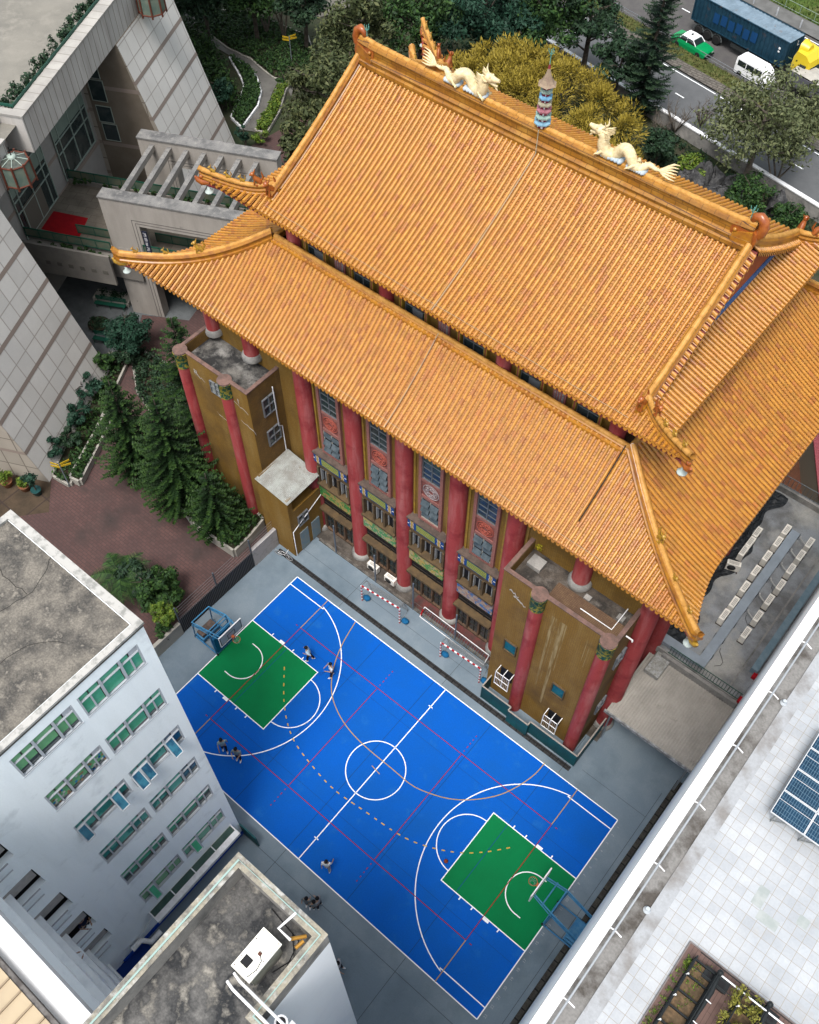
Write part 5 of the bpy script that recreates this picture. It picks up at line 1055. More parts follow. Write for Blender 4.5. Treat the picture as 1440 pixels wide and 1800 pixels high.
# teal hoarding round the tower foot
hoard = empty('teal_hoarding', (5.5, 7.9, 0), 0, 'dark teal panel hoarding with pale top rail around the tower foot', 'hoarding')
b = MB(); tp = MB()
hp = [(2.0, 9.9), (2.0, 7.72), (4.15, 7.72), (4.15, 7.45), (5.6, 7.45), (5.6, 7.72), (8.95, 7.72), (8.95, 11.0)]
for i in range(len(hp)-1):
    (xa, ya), (xb, yb) = hp[i], hp[i+1]; L = math.hypot(xb-xa, yb-ya); n = max(1, int(L/.6)); ux, uy = (xb-xa)/L, (yb-ya)/L
    b.sweep([(xa, ya, .1), (xb, yb, .1)], [(-.03, 0), (-.03, 1.55), (.03, 1.55), (.03, 0)])
    tp.sweep([(xa, ya, 1.66), (xb, yb, 1.66)], [(-.04, 0), (-.04, .05), (.04, .05), (.04, 0)])
    for k in range(n): d_ = L*k/n; b.box((xa+ux*d_-.02, ya+uy*d_-.05, .1), (xa+ux*d_+.02, ya+uy*d_+.05, 1.6))
b.build('hoarding_panel', teal_m, hoard); tp.build('top_rail', mat('beige rail', (.40, .36, .32)), hoard)
b = MB(); b.box((2.1, 9.0, 4.9), (2.2, 9.1, 5.4)); b.build('bracket', white_m, hoard) if False else None
# ================================================================ tiled museum block with sloped wings (own frame: x out of the facade, y along it)
MA = RAD(25.5); MO = Vector((-31.8, 1.06, 0))
def G_(a, c, z=0): return Vector((MO.x+a*math.cos(MA)-c*math.sin(MA), MO.y+a*math.sin(MA)+c*math.cos(MA), z))
mus = empty('museum_block', MO, MA, 'pale tiled block with two sloping wings, tall glazing and a planted flat roof', 'building')
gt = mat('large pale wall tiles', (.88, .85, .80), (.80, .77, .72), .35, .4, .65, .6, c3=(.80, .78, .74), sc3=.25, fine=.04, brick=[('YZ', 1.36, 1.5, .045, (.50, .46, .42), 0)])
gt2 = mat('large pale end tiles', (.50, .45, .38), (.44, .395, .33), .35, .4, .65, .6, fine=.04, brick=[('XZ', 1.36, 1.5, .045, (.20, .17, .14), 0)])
gband = mat('brown tile band', (.34, .275, .235), rough=.6); gpan = mat('stained parapet panels', (.66, .63, .59), (.52, .485, .45), 1.0, .45, .7, .7, stretch=(1, 1, .2), fine=.05, brick=[('YZ', .72, 30, .03, (.22, .19, .165), 0)])
beige = mat('beige fin wall', (.24, .20, .155), (.20, .165, .125), .5, fine=.05)
BAT = .26
def wing(c0, c1, zt, name):
    b = MB(); xt = -BAT*zt
    v = [(0, c0, 0), (0, c1, 0), (xt, c1, zt), (xt, c0, zt), (-22, c0, 0), (-22, c1, 0), (-22, c1, zt), (-22, c0, zt)]
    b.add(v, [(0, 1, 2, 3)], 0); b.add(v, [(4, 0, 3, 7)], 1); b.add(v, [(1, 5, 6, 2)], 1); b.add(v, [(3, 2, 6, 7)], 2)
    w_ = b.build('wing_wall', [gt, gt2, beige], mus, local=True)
    b = MB()
    for z in (2.95, 5.95, 8.95, 11.95):
        if z < zt: x = -BAT*z; x2 = -BAT*(z+.32); b.add([(x+.012, c0-.012, z), (x+.012, c1+.012, z), (x2+.012, c1+.012, z+.32), (x2+.012, c0-.012, z+.32)], [(0, 1, 2, 3)]); b.add([(-20, c0-.012, z), (x+.01, c0-.012, z), (x2+.01, c0-.012, z+.32), (-20, c0-.012, z+.32)], [(0, 1, 2, 3)])
    b.build('brown_band', gband, w_, local=True)
    return w_
wing(0, 10.8, 15.2, 'a'); wing(30, 39.7, 15.2, 'b')
b = MB(); v = [(-.75, 30-.02, 0), (-7.6, 30-.02, 0), (-7.6, 29.98, 15.2), (-4.0, 29.98, 15.2)]; b.add(v, [(0, 1, 2, 3)])
side = b.build('side_wall', beige, mus, local=True)
b = MB()
for z in (6.0, 11.2): b.add([(-BAT*z-.05, 29.97, z), (-7.55, 29.97, z-.1), (-7.55, 29.97, z+.25), (-BAT*z-.1, 29.97, z+.35)], [(0, 1, 2, 3)])
b.build('brown_band', gband, side, local=True)
for (x0, z0, z1) in ((-7.4, 12.1, 14.3), (-7.3, 10.1, 11.9), (-7.2, 8.2, 9.6), (-7.1, 6.5, 8.0)):
    b = MB(); b.box((x0, 29.93, z0), (x0+1.25, 29.97, z1)); ww = b.build('window', glass_dk, side, local=True); b = MB()
    for xx in (x0-.05, x0+1.25): b.box((xx, 29.9, z0-.05), (xx+.05, 29.96, z1+.05))
    for zz in (z0-.05, z1): b.box((x0, 29.9, zz), (x0+1.25, 29.96, zz+.05))
    b.build('window_frame', mat('pale green frame', (.40, .46, .40)), ww, local=True)
# back wall, body and glazing
b = MB(); b.box((-22, 10.8, 0), (-8.0, 30, 15.2)); b.build('body', mat('grey pilaster', (.42, .40, .375), (.37, .355, .335), .6, fine=.05), mus, local=True)
gfr = mat('pale green mullion', (.42, .50, .44), (.36, .44, .39), 2, rough=.4); gspan = mat('pale green spandrel', (.27, .34, .29), (.23, .30, .26), 1.5, rough=.35)
for (c0, c1, zb) in ((11.6, 15.4, 4.6), (17.0, 22.2, 6.3), (24.0, 29.4, 6.5)):
    z1 = 15.2; b = MB(); b.box((-7.98, c0, zb), (-7.93, c1, z1)); g = b.build('glazing', mat('museum glass', (.03, .045, .045), (.09, .10, .095), .45, .45, .62, .12, spec=.6), mus, local=True)
    b = MB(); n = 4; fr = [0, .14, .5, .86, 1]
    for f in fr: c = c0+(c1-c0)*f; b.box((-7.92, c-.04, zb), (-7.84, c+.04, z1))
    for zz in (zb, zb+2.3, zb+3.3, 11.2, 12.0, 13.8): b.box((-7.92, c0, zz), (-7.85, c1, zz+.07))
    b.build('mullion', gfr, g, local=True)
    b = MB(); b.box((-7.925, c0+.04, 10.0), (-7.90, c1-.04, 11.2)); b.build('spandrel', gspan, g, local=True)
b = MB()
for z in (5.95,): b.box((-7.99, 10.8, z), (-7.9, 30, z+.3))
for (c0, c1) in ((10.8, 11.6), (15.4, 17.0), (22.2, 24.0), (29.4, 30)): b.box((-7.995, c0, 8.9), (-7.97, c1, 9.2))
b.build('brown_band', gband, mus, local=True)
b = MB(); b.box((-7.9, 17.6, 6.3), (-7.86, 20.6, 8.8)); b.build('entrance_door', mat('open doorway', (.16, .145, .12)), mus, local=True)
# overhanging parapet with a notch and green glass rail
b = MB()
def par(x0, c0, x1, c1):
    b.box((min(x0, x1)-.0, min(c0, c1), 15.2), (max(x0, x1), max(c0, c1), 17.85))
par(-4.65, 16.4, -4.05, 60); par(-6.4, 16.4, -4.65, 16.9); par(-6.4, 13.6, -5.9, 16.4); par(-5.9, 13.3, -4.05, 13.8); par(-4.65, -4, -4.05, 13.3)
b.build('parapet', gpan, mus, local=True)
b = MB()
for x0, c0, x1, c1 in ((-4.95, 16.35, -3.95, 60), (-6.5, 16.35, -4.95, 17.0), (-6.5, 13.8, -5.8, 16.35), (-5.8, 13.3, -3.95, 13.9), (-4.95, -4, -3.95, 13.3)): b.box((x0, c0, 17.85), (x1, c1, 18.0))
b.build('parapet_cap', mat('pale cap stones', (.50, .48, .44), (.42, .40, .37), .8, fine=.05, brick=[('YX', .95, 30, .03, (.25, .23, .2), 0)]), mus, local=True)
b = MB(); b.add([(-40, -4, 17.2), (-4.7, -4, 17.2), (-4.7, 60, 17.2), (-40, 60, 17.2)], [(0, 1, 2, 3)]); b.build('flat_roof', mat('beige roof finish', (.27, .255, .22), (.21, .20, .175), .3, .4, .65, .9, c3=(.31, .29, .25), sc3=1.0, fine=.08), mus, local=True)
b = MB(); b.box((-5.02, 17.2, 18.0), (-4.99, 60, 18.22)); b.box((-6.6, 17.15, 18.0), (-4.98, 17.18, 18.22)); b.build('glass_rail', mat('green rail glass', (.02, .10, .07), (.04, .14, .10), 2, rough=.2), mus, local=True)
b = MB(); b.box((-23, 20, 15), (-19, 60, 18.6)); b.build('roof_shed', mat('pale blue shed roof', (.33, .42, .48)), mus, local=True)
# ---- terrace bridge
br = empty('terrace_bridge', G_(-3, 21, 4), MA, 'raised paved terrace with green glass railings linking block and portals', 'terrace')
B0 = (-3, 21, 4)
def lb(b, a, c, mi=0): b.box([a[i]-B0[i] for i in range(3)], [c[i]-B0[i] for i in range(3)], mi)
b = MB(); lb(b, (-7.9, 17.6, 3.9), (10.5, 24.3, 6.2)); b.build('deck_slab', mat('terrace paving', (.20, .175, .14), (.15, .13, .105), .8, fine=.1, brick=[('XY', 1.5, .75, .02, (.11, .09, .07), .5)]), br, local=True)
b = MB(); lb(b, (-7.9, 17.2, 3.9), (1.0, 17.6, 6.75)); lb(b, (-7.9, 16.3, 5.9), (-.8, 17.2, 6.35)); lb(b, (-7.9, 16.2, 4.0), (-.8, 16.4, 6.8)); lb(b, (1.7, 17.2, 3.9), (12, 17.6, 6.75)); lb(b, (-7.9, 24.2, 3.9), (11, 24.5, 6.6)); b.build('bridge_wall', conc_pale2 if 'conc_pale2' in globals() else mat('bridge render', (.27, .25, .22), (.22, .205, .185), .8, fine=.06), br, local=True)
for k in range(6): b = MB(); lb(b, (-6.4+k*.95, 16.17, 5.0), (-6.0+k*.95, 16.2, 5.35)); b.build('square_recess', mat('recess', (.15, .14, .12)), br, local=True)
b = MB()
for (x0, x1, c, z) in ((-7.8, -.8, 16.9, 6.8), (-4.6, -.2, 18.8, 6.2), (-7.8, 9.5, 24.3, 6.6), (1.7, 9.5, 17.3, 6.75), (1.7, 9.5, 19.4, 6.2)):
    lb(b, (x0, c, z+.1), (x1, c+.03, z+.75), 1)
    n = int((x1-x0)/1.15)
    for k in range(n+1): x = x0+(x1-x0)*k/n; lb(b, (x-.03, c-.02, z), (x+.03, c+.05, z+.85))
    lb(b, (x0, c-.02, z+.78), (x1, c+.05, z+.85)); lb(b, (x0, c-.02, z+.05), (x1, c+.05, z+.12))
b.build('railing', [dkgreen_m, mat('green rail glass two', (.10, .15, .11), (.16, .17, .12), 1, rough=.2)], br, local=True)
tag(flat('red_carpet', [G_(-7.6, 18.5).xy, G_(-4.3, 18.3).xy, G_(-4.6, 20.6).xy, G_(-7.6, 20.7).xy], 6.212, mat('red carpet', (.30, .004, .008), (.24, .003, .008), 2, rough=.95), kind=None), 'bright red carpet on the terrace in front of the glass doors', 'carpet')
# planting on terrace edge
# ---- portals
portal_m = mat('portal render', (.46, .425, .38), (.38, .35, .315), .9, .45, .65, c3=(.10, .095, .09), sc3=1.3, lo3=.66, hi3=.8, stretch=(1, 1, .25), fine=.06)
ptop = mat('weathered portal top', (.24, .235, .225), (.13, .13, .13), .8, .42, .64, c3=(.31, .30, .28), sc3=2, fine=.25)
for c0, lab in ((17.45, 'front concrete portal frame with a dark banner in its opening'), (24.6, 'rear concrete portal frame streaked with black weathering')):
    e = empty('portal_frame', G_(4, c0, 0), MA, lab, 'portal frame')
    def pbx(b, x0, z0, x1, z1, d0=0, d1=.95, mi=0): b.box((x0-4, d0, z0), (x1-4, d1, z1), mi)
    b = MB(); pbx(b, -.95, 0, 1.75, 9.2); b.build('pillar', portal_m, e, local=True)
    b = MB(); pbx(b, 8.6, 0, 10.2, 9.2); b.build('pillar', portal_m, e, local=True)
    b = MB(); pbx(b, -.95, 9.2, 10.2, 11.3); bm_ = b.build('beam', portal_m, e, local=True)
    b = MB(); pbx(b, -1.0, 11.3, 10.25, 11.42, -.06, 1.01); b.build('beam_top', ptop, bm_, local=True)
    b = MB()
    for o_ in (.25, .5): pbx(b, 1.75-o_-.02, 0, 1.75-o_+.02, 9.2+o_, -.012, 0); pbx(b, 1.75-o_, 9.2+o_-.02, 8.6+o_, 9.2+o_+.02, -.012, 0)
    b.build('groove', mat('groove', (.13, .12, .11)), e, local=True)
for i in range(7):
    x = .2+i*1.4; b = MB(); b.box((-.17, 0, -.22), (.17, 6.2, .22)); b.box((-.18, 0, .22), (.18, 6.2, .25), 1)
    o = b.build('cross_beam', [portal_m, ptop], None); o.location = G_(x, 18.42, 10.7); o.rotation_euler = (0, 0, MA)
    tag(o, '%s concrete cross beam from the left, spanning the two portal frames' % ['first', 'second', 'third', 'fourth', 'fifth', 'sixth', 'seventh'][i], 'beam', 'cross beams between the portal frames')
ban = empty('banner', G_(2.0, 17.3, 7.8), MA, 'narrow dark banner with pale characters hanging beside the portal pillar', 'banner')
b = MB(); b.box((-.05, -.05, -1.2), (.35, 0, 1.2)); b.build('cloth', mat('dark banner', (.02, .025, .05)), ban, local=True)
b = MB()
random.seed(3)
for k in range(5):
    z = .9-k*.45
    for j in range(4): x0 = .0+random.random()*.15; zz = z-.14+j*.09; b.box((x0, -.062, zz), (x0+.15, -.05, zz+.03))
    for j in range(2): x0 = .04+random.random()*.2; b.box((x0, -.063, z-.16), (x0+.03, -.05, z+.16))
b.build('characters', mat('pale lettering', (.6, .6, .62)), ban, local=True)
# octagonal lanterns
lw = mat('red brown lantern frame', (.14, .045, .028), rough=.5)
for px, py, lab in ((28, 295, 'octagonal glass lantern hanging at the notch of the museum parapet'), (264, -2, 'octagonal glass lantern at the top edge of the picture')):
    q = P(px, py, 16.4); e = empty('lantern', q, MA, lab, 'lantern', 'octagonal lanterns under the parapet'); R = 1.05
    pts = lambda r_, z: [Vector((r_*math.cos(math.pi/4*k+.39), r_*math.sin(math.pi/4*k+.39), z)) for k in range(8)]
    b = MB(); A, B = pts(R, -.85), pts(R*.96, .55); b.add(A+B, [(k, (k+1) % 8, 8+(k+1) % 8, 8+k) for k in range(8)]); b.build('glass_side', mat('frosted lantern glass', (.13, .18, .15), (.19, .23, .18), 1.5, rough=.25), e, local=True)
    b = MB(); B2 = pts(R*.9, .55); b.add(B2+[Vector((0, 0, .85))], [(k, (k+1) % 8, 8) for k in range(8)]); b.build('glass_top', mat('lantern roof glass', (.07, .085, .075), (.12, .13, .11), 3, rough=.2), e, local=True)
    b = MB()
    for k in range(8):
        b.tube([A[k]*1.02-Vector((0, 0, .2)), B[k]*1.02+Vector((0, 0, .15))], .075, 6); b.tube([A[k], A[(k+1) % 8]], .07, 6); b.tube([B[k], B[(k+1) % 8]], .06, 6)
    b.build('frame', lw, e, local=True)
    b = MB()
    for k in range(8): b.tube([B2[k]+Vector((0, 0, .02)), Vector((0, 0, .88))], .03, 5)
    b.lathe([(.28, .8), (.28, .95), (.1, .98)], n=12); b.build('roof_rib', gfr, e, local=True)
    b = MB(); b.tube([(0, 0, .9), (0, 0, 1.6)], .04, 5); b.build('hanger', black_m, e, local=True)
# ================================================================ vegetation
def leafcloud(b, c, r, n, s, rng, flatz=1., shell=.55):
    for _ in range(n):
        v = Vector((rng.gauss(0, 1), rng.gauss(0, 1), rng.gauss(0, 1))); v.normalize(); k = shell+(1-shell)*rng.random()
        p_ = Vector(c)+Vector((v.x*r[0]*k, v.y*r[1]*k, v.z*r[2]*k))
        n_ = (v+Vector((rng.uniform(-.9, .9), rng.uniform(-.9, .9), rng.uniform(-.3, 1.1)))).normalized(); t = n_.orthogonal().normalized(); t = (t*math.cos(rng.random()*6.28)+n_.cross(t)*math.sin(rng.random()*6.28)); q = n_.cross(t); ss = s*rng.uniform(.6, 1.3)
        tone = min(1, max(0, .45+.35*v.z+rng.uniform(-.3, .3)))
        b.add([p_-t*ss, p_+q*ss*.45, p_+t*ss, p_-q*ss*.45], [(0, 1, 2, 3)], 0, rng.uniform(0.05, .95))
def limbs(b, base, top, r, n, rng, spread, pale=False):
    base = Vector(base); top = Vector(top); mid = base.lerp(top, .5)+Vector((rng.uniform(-.3, .3), rng.uniform(-.3, .3), 0))
    b.tube([base, mid, top], [r, r*.7, r*.25], 7)
    for k in range(n):
        f = .35+.6*k/n; o = base.lerp(top, f); a = rng.random()*6.28; L = spread*(1.1-f*.5)*rng.uniform(.6, 1)
        e = o+Vector((math.cos(a)*L, math.sin(a)*L, L*.55)); b.tube([o, o.lerp(e, .5)+Vector((0, 0, .15*L)), e], [r*.35, r*.22, r*.06], 5)
        for j in range(2): a2 = a+rng.uniform(-.9, .9); e2 = e+Vector((math.cos(a2)*L*.45, math.sin(a2)*L*.45, L*.35)); b.tube([o.lerp(e, .6), e2], [r*.15, r*.03], 4)
def broad(name, x, y, h, rx, n, lm, label, cat='tree', seed=1, z0=0, leaf=.22, group=None, trunk=True, clumps=34, low=.25, bk=None, dens=1., ry=None):
    rng = random.Random(seed); e = empty(name, (x, y, z0), 0, label, cat, group); ry = ry or rx
    if trunk: b = MB(); limbs(b, (x, y, z0), (x+rng.uniform(-.4, .4), y, z0+h*.8), .05+h*.022, 7, rng, rx*.8); b.build('trunk', bk or bark, e)
    b = MB(); cz = z0+h*(low+(1-low)/2); hz = h*(1-low)/2
    for k in range(clumps):
        v = Vector((rng.gauss(0, 1), rng.gauss(0, 1), rng.gauss(0, 1))); v.normalize(); d = rng.uniform(.35, .82)
        if v.z < -.5: v.z *= .5
        c = (x+v.x*rx*d, y+v.y*ry*d, cz+v.z*hz*d); rr = rx*rng.uniform(.18, .34)
        leafcloud(b, c, (rr, rr, rr*.75), int(n/clumps*dens), leaf, rng, shell=.4)
    b.build('crown', lm, e); return e
def conifer(name, x, y, h, r, lm, label, seed=1, z0=0, group=None, tiers=None, per=9, leaf=.2):
    rng = random.Random(seed); e = empty(name, (x, y, z0), 0, label, 'tree', group)
    b = MB(); b.tube([(x, y, z0), (x, y, z0+h)], [.06+h*.012, .03], 7); b.build('trunk', bark, e)
    b = MB(); T = tiers or int(h*2.6)
    for t in range(T):
        f = t/T; z = z0+h*(.06+.93*f); R = r*(1-f)**.62*(.85+.3*rng.random())*min(1, .55+f*3)
        nb = max(5, int(per*(1-f*.5)))
        for k in range(nb):
            a = rng.random()*6.28; L = R*rng.uniform(.75, 1.08); d = Vector((math.cos(a), math.sin(a), 0)); n_ = Vector((-d.y, d.x, 0)); m = max(4, int(L/.16))
            for j in range(m):
                u = (j+1)/m; o = Vector((x, y, z))+d*L*u+Vector((0, 0, .18*L*u*u-.06*L)); wd = leaf*(1.25-u*.5)
                for s in (-1, 1):
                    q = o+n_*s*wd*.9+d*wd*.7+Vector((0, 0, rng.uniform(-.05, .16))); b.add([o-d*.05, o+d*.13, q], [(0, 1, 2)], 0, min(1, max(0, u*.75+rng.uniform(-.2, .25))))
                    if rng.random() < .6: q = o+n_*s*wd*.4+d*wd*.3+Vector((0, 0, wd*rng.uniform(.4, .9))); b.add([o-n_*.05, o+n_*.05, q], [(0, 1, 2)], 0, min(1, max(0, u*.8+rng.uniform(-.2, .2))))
    b.build('crown', lm, e); return e
_a = P(190, 668, 10.4); _b = P(270, 702, 11.4); _c = P(300, 558, 11.8)
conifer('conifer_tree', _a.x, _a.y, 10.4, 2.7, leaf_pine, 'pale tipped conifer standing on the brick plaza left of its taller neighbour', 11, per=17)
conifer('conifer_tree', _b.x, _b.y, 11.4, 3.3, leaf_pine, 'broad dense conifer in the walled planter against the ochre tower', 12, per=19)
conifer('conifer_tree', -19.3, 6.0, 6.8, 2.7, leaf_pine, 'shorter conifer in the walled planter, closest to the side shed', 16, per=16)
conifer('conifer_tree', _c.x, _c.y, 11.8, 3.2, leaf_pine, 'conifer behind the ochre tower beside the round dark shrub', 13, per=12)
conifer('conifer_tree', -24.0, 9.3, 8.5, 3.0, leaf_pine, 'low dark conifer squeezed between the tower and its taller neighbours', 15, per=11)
conifer('conifer_tree', -28.2, 17.6, 6.5, 1.6, leaf_pine, 'small conifer just showing under the left roof corner', 14)
broad('round_shrub', -36.4, 13.3, 4.4, 2.1, 7500, leaf_blue, 'large dark rounded shrub in front of the portal pillar', 'shrub', 21, leaf=.13, low=.1, clumps=40)
bush = [(150, 690, 2.4, 1.5, leaf_blue, 'spreading bluish shrub by the right edge of the tiled wing'), (185, 645, 2.2, 1.0, leaf_mid, 'small green shrub near the wing and the bench'), (140, 735, 2.0, 1.2, leaf_blue, 'dark bluish shrub halfway along the tiled wing'), (95, 790, 2.0, .9, leaf_blue, 'narrow bluish shrub nearest the wing front corner'), (122, 775, 1.8, 1.0, leaf_dark, 'round dark shrub beside the narrow bluish one'), (215, 630, 1.8, 1.1, leaf_dark, 'dark bush between the wing and the round shrub')]
for i, (px, py, h, r_, lm, lab) in enumerate(bush): q = P(px, py, 1.0); broad('garden_shrub', q.x, q.y, h+.4, r_, 1800, lm, lab, 'shrub', 30+i, leaf=.13, low=.15, clumps=16, group='shrubs along the tiled wing')
# long planters with ground cover
def planterbox(name, poly, h, label, lm, seed, n, ht=.5, wallm=None, soilz=None):
    e = empty(name, (sum(q[0] for q in poly)/len(poly), sum(q[1] for q in poly)/len(poly), 0), 0, label, 'planter')
    b = MB(); m = len(poly)
    for i in range(m):
        a, c = Vector((*poly[i], 0)), Vector((*poly[(i+1) % m], 0)); b.sweep([a, c], [(-.0, 0), (-.0, h), (.16, h), (.16, 0)] if True else None)
    b.build('planter_wall', wallm or conc_pale, e); b = MB(); b.add([(q[0], q[1], h-.1) for q in poly], [tuple(range(m))]); b.build('soil', soil, e)
    rng = random.Random(seed); b = MB(); xs = [q[0] for q in poly]; ys = [q[1] for q in poly]; k = 0
    def inside(x, y):
        r_ = False
        for i in range(m):
            (xa, ya), (xb, yb) = poly[i], poly[(i+1) % m]
            if (ya > y) != (yb > y) and x < (xb-xa)*(y-ya)/(yb-ya)+xa: r_ = not r_
        return r_
    while k < n:
        x, y = rng.uniform(min(xs), max(xs)), rng.uniform(min(ys), max(ys)); k += 1
        if inside(x, y): leafcloud(b, (x, y, h+ht*.35), (.22, .22, ht*.5), 9, .12, rng, shell=.2)
    tag(b.build('planting', lm, e), kind='stuff'); return e
pl = [tuple(P(px, py, .7).xy) for px, py in ((345, 922), (412, 968), (440, 940), (470, 800), (330, 700), (285, 770), (290, 850))]
planterbox('tower_planter', pl[:3]+[(-17.4, 8.2), (-22, 9.0), (-27, 9.5), (-26.5, 6.5)], .9, 'pale walled planter of green shrubs at the foot of the ochre tower', leaf_mid, 41, 900, .9)
pl = [tuple(P(px, py, .5).xy) for px, py in ((125, 838), (140, 845), (172, 782), (196, 735), (186, 730), (160, 775))]
planterbox('long_planter', pl, .6, 'low narrow planter of green leaves beside the brick plaza', leaf_mid, 42, 700, .4)
pl = [tuple(P(px, py, .3).xy) for px, py in ((95, 835), (122, 850), (220, 640), (195, 620), (150, 700))]
planterbox('wing_bed', pl, .35, 'planting bed between the tiled wing and the long planter', leaf_mid, 43, 1100, .5)
pl = [tuple(P(px, py, .3).xy) for px, py in ((225, 600), (300, 640), (330, 690), (290, 760), (240, 690))]
planterbox('tree_bed', pl, .3, 'shaded planting bed under the conifers', leaf_dark, 44, 900, .6)
# bushes by the fence and palm
q = P(272, 1040, 1.5); broad('fence_bush', q.x, q.y, 3.6, 2.0, 5200, leaf_mid, 'dense green bush between the white block roof and the wire fence', 'bush', 51, leaf=.16, low=.05, clumps=30)
q = P(240, 1020, 1.5); broad('fence_bush', q.x, q.y, 3.2, 1.5, 2600, leaf_dark, 'darker bush left of the fence bush, below the palm', 'bush', 54, leaf=.16, low=.05, clumps=22)
q = P(285, 1080, 1.8); broad('fence_bush', q.x, q.y, 3.6, 1.15, 2600, leaf_lime, 'yellow green bush hanging over the low wall by the fence', 'bush', 52, leaf=.14, low=.2, clumps=20)
q = P(285, 1115, 1.0); broad('fence_bush', q.x, q.y, 2.0, .8, 900, leaf_mid, 'small green bush at the white block corner', 'bush', 53, leaf=.15, low=.2, clumps=10)
def palm(x, y, h, R, lab, seed, nf=18, z0=0, lm=None):
    rng = random.Random(seed); e = empty('palm_tree', (x, y, z0), 0, lab, 'palm'); b = MB(); b.tube([(x, y, z0), (x+.1, y, z0+h*.5), (x, y, z0+h)], [.2, .15, .13], 8); b.build('trunk', bark, e); b = MB()
    for k in range(nf):
        a = 6.28*k/nf+rng.uniform(-.15, .15); d = Vector((math.cos(a), math.sin(a), 0)); n_ = Vector((-d.y, d.x, 0)); el = rng.uniform(.1, 1.0); pts = [Vector((x, y, z0+h))+d*R*u+Vector((0, 0, R*(el*u-.95*u*u))) for u in [i/12 for i in range(13)]]
        b.tube(pts, .02, 4)
        for i in range(1, 13):
            o = pts[i]; L = R*.28*math.sin(math.pi*min(1, i/12*.9+.1))+.08
            for s in (-1, 1):
                for o2 in (0, .5): oo = o-(pts[i]-pts[i-1])*o2; b.add([oo-d*.03, oo+d*.04, oo+n_*s*L+d*L*.5-Vector((0, 0, L*.35))], [(0, 1, 2)], 0, rng.random())
    b.build('crown', lm or leaf_olive, e); return e
q = P(212, 1010, 2.4); palm(q.x, q.y, 2.2, 2.1, 'feathery palm on the brick plaza behind the white block', 61, 22, lm=leaf_mid)
# potted plants at the forecourt
for i, (px, py, rp, lm, lab, pm, hp_) in enumerate(((15, 853, .42, leaf_lime, 'terracotta pot with a loose leafy bush, leftmost by the tiled wing', terracotta, 1.3), (46, 860, .40, leaf_lime, 'middle terracotta pot with low lime leaves by the tiled wing', terracotta, .7), (67, 868, .36, leaf_blue, 'green pedestal pot with a clipped ball shrub by the tiled wing', mat('green glazed pot', (.02, .08, .08), rough=.3), 2.2))):
    q = P(px, py, 0); e = empty('potted_plant', (q.x, q.y, 0), 0, lab, 'potted plant', 'pots at the forecourt'); b = MB(); b.lathe([(rp*.6, 0), (rp*.75, .05), (rp, .5), (rp*1.05, .55), (rp*.9, .5)], (q.x, q.y, 0), 16); b.build('pot', pm, e); b = MB(); rng = random.Random(70+i)
    if i == 2: b2 = MB(); b2.tube([(q.x, q.y, .4), (q.x, q.y, 1.5)], .05, 6); b2.build('stem', bark, e)
    for k in range(14): a = rng.random()*6.28; r2_ = rp*(1.1 if i != 1 else .6)*rng.random(); leafcloud(b, (q.x+r2_*math.cos(a), q.y+r2_*math.sin(a), (.6+hp_*.5 if i != 2 else 1.8)+rng.uniform(-.35, .35)*(.6 if i == 1 else 1)), (.28, .28, .25), 40, .10, rng)
    b.build('foliage', lm, e)
# bench, round planter, courtyard hedge
def bench(p0, p1, lab):
    a, c = Vector(p0), Vector(p1); d = (c-a).normalized(); n_ = Vector((-d.y, d.x, 0)); e = empty('bench', (a+c)/2, 0, lab, 'bench'); L = (c-a).length; b = MB()
    for k in range(4): o = a+n_*(.1*k); b.sweep([o+Vector((0, 0, .44)), o+d*L+Vector((0, 0, .44))], [(-.04, 0), (-.04, .03), (.04, .03), (.04, 0)])
    b.build('seat', dkgreen_m, e); b = MB()
    for k in range(3): o = a+n_*(.44+.02*k)+Vector((0, 0, .58+.13*k)); b.sweep([o, o+d*L], [(-.015, 0), (-.015, .09), (.015, .09), (.015, 0)])
    b.build('backrest', dkgreen_m, e)
    for f in (.06, .5, .94): o = a+d*L*f; b = MB(); b.tube([o, o+Vector((0, 0, .44)), o+n_*.42+Vector((0, 0, .44)), o+n_*.5+Vector((0, 0, .95))], .03, 5); b.tube([o+n_*.42+Vector((0, 0, .44)), o+n_*.42], .03, 5); b.build('leg', dkgreen_m, e)
bench(P(168, 540), P(222, 548), 'long dark green bench in front of the courtyard hedge')
bench(P(165, 602), P(204, 610), 'dark green bench beside the tiled wing edge')
e = empty('round_planter', P(175, 574), 0, 'low round planter bowl with dark foliage in the courtyard', 'planter'); q = P(175, 574)
b = MB(); b.lathe([(.5, 0), (.8, .3), (.85, .35), (.7, .3)], (q.x, q.y, 0), 18); b.build('bowl', soil, e); b = MB(); rng = random.Random(5)
for k in range(26): a = rng.random()*6.28; r_ = .75*rng.random()**.5; leafcloud(b, (q.x+r_*math.cos(a), q.y+r_*math.sin(a), .45), (.2, .2, .15), 26, .09, rng)
b.build('foliage', leaf_dark, e)
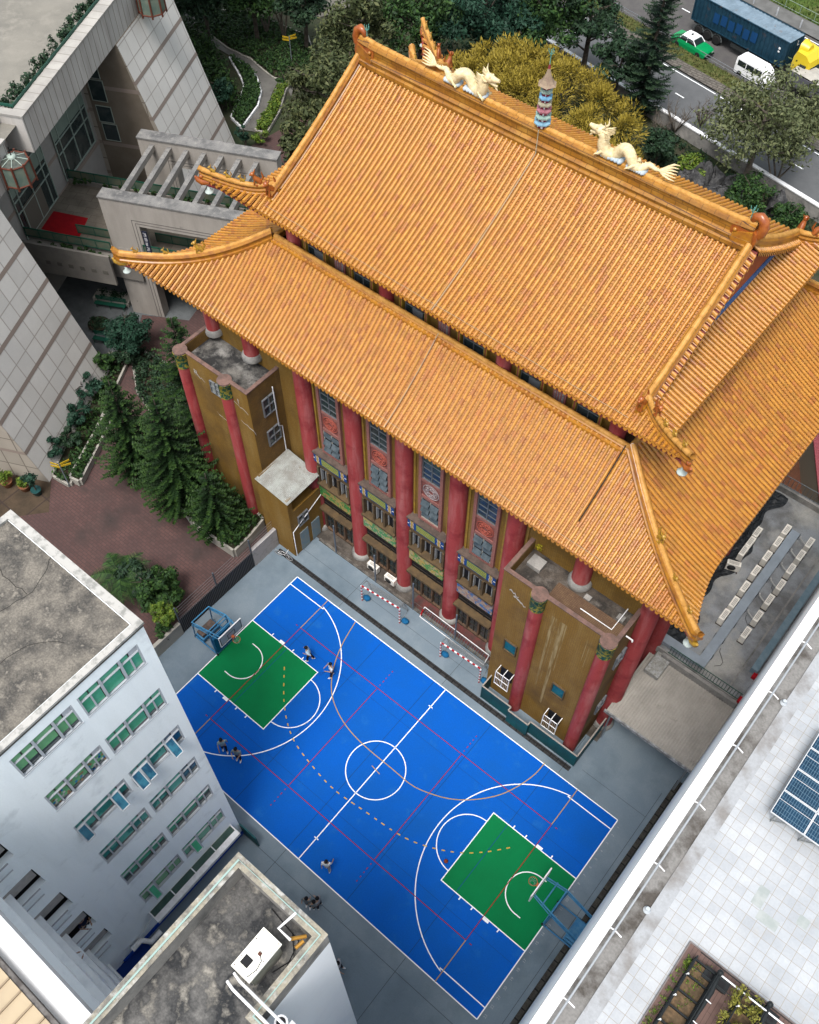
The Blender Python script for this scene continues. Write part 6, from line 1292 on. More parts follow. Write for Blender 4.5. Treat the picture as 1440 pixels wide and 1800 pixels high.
def hedge(name, pts, w, z0, h, lm, lab, seed, dens=26, leaf=.11, cat='hedge', boxm=None):
    rng = random.Random(seed); e = empty(name, (*pts[0][:2], z0), 0, lab, cat); b = MB()
    for i in range(len(pts)-1):
        a, c = Vector((pts[i][0], pts[i][1], z0)), Vector((pts[i+1][0], pts[i+1][1], z0)); L = (c-a).length; d = (c-a).normalized(); n_ = Vector((-d.y, d.x, 0))
        for k in range(int(L*dens/6)+1): o = a+d*L*rng.random()+n_*w*.5*rng.uniform(-.9, .9); leafcloud(b, o+Vector((0, 0, h*rng.uniform(.25, .85))), (w*.35, w*.35, h*.3), 34, leaf, rng, shell=.3)
    tag(b.build('foliage', lm, e), kind='stuff')
    if boxm: 
        b = MB(); b.sweep([(p_[0], p_[1], z0) for p_ in pts], [(-w*.6, 0), (-w*.6, .45), (w*.6, .45), (w*.6, 0)]); b.build('planter_wall', boxm, e)
    return e
hedge('courtyard_hedge', [P(170, 522)[:], P(232, 533)[:]], .9, 0, 1.1, leaf_dark, 'clipped hedge in a brown trough behind the green bench', 81, boxm=conc_pale)
hedge('roof_hedge', [G_(-5.6, 17.4)[:], G_(-5.6, 45)[:]], .8, 17.2, 1.35, leaf_dark, 'dark hedge along the museum roof parapet', 82, dens=40, leaf=.13)
hedge('roof_hedge', [G_(-5.9, 17.7)[:], G_(-10, 17.7)[:]], .8, 17.2, 1.1, leaf_dark, 'short hedge at the notch of the museum roof', 83, dens=40, leaf=.13)
hedge('terrace_hedge', [G_(-7.4, 16.8)[:], G_(-1, 16.8)[:]], .5, 6.2, .5, leaf_mid, 'trailing green plants in the trough of the terrace bridge', 84, dens=20)
hedge('terrace_hedge', [G_(-7.4, 24.0)[:], G_(9, 24.0)[:]], .4, 6.5, .5, leaf_mid, 'green plants along the rear terrace railing', 85, dens=18)
hedge('terrace_hedge', [G_(2.2, 17.0)[:], G_(8, 17.0)[:]], .5, 6.5, .5, leaf_lime, 'green plants below the railing seen through the front portal', 86, dens=18)
# garden beyond: path side beds
pp = lambda *L: [tuple(P(*q, .25).xy) for q in L]
planterbox('curved_bed', pp((408, 205), (425, 222), (452, 185), (458, 160), (450, 135), (432, 115), (405, 100), (425, 135), (431, 150), (425, 170)), .3, 'curved planting bed inside the white kerb beside the garden path', leaf_mid, 91, 2600, .7, white_m)
planterbox('flower_bed', pp((450, 228), (468, 232), (490, 195), (500, 160), (507, 150), (488, 155), (478, 180)), .3, 'long bed of lime shrubs and red flowers between path and plaza', leaf_lime, 92, 1500, .8, conc_pale)
planterbox('lawn_bed', pp((345, 48), (372, 58), (400, 80), (441, 99), (466, 121), (482, 133), (520, 141), (560, 130), (540, 60), (440, 20), (340, 10)), .12, 'shaded lawn bed beyond the garden path', leaf_mid, 93, 3000, .5, conc_pale)
hedge('path_hedge', [P(330, 60, .3)[:], P(370, 120, .3)[:], P(400, 190, .3)[:]], 2.6, 0, 2.4, leaf_mid, 'tall leafy hedge against the far sloped wing', 94, dens=60, leaf=.18)
q = P(428, 245, 1.0); broad('clipped_shrub', q.x, q.y, 2.8, .75, 1300, leaf_blue, 'narrow dark clipped shrub at the foot of the far wing', 'shrub', 95, leaf=.12, low=.05, clumps=14)
q = P(500, 140, .8); broad('clipped_shrub', q.x, q.y, 1.6, 1.1, 1200, leaf_mid, 'low rounded shrub where the garden path forks', 'shrub', 96, leaf=.12, low=.05, clumps=12)
q = P(460, 245, .5); broad('clipped_shrub', q.x, q.y, 1.3, 1.1, 1100, leaf_lime, 'lime shrub beside the narrow dark shrub', 'shrub', 97, leaf=.12, low=.05, clumps=12)
# big trees round the back
TR = [
 ('broadleaf_tree', 585, 190, 6.0, 12.0, 5.0, leaf_olive, 'dense olive tree hugging the upper left roof edge', 101),
 ('broadleaf_tree', 545, 255, 5.0, 8.5, 3.2, leaf_olive, 'lower olive tree between brick path and upper roof', 102),
 ('broadleaf_tree', 640, 60, 7.0, 12.0, 5.0, leaf_olive, 'broad tree behind the left ridge end', 103),
 ('broadleaf_tree', 735, 30, 7.0, 12.0, 5.0, leaf_mid, 'green tree behind the pointed rear roof corner', 104),
 ('broadleaf_tree', 850, 25, 7.0, 12.5, 5.5, leaf_blue, 'tall greyish green tree above the golden tree', 105),
 ('broadleaf_tree', 960, 20, 7.5, 13.0, 5.0, leaf_mid, 'tree at the top behind the golden tree', 106),
 ('broadleaf_tree', 1040, 25, 7.0, 12.0, 4.0, leaf_dark, 'dark tree left of the tall pine', 107),
 ('broadleaf_tree', 350, -25, 6.0, 9.0, 4.0, leaf_dark, 'dark tree at the top left beside the far wing', 108),
 ('broadleaf_tree', 440, -30, 6.0, 9.0, 4.0, leaf_mid, 'dark tree above the garden path', 109),
 ('broadleaf_tree', 530, -15, 6.0, 9.0, 3.5, leaf_dark, 'dark tree beside the beige plaza', 110),
 ('broadleaf_tree', 1090, 110, 4.5, 8.0, 3.0, leaf_dark, 'dark tree between the golden tree and the pine', 111),
 ('broadleaf_tree', 385, 160, 2.0, 3.5, 1.6, leaf_blue, 'small bluish tree inside the curved white kerb', 112),
 ('broadleaf_tree', 1215, 300, 1.5, 3.0, 1.7, leaf_lime, 'bright green bush by the road wall', 113),
 ('broadleaf_tree', 1160, 265, 2.0, 4.0, 2.2, leaf_dark, 'low dark bush right of the dragon nearest the road', 114),
 ('broadleaf_tree', 1310, 350, 1.5, 3.6, 2.6, leaf_mid, 'dark green bush under the big right hand tree', 115),
 ('broadleaf_tree', 1380, 390, 1.2, 3.0, 2.2, leaf_mid, 'green bush by the road behind the right roof end', 116),
 ('broadleaf_tree', 620, 130, 6.0, 10.0, 3.6, leaf_olive, 'olive tree just left of the ridge end ornament', 117),
 ('broadleaf_tree', 905, 80, 5.0, 9.0, 4.0, leaf_blue, 'greyish tree directly behind the golden crown', 118),
]
for nm, px, py, zc, h, r_, lm, lab, sd_ in TR:
    q = P(px, py, zc); broad(nm, q.x, q.y, h, r_, int(900*r_**1.35)+500, lm, lab, 'tree' if h > 4.5 else 'bush', sd_, leaf=.2 if h > 5 else .15, clumps=int(16+r_*7), low=.2)
q = P(940, 180, 4.5)                                          # golden tree: wide low dome
rng = random.Random(7); e = empty('golden_tree', (q.x, q.y, 0), 0, 'wide domed tree with mustard yellow foliage behind the ridge pagoda', 'tree')
b = MB(); limbs(b, (q.x, q.y, 0), (q.x, q.y, 5), .35, 9, rng, 5); b.build('trunk', bark, e); b = MB()
for k in range(150):
    a = rng.random()*6.28; u = rng.random()**.5; ra = 10.4*u; x = q.x+ra*math.cos(a); y = q.y+ra*.62*math.sin(a); z = 1.6+5.6*math.sqrt(max(0, 1-u*u))+rng.uniform(-.7, .5); R_c = rng.uniform(.9, 1.7)
    for j in range(230):
        v = Vector((rng.gauss(0, 1), rng.gauss(0, 1), rng.gauss(.3, 1))).normalized(); o = Vector((x, y, z))+v*R_c*rng.uniform(.55, 1); w_ = (v+Vector((rng.uniform(-.5, .5), rng.uniform(-.5, .5), rng.uniform(0, .6)))).normalized(); t = w_.orthogonal().normalized()*.055; L = rng.uniform(.2, .45)
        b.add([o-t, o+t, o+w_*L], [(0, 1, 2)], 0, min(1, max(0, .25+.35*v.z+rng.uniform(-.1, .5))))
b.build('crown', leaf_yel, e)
q = P(1123, 205, 0); conifer('tall_pine', q.x, q.y, 16.5, 2.9, leafmat('dark pine needles', (.008, .022, .014), (.018, .042, .022), (.035, .065, .028)), 'tall dark layered pine beside the road', 131, per=13, leaf=.34, tiers=34)
q = P(1340, 225, 5.5); broad('roadside_tree', q.x, q.y, 11.0, 5.6, 15000, leafmat('grey green leaves', (.05, .06, .028), (.10, .125, .05), (.17, .185, .085)), 'large airy tree leaning over the road at the right', 'tree', 132, leaf=.17, clumps=85, low=.12, bk=bark_pale, dens=.8)
q = P(1420, 190, 5.0); broad('roadside_tree', q.x, q.y, 8.0, 2.6, 3000, MATS['grey green leaves'], 'thinner grey green tree at the right picture edge', 'tree', 133, leaf=.17, clumps=26, low=.2, bk=bark_pale)
# bare grey bushes
for i, (px, py, h) in enumerate(((1185, 235, 4.2), (1230, 225, 3.6), (1155, 250, 3.4))):
    q = P(px, py, 0); rng = random.Random(140+i); e = empty('bare_bush', (q.x, q.y, 0), 0, ['leafless grey shrub, tallest by the road wall', 'leafless grey shrub nearest the big right tree', 'leafless grey shrub nearest the tall pine'][i], 'shrub', 'bare shrubs by the road'); b = MB()
    for k in range(26):
        a = rng.random()*6.28; L = h*rng.uniform(.5, 1); d = Vector((math.cos(a)*.55, math.sin(a)*.55, 1)).normalized(); o = Vector((q.x, q.y, .2)); e1_ = o+d*L*.55; e2 = e1_+Vector((rng.uniform(-.6, .6), rng.uniform(-.6, .6), .5))*L*.4; b.tube([o, e1_, e2], [.06, .035, .01], 4)
        for j in range(5): a2 = rng.random()*6.28; s_ = e1_.lerp(e2, rng.random()); b.tube([s_, s_+Vector((math.cos(a2)*.5, math.sin(a2)*.5, .6))*rng.uniform(.5, 1)], [.018, .006], 3)
    b.build('branches', bark_pale, e)
for i, (px, py, h) in enumerate(((500, 70, 6.5), (470, 60, 5.5), (1355, 330, 4))):
    q = P(px, py, 0); rng = random.Random(150+i); e = empty('bare_tree', (q.x, q.y, 0), 0, ['pale leafless tree with a twisted trunk above the garden path', 'thin leafless tree left of the twisted one', 'bare grey branches under the big right hand tree'][i], 'tree'); b = MB()
    for k in range(4): a = k*1.6+rng.random(); b.tube([(q.x, q.y, 0), (q.x+.4*math.cos(a), q.y+.4*math.sin(a), h*.3), (q.x+.9*math.cos(a+.6), q.y+.9*math.sin(a+.6), h*.6), (q.x+1.6*math.cos(a), q.y+1.6*math.sin(a), h)], [.13, .1, .07, .02], 5)
    for k in range(60): a = rng.random()*6.28; o = Vector((q.x+1.2*math.cos(a)*rng.random(), q.y+1.2*math.sin(a)*rng.random(), h*rng.uniform(.55, 1))); b.tube([o, o+Vector((math.cos(a), math.sin(a), rng.uniform(.2, 1)))*rng.uniform(.5, 1.2)], [.025, .006], 3)
    b.build('branches', bark_pale, e)
for i, (px, py) in enumerate(((845, 60), (880, 62))): q = P(px, py, 3); palm(q.x, q.y, 6.5, 1.9, ['upright palm left of two behind the golden tree', 'upright palm right of two behind the golden tree'][i], 160+i, 14)
# rockery by the road
rng = random.Random(9); 
for i in range(9):
    q = P(1270+rng.uniform(-70, 110), 355+rng.uniform(-40, 25), 0); b = MB(); b.ball((q.x, q.y, .8), (rng.uniform(.8, 1.6), rng.uniform(.7, 1.3), rng.uniform(.8, 1.9)), 12, 0, .22); o = b.build('garden_rock', mat('dark weathered rock', (.05, .05, .052), (.11, .11, .11), 2.2, .45, .6, bump=.8, fine=.3), None, label='dark craggy rock among the bushes by the road', cat='rock', group='rocks of the rockery')
    for f in o.data.polygons: f.use_smooth = False
# ground cover between the trees
rng = random.Random(77); b = MB()
for k in range(5200):
    px, py = rng.uniform(330, 1440), rng.uniform(-20, 430); 
    q = P(px, py, 0); n0 = (q-RO).dot(RN)
    if (330 < px < 520 and 50 < py < 250) or n0 > -.6 or (q.x < -49 and q.y < 52 and q.y > 38 and q.x > -60) or (q.x < -46 and q.y > 51) or (-52 < q.x < -44 and q.y < 47): continue
    leafcloud(b, (q.x, q.y, .3), (.6, .6, .4), 14, .17, rng, shell=.2)
tag(b.build('undergrowth', leaf_dark, None, kind='stuff'), 'dark undergrowth below the trees behind the hall', 'undergrowth')
# shrubs in the terrace planters
for i, (ea, n, xr) in enumerate(((pb, 1.6, .5), )):
    rng = random.Random(300+i); b = MB()
    for k in range(70): y = pb.y-.15-2.3*rng.random(); x = pb.x+.25+rng.uniform(-.5, .4); leafcloud(b, (x, y, DZ+.55+rng.uniform(-.1, .35)), (.16, .16, .16), 40, .045, rng, shell=.2)
    b.build('planter_shrubs', leafmat('yellow green sprigs', (.10, .11, .015), (.20, .20, .03), (.30, .26, .06)), None, label='yellow green shrubs spilling from the right hand planter rack', cat='shrubs')
    b = MB()
    for k in range(16): y = pa.y-1.9-1.2*rng.random(); leafcloud(b, (pa.x+.3+rng.uniform(-.2, .2), y, DZ+.45), (.13, .13, .1), 30, .06, rng)
    for k in range(30): y = pa.y-3.0*rng.random(); leafcloud(b, (pa.x-.13+rng.uniform(-.08, .08), y, DZ+.2), (.1, .1, .08), 16, .035, rng)
    for k in range(14): y = pa.y-1.5*rng.random(); leafcloud(b, (pa.x+.3+rng.uniform(-.2, .2), y, DZ+.33), (.12, .12, .05), 16, .03, rng)
    b.build('planter_seedlings', leaf_lime, None, label='bright lime seedlings in the left hand planter rack', cat='seedlings')
q = P(953, 962, 13.6); b = MB(); rng = random.Random(4)
for k in range(9): leafcloud(b, (q.x+rng.uniform(-.2, .2), q.y+rng.uniform(-.2, .2), 13.8+rng.uniform(-.15, .2)), (.15, .15, .12), 30, .06, rng)
b.build('roof_weed', leafmat('bright yellow leaves', (.25, .24, .01), (.40, .36, .02), (.5, .42, .03)), None, label='bright yellow green weed growing on the right tower roof', cat='weed')
# ================================================================ small things round the court
hb = mat('bright blue steel', (.09, .32, .55), (.06, .24, .45), 5, rough=.45)
def hoop(s, label):
    """wheeled basketball stand, local +x points to the court"""
    e = empty('basketball_stand', (s*HX*1.0, .0, 0), 0 if s < 0 else math.pi, label, 'basketball stand', 'basketball stands at the court ends')
    def bl(nm, fn, m, par=e): b = MB(); fn(b); return b.build(nm, m, par, local=True)
    x0 = -1.95
    def base(b):
        for y in (-.75, .75): b.tube([(x0, y, .15), (.05, y, .15)], .05, 6)
        for x in (x0, .05): b.tube([(x, -.75, .15), (x, .75, .15)], .05, 6)
        b.box((x0+.05, -.7, .12), (x0+.75, .7, .42))
    bl('base_frame', base, blue_m)
    bl('counterweight', lambda b: b.box((x0+.1, -.6, .42), (x0+.65, .6, .7)), mat('brown ballast', (.17, .12, .10), (.10, .08, .07), 4) if s < 0 else blue_m)
    for y in (-.75, .75):
        for x in (x0, .05): bl('wheel', lambda b: b.lathe([(.1, -.04), (.1, .04)], n=10, M=Matrix.Translation((x, y, .1)) @ Matrix.Rotation(math.pi/2, 4, 'X')), black_m)
        bl('mast', lambda b: (b.tube([(x0, y, .15), (x0+.15, y, 1.9), (-.05, y, 3.1)], .045, 6), b.tube([(.0, y, .15), (-.15, y, 3.05)], .05, 6)), blue_m)
        bl('arm', lambda b: (b.tube([(x0+.15, y*.98, 2.2), (-.05, y*.98, 3.2), (1.15, y*.75, 3.35)], .04, 6), b.tube([(x0+.2, y, 1.85), (.0, y, 2.75), (1.15, y*.75, 2.95)], .035, 6)), hb)
    bl('cross_bar', lambda b: [b.tube([(x, -.73, z), (x, .73, z)], .04, 6) for x, z in ((x0+.15, 2.2), (-.05, 3.2), (-.05, 2.75), (.55, 3.27))], hb)
    bl('safety_pad', lambda b: (b.box((-.12, -.72, .3), (.12, .72, 2.1)) if s < 0 else b.box((-.05, -.72, .25), (.03, .72, .6))), mat('blue pad', (.01, .12, .26), rough=.6))
    bd = bl('backboard', lambda b: b.box((1.18, -.9, 2.9), (1.22, .9, 3.95)), mat('backboard pane', (.45, .48, .52), (.38, .41, .46), 1, rough=.3))
    bl('backboard_rim', lambda b: [b.box(a, c) for a, c in (((1.17, -.93, 2.87), (1.24, .93, 2.9)), ((1.17, -.93, 3.95), (1.24, .93, 4.0)), ((1.17, -.93, 2.9), (1.24, -.9, 3.95)), ((1.17, .9, 2.9), (1.24, .93, 3.95)))], white_m, bd)
    bl('target_square', lambda b: [b.box(a, c) for a, c in (((1.221, -.3, 3.05), (1.226, .3, 3.09)), ((1.221, -.3, 3.5), (1.226, .3, 3.54)), ((1.221, -.3, 3.09), (1.226, -.26, 3.5)), ((1.221, .26, 3.09), (1.226, .3, 3.5)), ((1.221, -.86, 2.94), (1.226, .86, 2.97)), ((1.221, -.86, 3.88), (1.226, .86, 3.91)), ((1.221, -.86, 2.97), (1.226, -.83, 3.88)), ((1.221, .83, 2.97), (1.226, .86, 3.88)))], black_m, bd)
    om = mat('orange rim', (.62, .16, .06), rough=.4)
    rm = bl('rim', lambda b: (b.tube([(1.62+.23*math.cos(k*.2618), .23*math.sin(k*.2618), 3.05) for k in range(25)], .016, 6), b.box((1.22, -.09, 2.98), (1.4, .09, 3.1))), om)
    bl('net', lambda b: [b.tube([(1.62+.22*math.cos(k*.5236), .22*math.sin(k*.5236), 3.03), (1.62+.12*math.cos(k*.5236+.5), .12*math.sin(k*.5236+.5), 2.75), (1.62+.1*math.cos(k*.5236+.2), .1*math.sin(k*.5236+.2), 2.62)], .006, 3) for k in range(12)], white_m, rm)
    if s > 0: bl('yellow_padlock', lambda b: b.box((x0+.45, .25, .42), (x0+.6, .35, .5)), mat('yellow tag', (.7, .45, .03)))
hoop(-1, 'blue wheeled basketball stand with brown ballast at the court end nearest the brick plaza')
hoop(1, 'blue wheeled basketball stand at the court end beside the tall white parapet')
# striped handball goals
rdm = mat('red goal paint', (.48, .012, .02), rough=.45)
def goal(x, y, rz, label):
    e = empty('goal', (x, y, 0), rz, label, 'goal', 'striped goals beside the court'); W2, H, D = 1.5, 1.95, 1.0
    for s in (-1, 1):
        b = MB()
        for k in range(10): b.box((s*W2-.04, -.04, H*k/10), (s*W2+.04, .04, H*(k+1)/10), k % 2)
        b.build('post', [rdm, white_m], e, local=True)
        b = MB(); b.tube([(s*W2, 0, H), (s*W2*.97, .55, H*.95), (s*W2*.97, D, .05), (s*W2, .02, .05)], .02, 5); b.build('net_frame', alu, e, local=True)
        b = MB(); b.ball((s*W2-s*.2 if s < 0 else s*W2+.25, .25, .14), (.28, .22, .15), 10, 0, .12); b.build('sandbag', mat('blue sandbag', (.01, .13, .30)), e, local=True)
    b = MB()
    for k in range(15): b.box((-W2+.04+(2*W2-.08)*k/15, -.04, H-.04), (-W2+.04+(2*W2-.08)*(k+1)/15, .04, H+.04), k % 2)
    b.build('crossbar', [rdm, white_m], e, local=True)
    b = MB(); path = [(0, 0, H), (0, .55, H*.95), (0, .85, H*.45), (0, D, .05)]
    for k in range(25): xx = -W2+2*W2*k/24; b.tube([(xx, p[1], p[2]) for p in path], .007, 3)
    for f in [i/14 for i in range(15)]:
        i = min(2, int(f*3)); g = f*3-i; A, B = Vector(path[i]), Vector(path[i+1]); q = A.lerp(B, g); b.tube([(-W2, q.y, q.z), (W2, q.y, q.z)], .007, 3)
    b.build('net', mat('grey net cord', (.34, .36, .36)), e, local=True)
ga, gb = P(637, 1055), P(703, 1095)
goal((ga.x+gb.x)/2, (ga.y+gb.y)/2, math.atan2(gb.y-ga.y, gb.x-ga.x), 'red and white striped goal nearest the side shed')
ga, gb = P(773, 1153), P(843, 1200)
goal((ga.x+gb.x)/2, (ga.y+gb.y)/2, math.atan2(gb.y-ga.y, gb.x-ga.x), 'red and white striped goal nearest the teal hoarding')
e = empty('folded_net_frame', P(790, 1110), 0, 'low white tubular frame with folded netting against the kerb', 'net frame'); b = MB(); A, B = P(738, 1085), P(850, 1170); A.z = B.z = .1
b.tube([A, B], .03, 5); b.tube([A+Vector((0, .5, .6)), B+Vector((0, .5, .6))], .03, 5); b.tube([A, A+Vector((0, .5, .6))], .03, 5); b.tube([B, B+Vector((0, .5, .6))], .03, 5); b.build('frame', white_m, e); b = MB()
for k in range(30): q = A.lerp(B, k/29); b.tube([q, q+Vector((0, .5, .6))], .008, 3)
b.tube([A+Vector((0, .05, .0)), A+Vector((-.0, .35, .5))], .05, 5, 1); b.build('netting', [mat('blue grey netting', (.12, .25, .36)), rdm], e)
# kerb with tall net posts in front of the hall
e = empty('net_fence', (-6, 9.85, 0), 0, 'grey net posts on a broken kerb between court and hall columns', 'fence'); b = MB(); b.box((-13.6, 9.78, 0), (1.9, 9.95, .16)); b.build('kerb', mat('broken kerb', (.24, .22, .19), (.11, .10, .09), 2.5, fine=.25), e)
for x in (-12.0, -8.45, -5.2, -1.7): b = MB(); b.tube([(x, 9.8, 0), (x, 9.8, 3.4)], .055, 8); b.build('post', mat('blue grey post', (.14, .17, .21)), e)
b = MB()
for z in (.25, 1.1): b.tube([(-12, 9.8, z), (1.7, 9.8, z)], .015, 4)
for k in range(68): b.tube([(-11.9+k*.2, 9.8, .2), (-11.9+k*.2, 9.8, 1.1)], .005, 3)
b.build('wire_mesh', rust, e)
for (x, y, lab) in ((-9.1, 10.35, 'cream air conditioner on the ground by the kerb, nearer the shed'), (-7.6, 10.35, 'larger cream air conditioner on the ground between two hall columns')): ac(x, y, 0, RAD(-90), lab, 'ground air conditioners')
# striped dark fence, walls and posts at the plaza side
e = empty('plaza_fence', (-15.5, 2.3, 0), 0, 'dark corrugated screen fence with wire strands between two white walls', 'fence'); b = MB()
for k in range(50): y = -1.0+k*.13; b.box((-15.58, y, .1), (-15.52, y+.065, 1.75), 0); b.box((-15.56, y+.065, .1), (-15.54, y+.13, 1.75), 1)
b.build('screen', [mat('dark slat', (.035, .036, .04)), mat('grey slat gap', (.15, .155, .16))], e)
for y in (-1.0, 2.3, 5.5): b = MB(); b.tube([(-15.6, y, 0), (-15.6, y, 3.2)], .06, 6); b.build('post', mat('grey fence post', (.10, .12, .14)), e)
b = MB()
for z in (1.8, 2.1, 2.4, 2.7, 3.0): b.tube([(-15.6, -1.0, z), (-15.6, 7.6, z)], .012, 4)
b.build('wire_strand', mat('wire', (.2, .2, .21)), e)
b = MB(); b.box((-15.75, -7.6, 0), (-15.5, -1.05, 1.3)); b.build('low_wall', conc_pale, None, label='low white stained wall running under the yellow green bush', cat='wall')
b = MB(); b.box((-15.75, 5.55, 0), (-15.5, 7.8, 1.9)); b.build('white_wall', mat('scuffed white wall', (.50, .48, .47), (.33, .31, .29), 2, .5, .7), None, label='short scuffed white wall between the screen fence and the shed', cat='wall')
e = empty('bicycle', (-14.5, 7.25, 0), RAD(10), 'small white bicycle leaning at the shed corner', 'bicycle')
for x in (-.45, .45):
    b = MB(); b.tube([(x+.28*math.cos(k*.3927), 0, .3+.28*math.sin(k*.3927)) for k in range(17)], .02, 5)
    for k in range(8): b.tube([(x, 0, .3), (x+.27*math.cos(k*.785), 0, .3+.27*math.sin(k*.785))], .005, 3)
    b.build('wheel', mat('pale tyre', (.4, .4, .4)), e, local=True)
b = MB(); b.tube([(-.45, 0, .3), (-.1, 0, .32), (-.2, 0, .75), (.3, 0, .72), (-.1, 0, .32)], .02, 5); b.tube([(-.45, 0, .3), (-.2, 0, .7)], .015, 5); b.tube([(.45, 0, .3), (.3, 0, .85), (.3, -.25, .9)], .018, 5); b.tube([(.3, 0, .87), (.3, .25, .9)], .018, 5); b.build('bike_frame', white_m, e, local=True)
b = MB(); b.ball((-.22, 0, .82), (.12, .06, .03), 8); b.build('saddle', black_m, e, local=True)
# ball
q = P(784, 1514, .1); b = MB(); b.ball((q.x, q.y, .13), .12, 16); b.tube([(q.x+.122*math.cos(k*.2618), q.y+.122*math.sin(k*.2618), .13) for k in range(25)], .004, 3, 1); b.tube([(q.x+.122*math.cos(k*.2618), q.y, .13+.122*math.sin(k*.2618)) for k in range(25)], .004, 3, 1)
b.build('basketball', [mat('ball rubber', (.32, .06, .02), rough=.6), black_m], None, label='orange brown basketball lying outside the free throw circle', cat='ball')
# sign posts
ysm = mat('yellow sign arm', (.55, .36, .02), rough=.5)
for (px, py, lab) in ((123, 855, 'finger post with yellow arms at the corner of the tiled wing'), (513, 108, 'finger post with yellow arms in the garden beyond the path')):
    q = P(px, py, 0); e = empty('finger_post', (q.x, q.y, 0), 0, lab, 'signpost'); b = MB(); b.tube([(q.x, q.y, 0), (q.x, q.y, 2.7)], .045, 7); b.build('pole', mat('grey sign pole', (.2, .23, .25)), e)
    for k, (a, z) in enumerate(((200, 2.5), (205, 2.25), (75, 2.6), (60, 2.4))): d = Vector((math.cos(RAD(a)), math.sin(RAD(a)), 0)); b = MB(); o = Vector((q.x, q.y, z)); b.sweep([o, o+d*.75], [(-.02, -.08), (-.02, .08), (.02, .08), (.02, -.08)]); b.build('sign_arm', ysm, e)
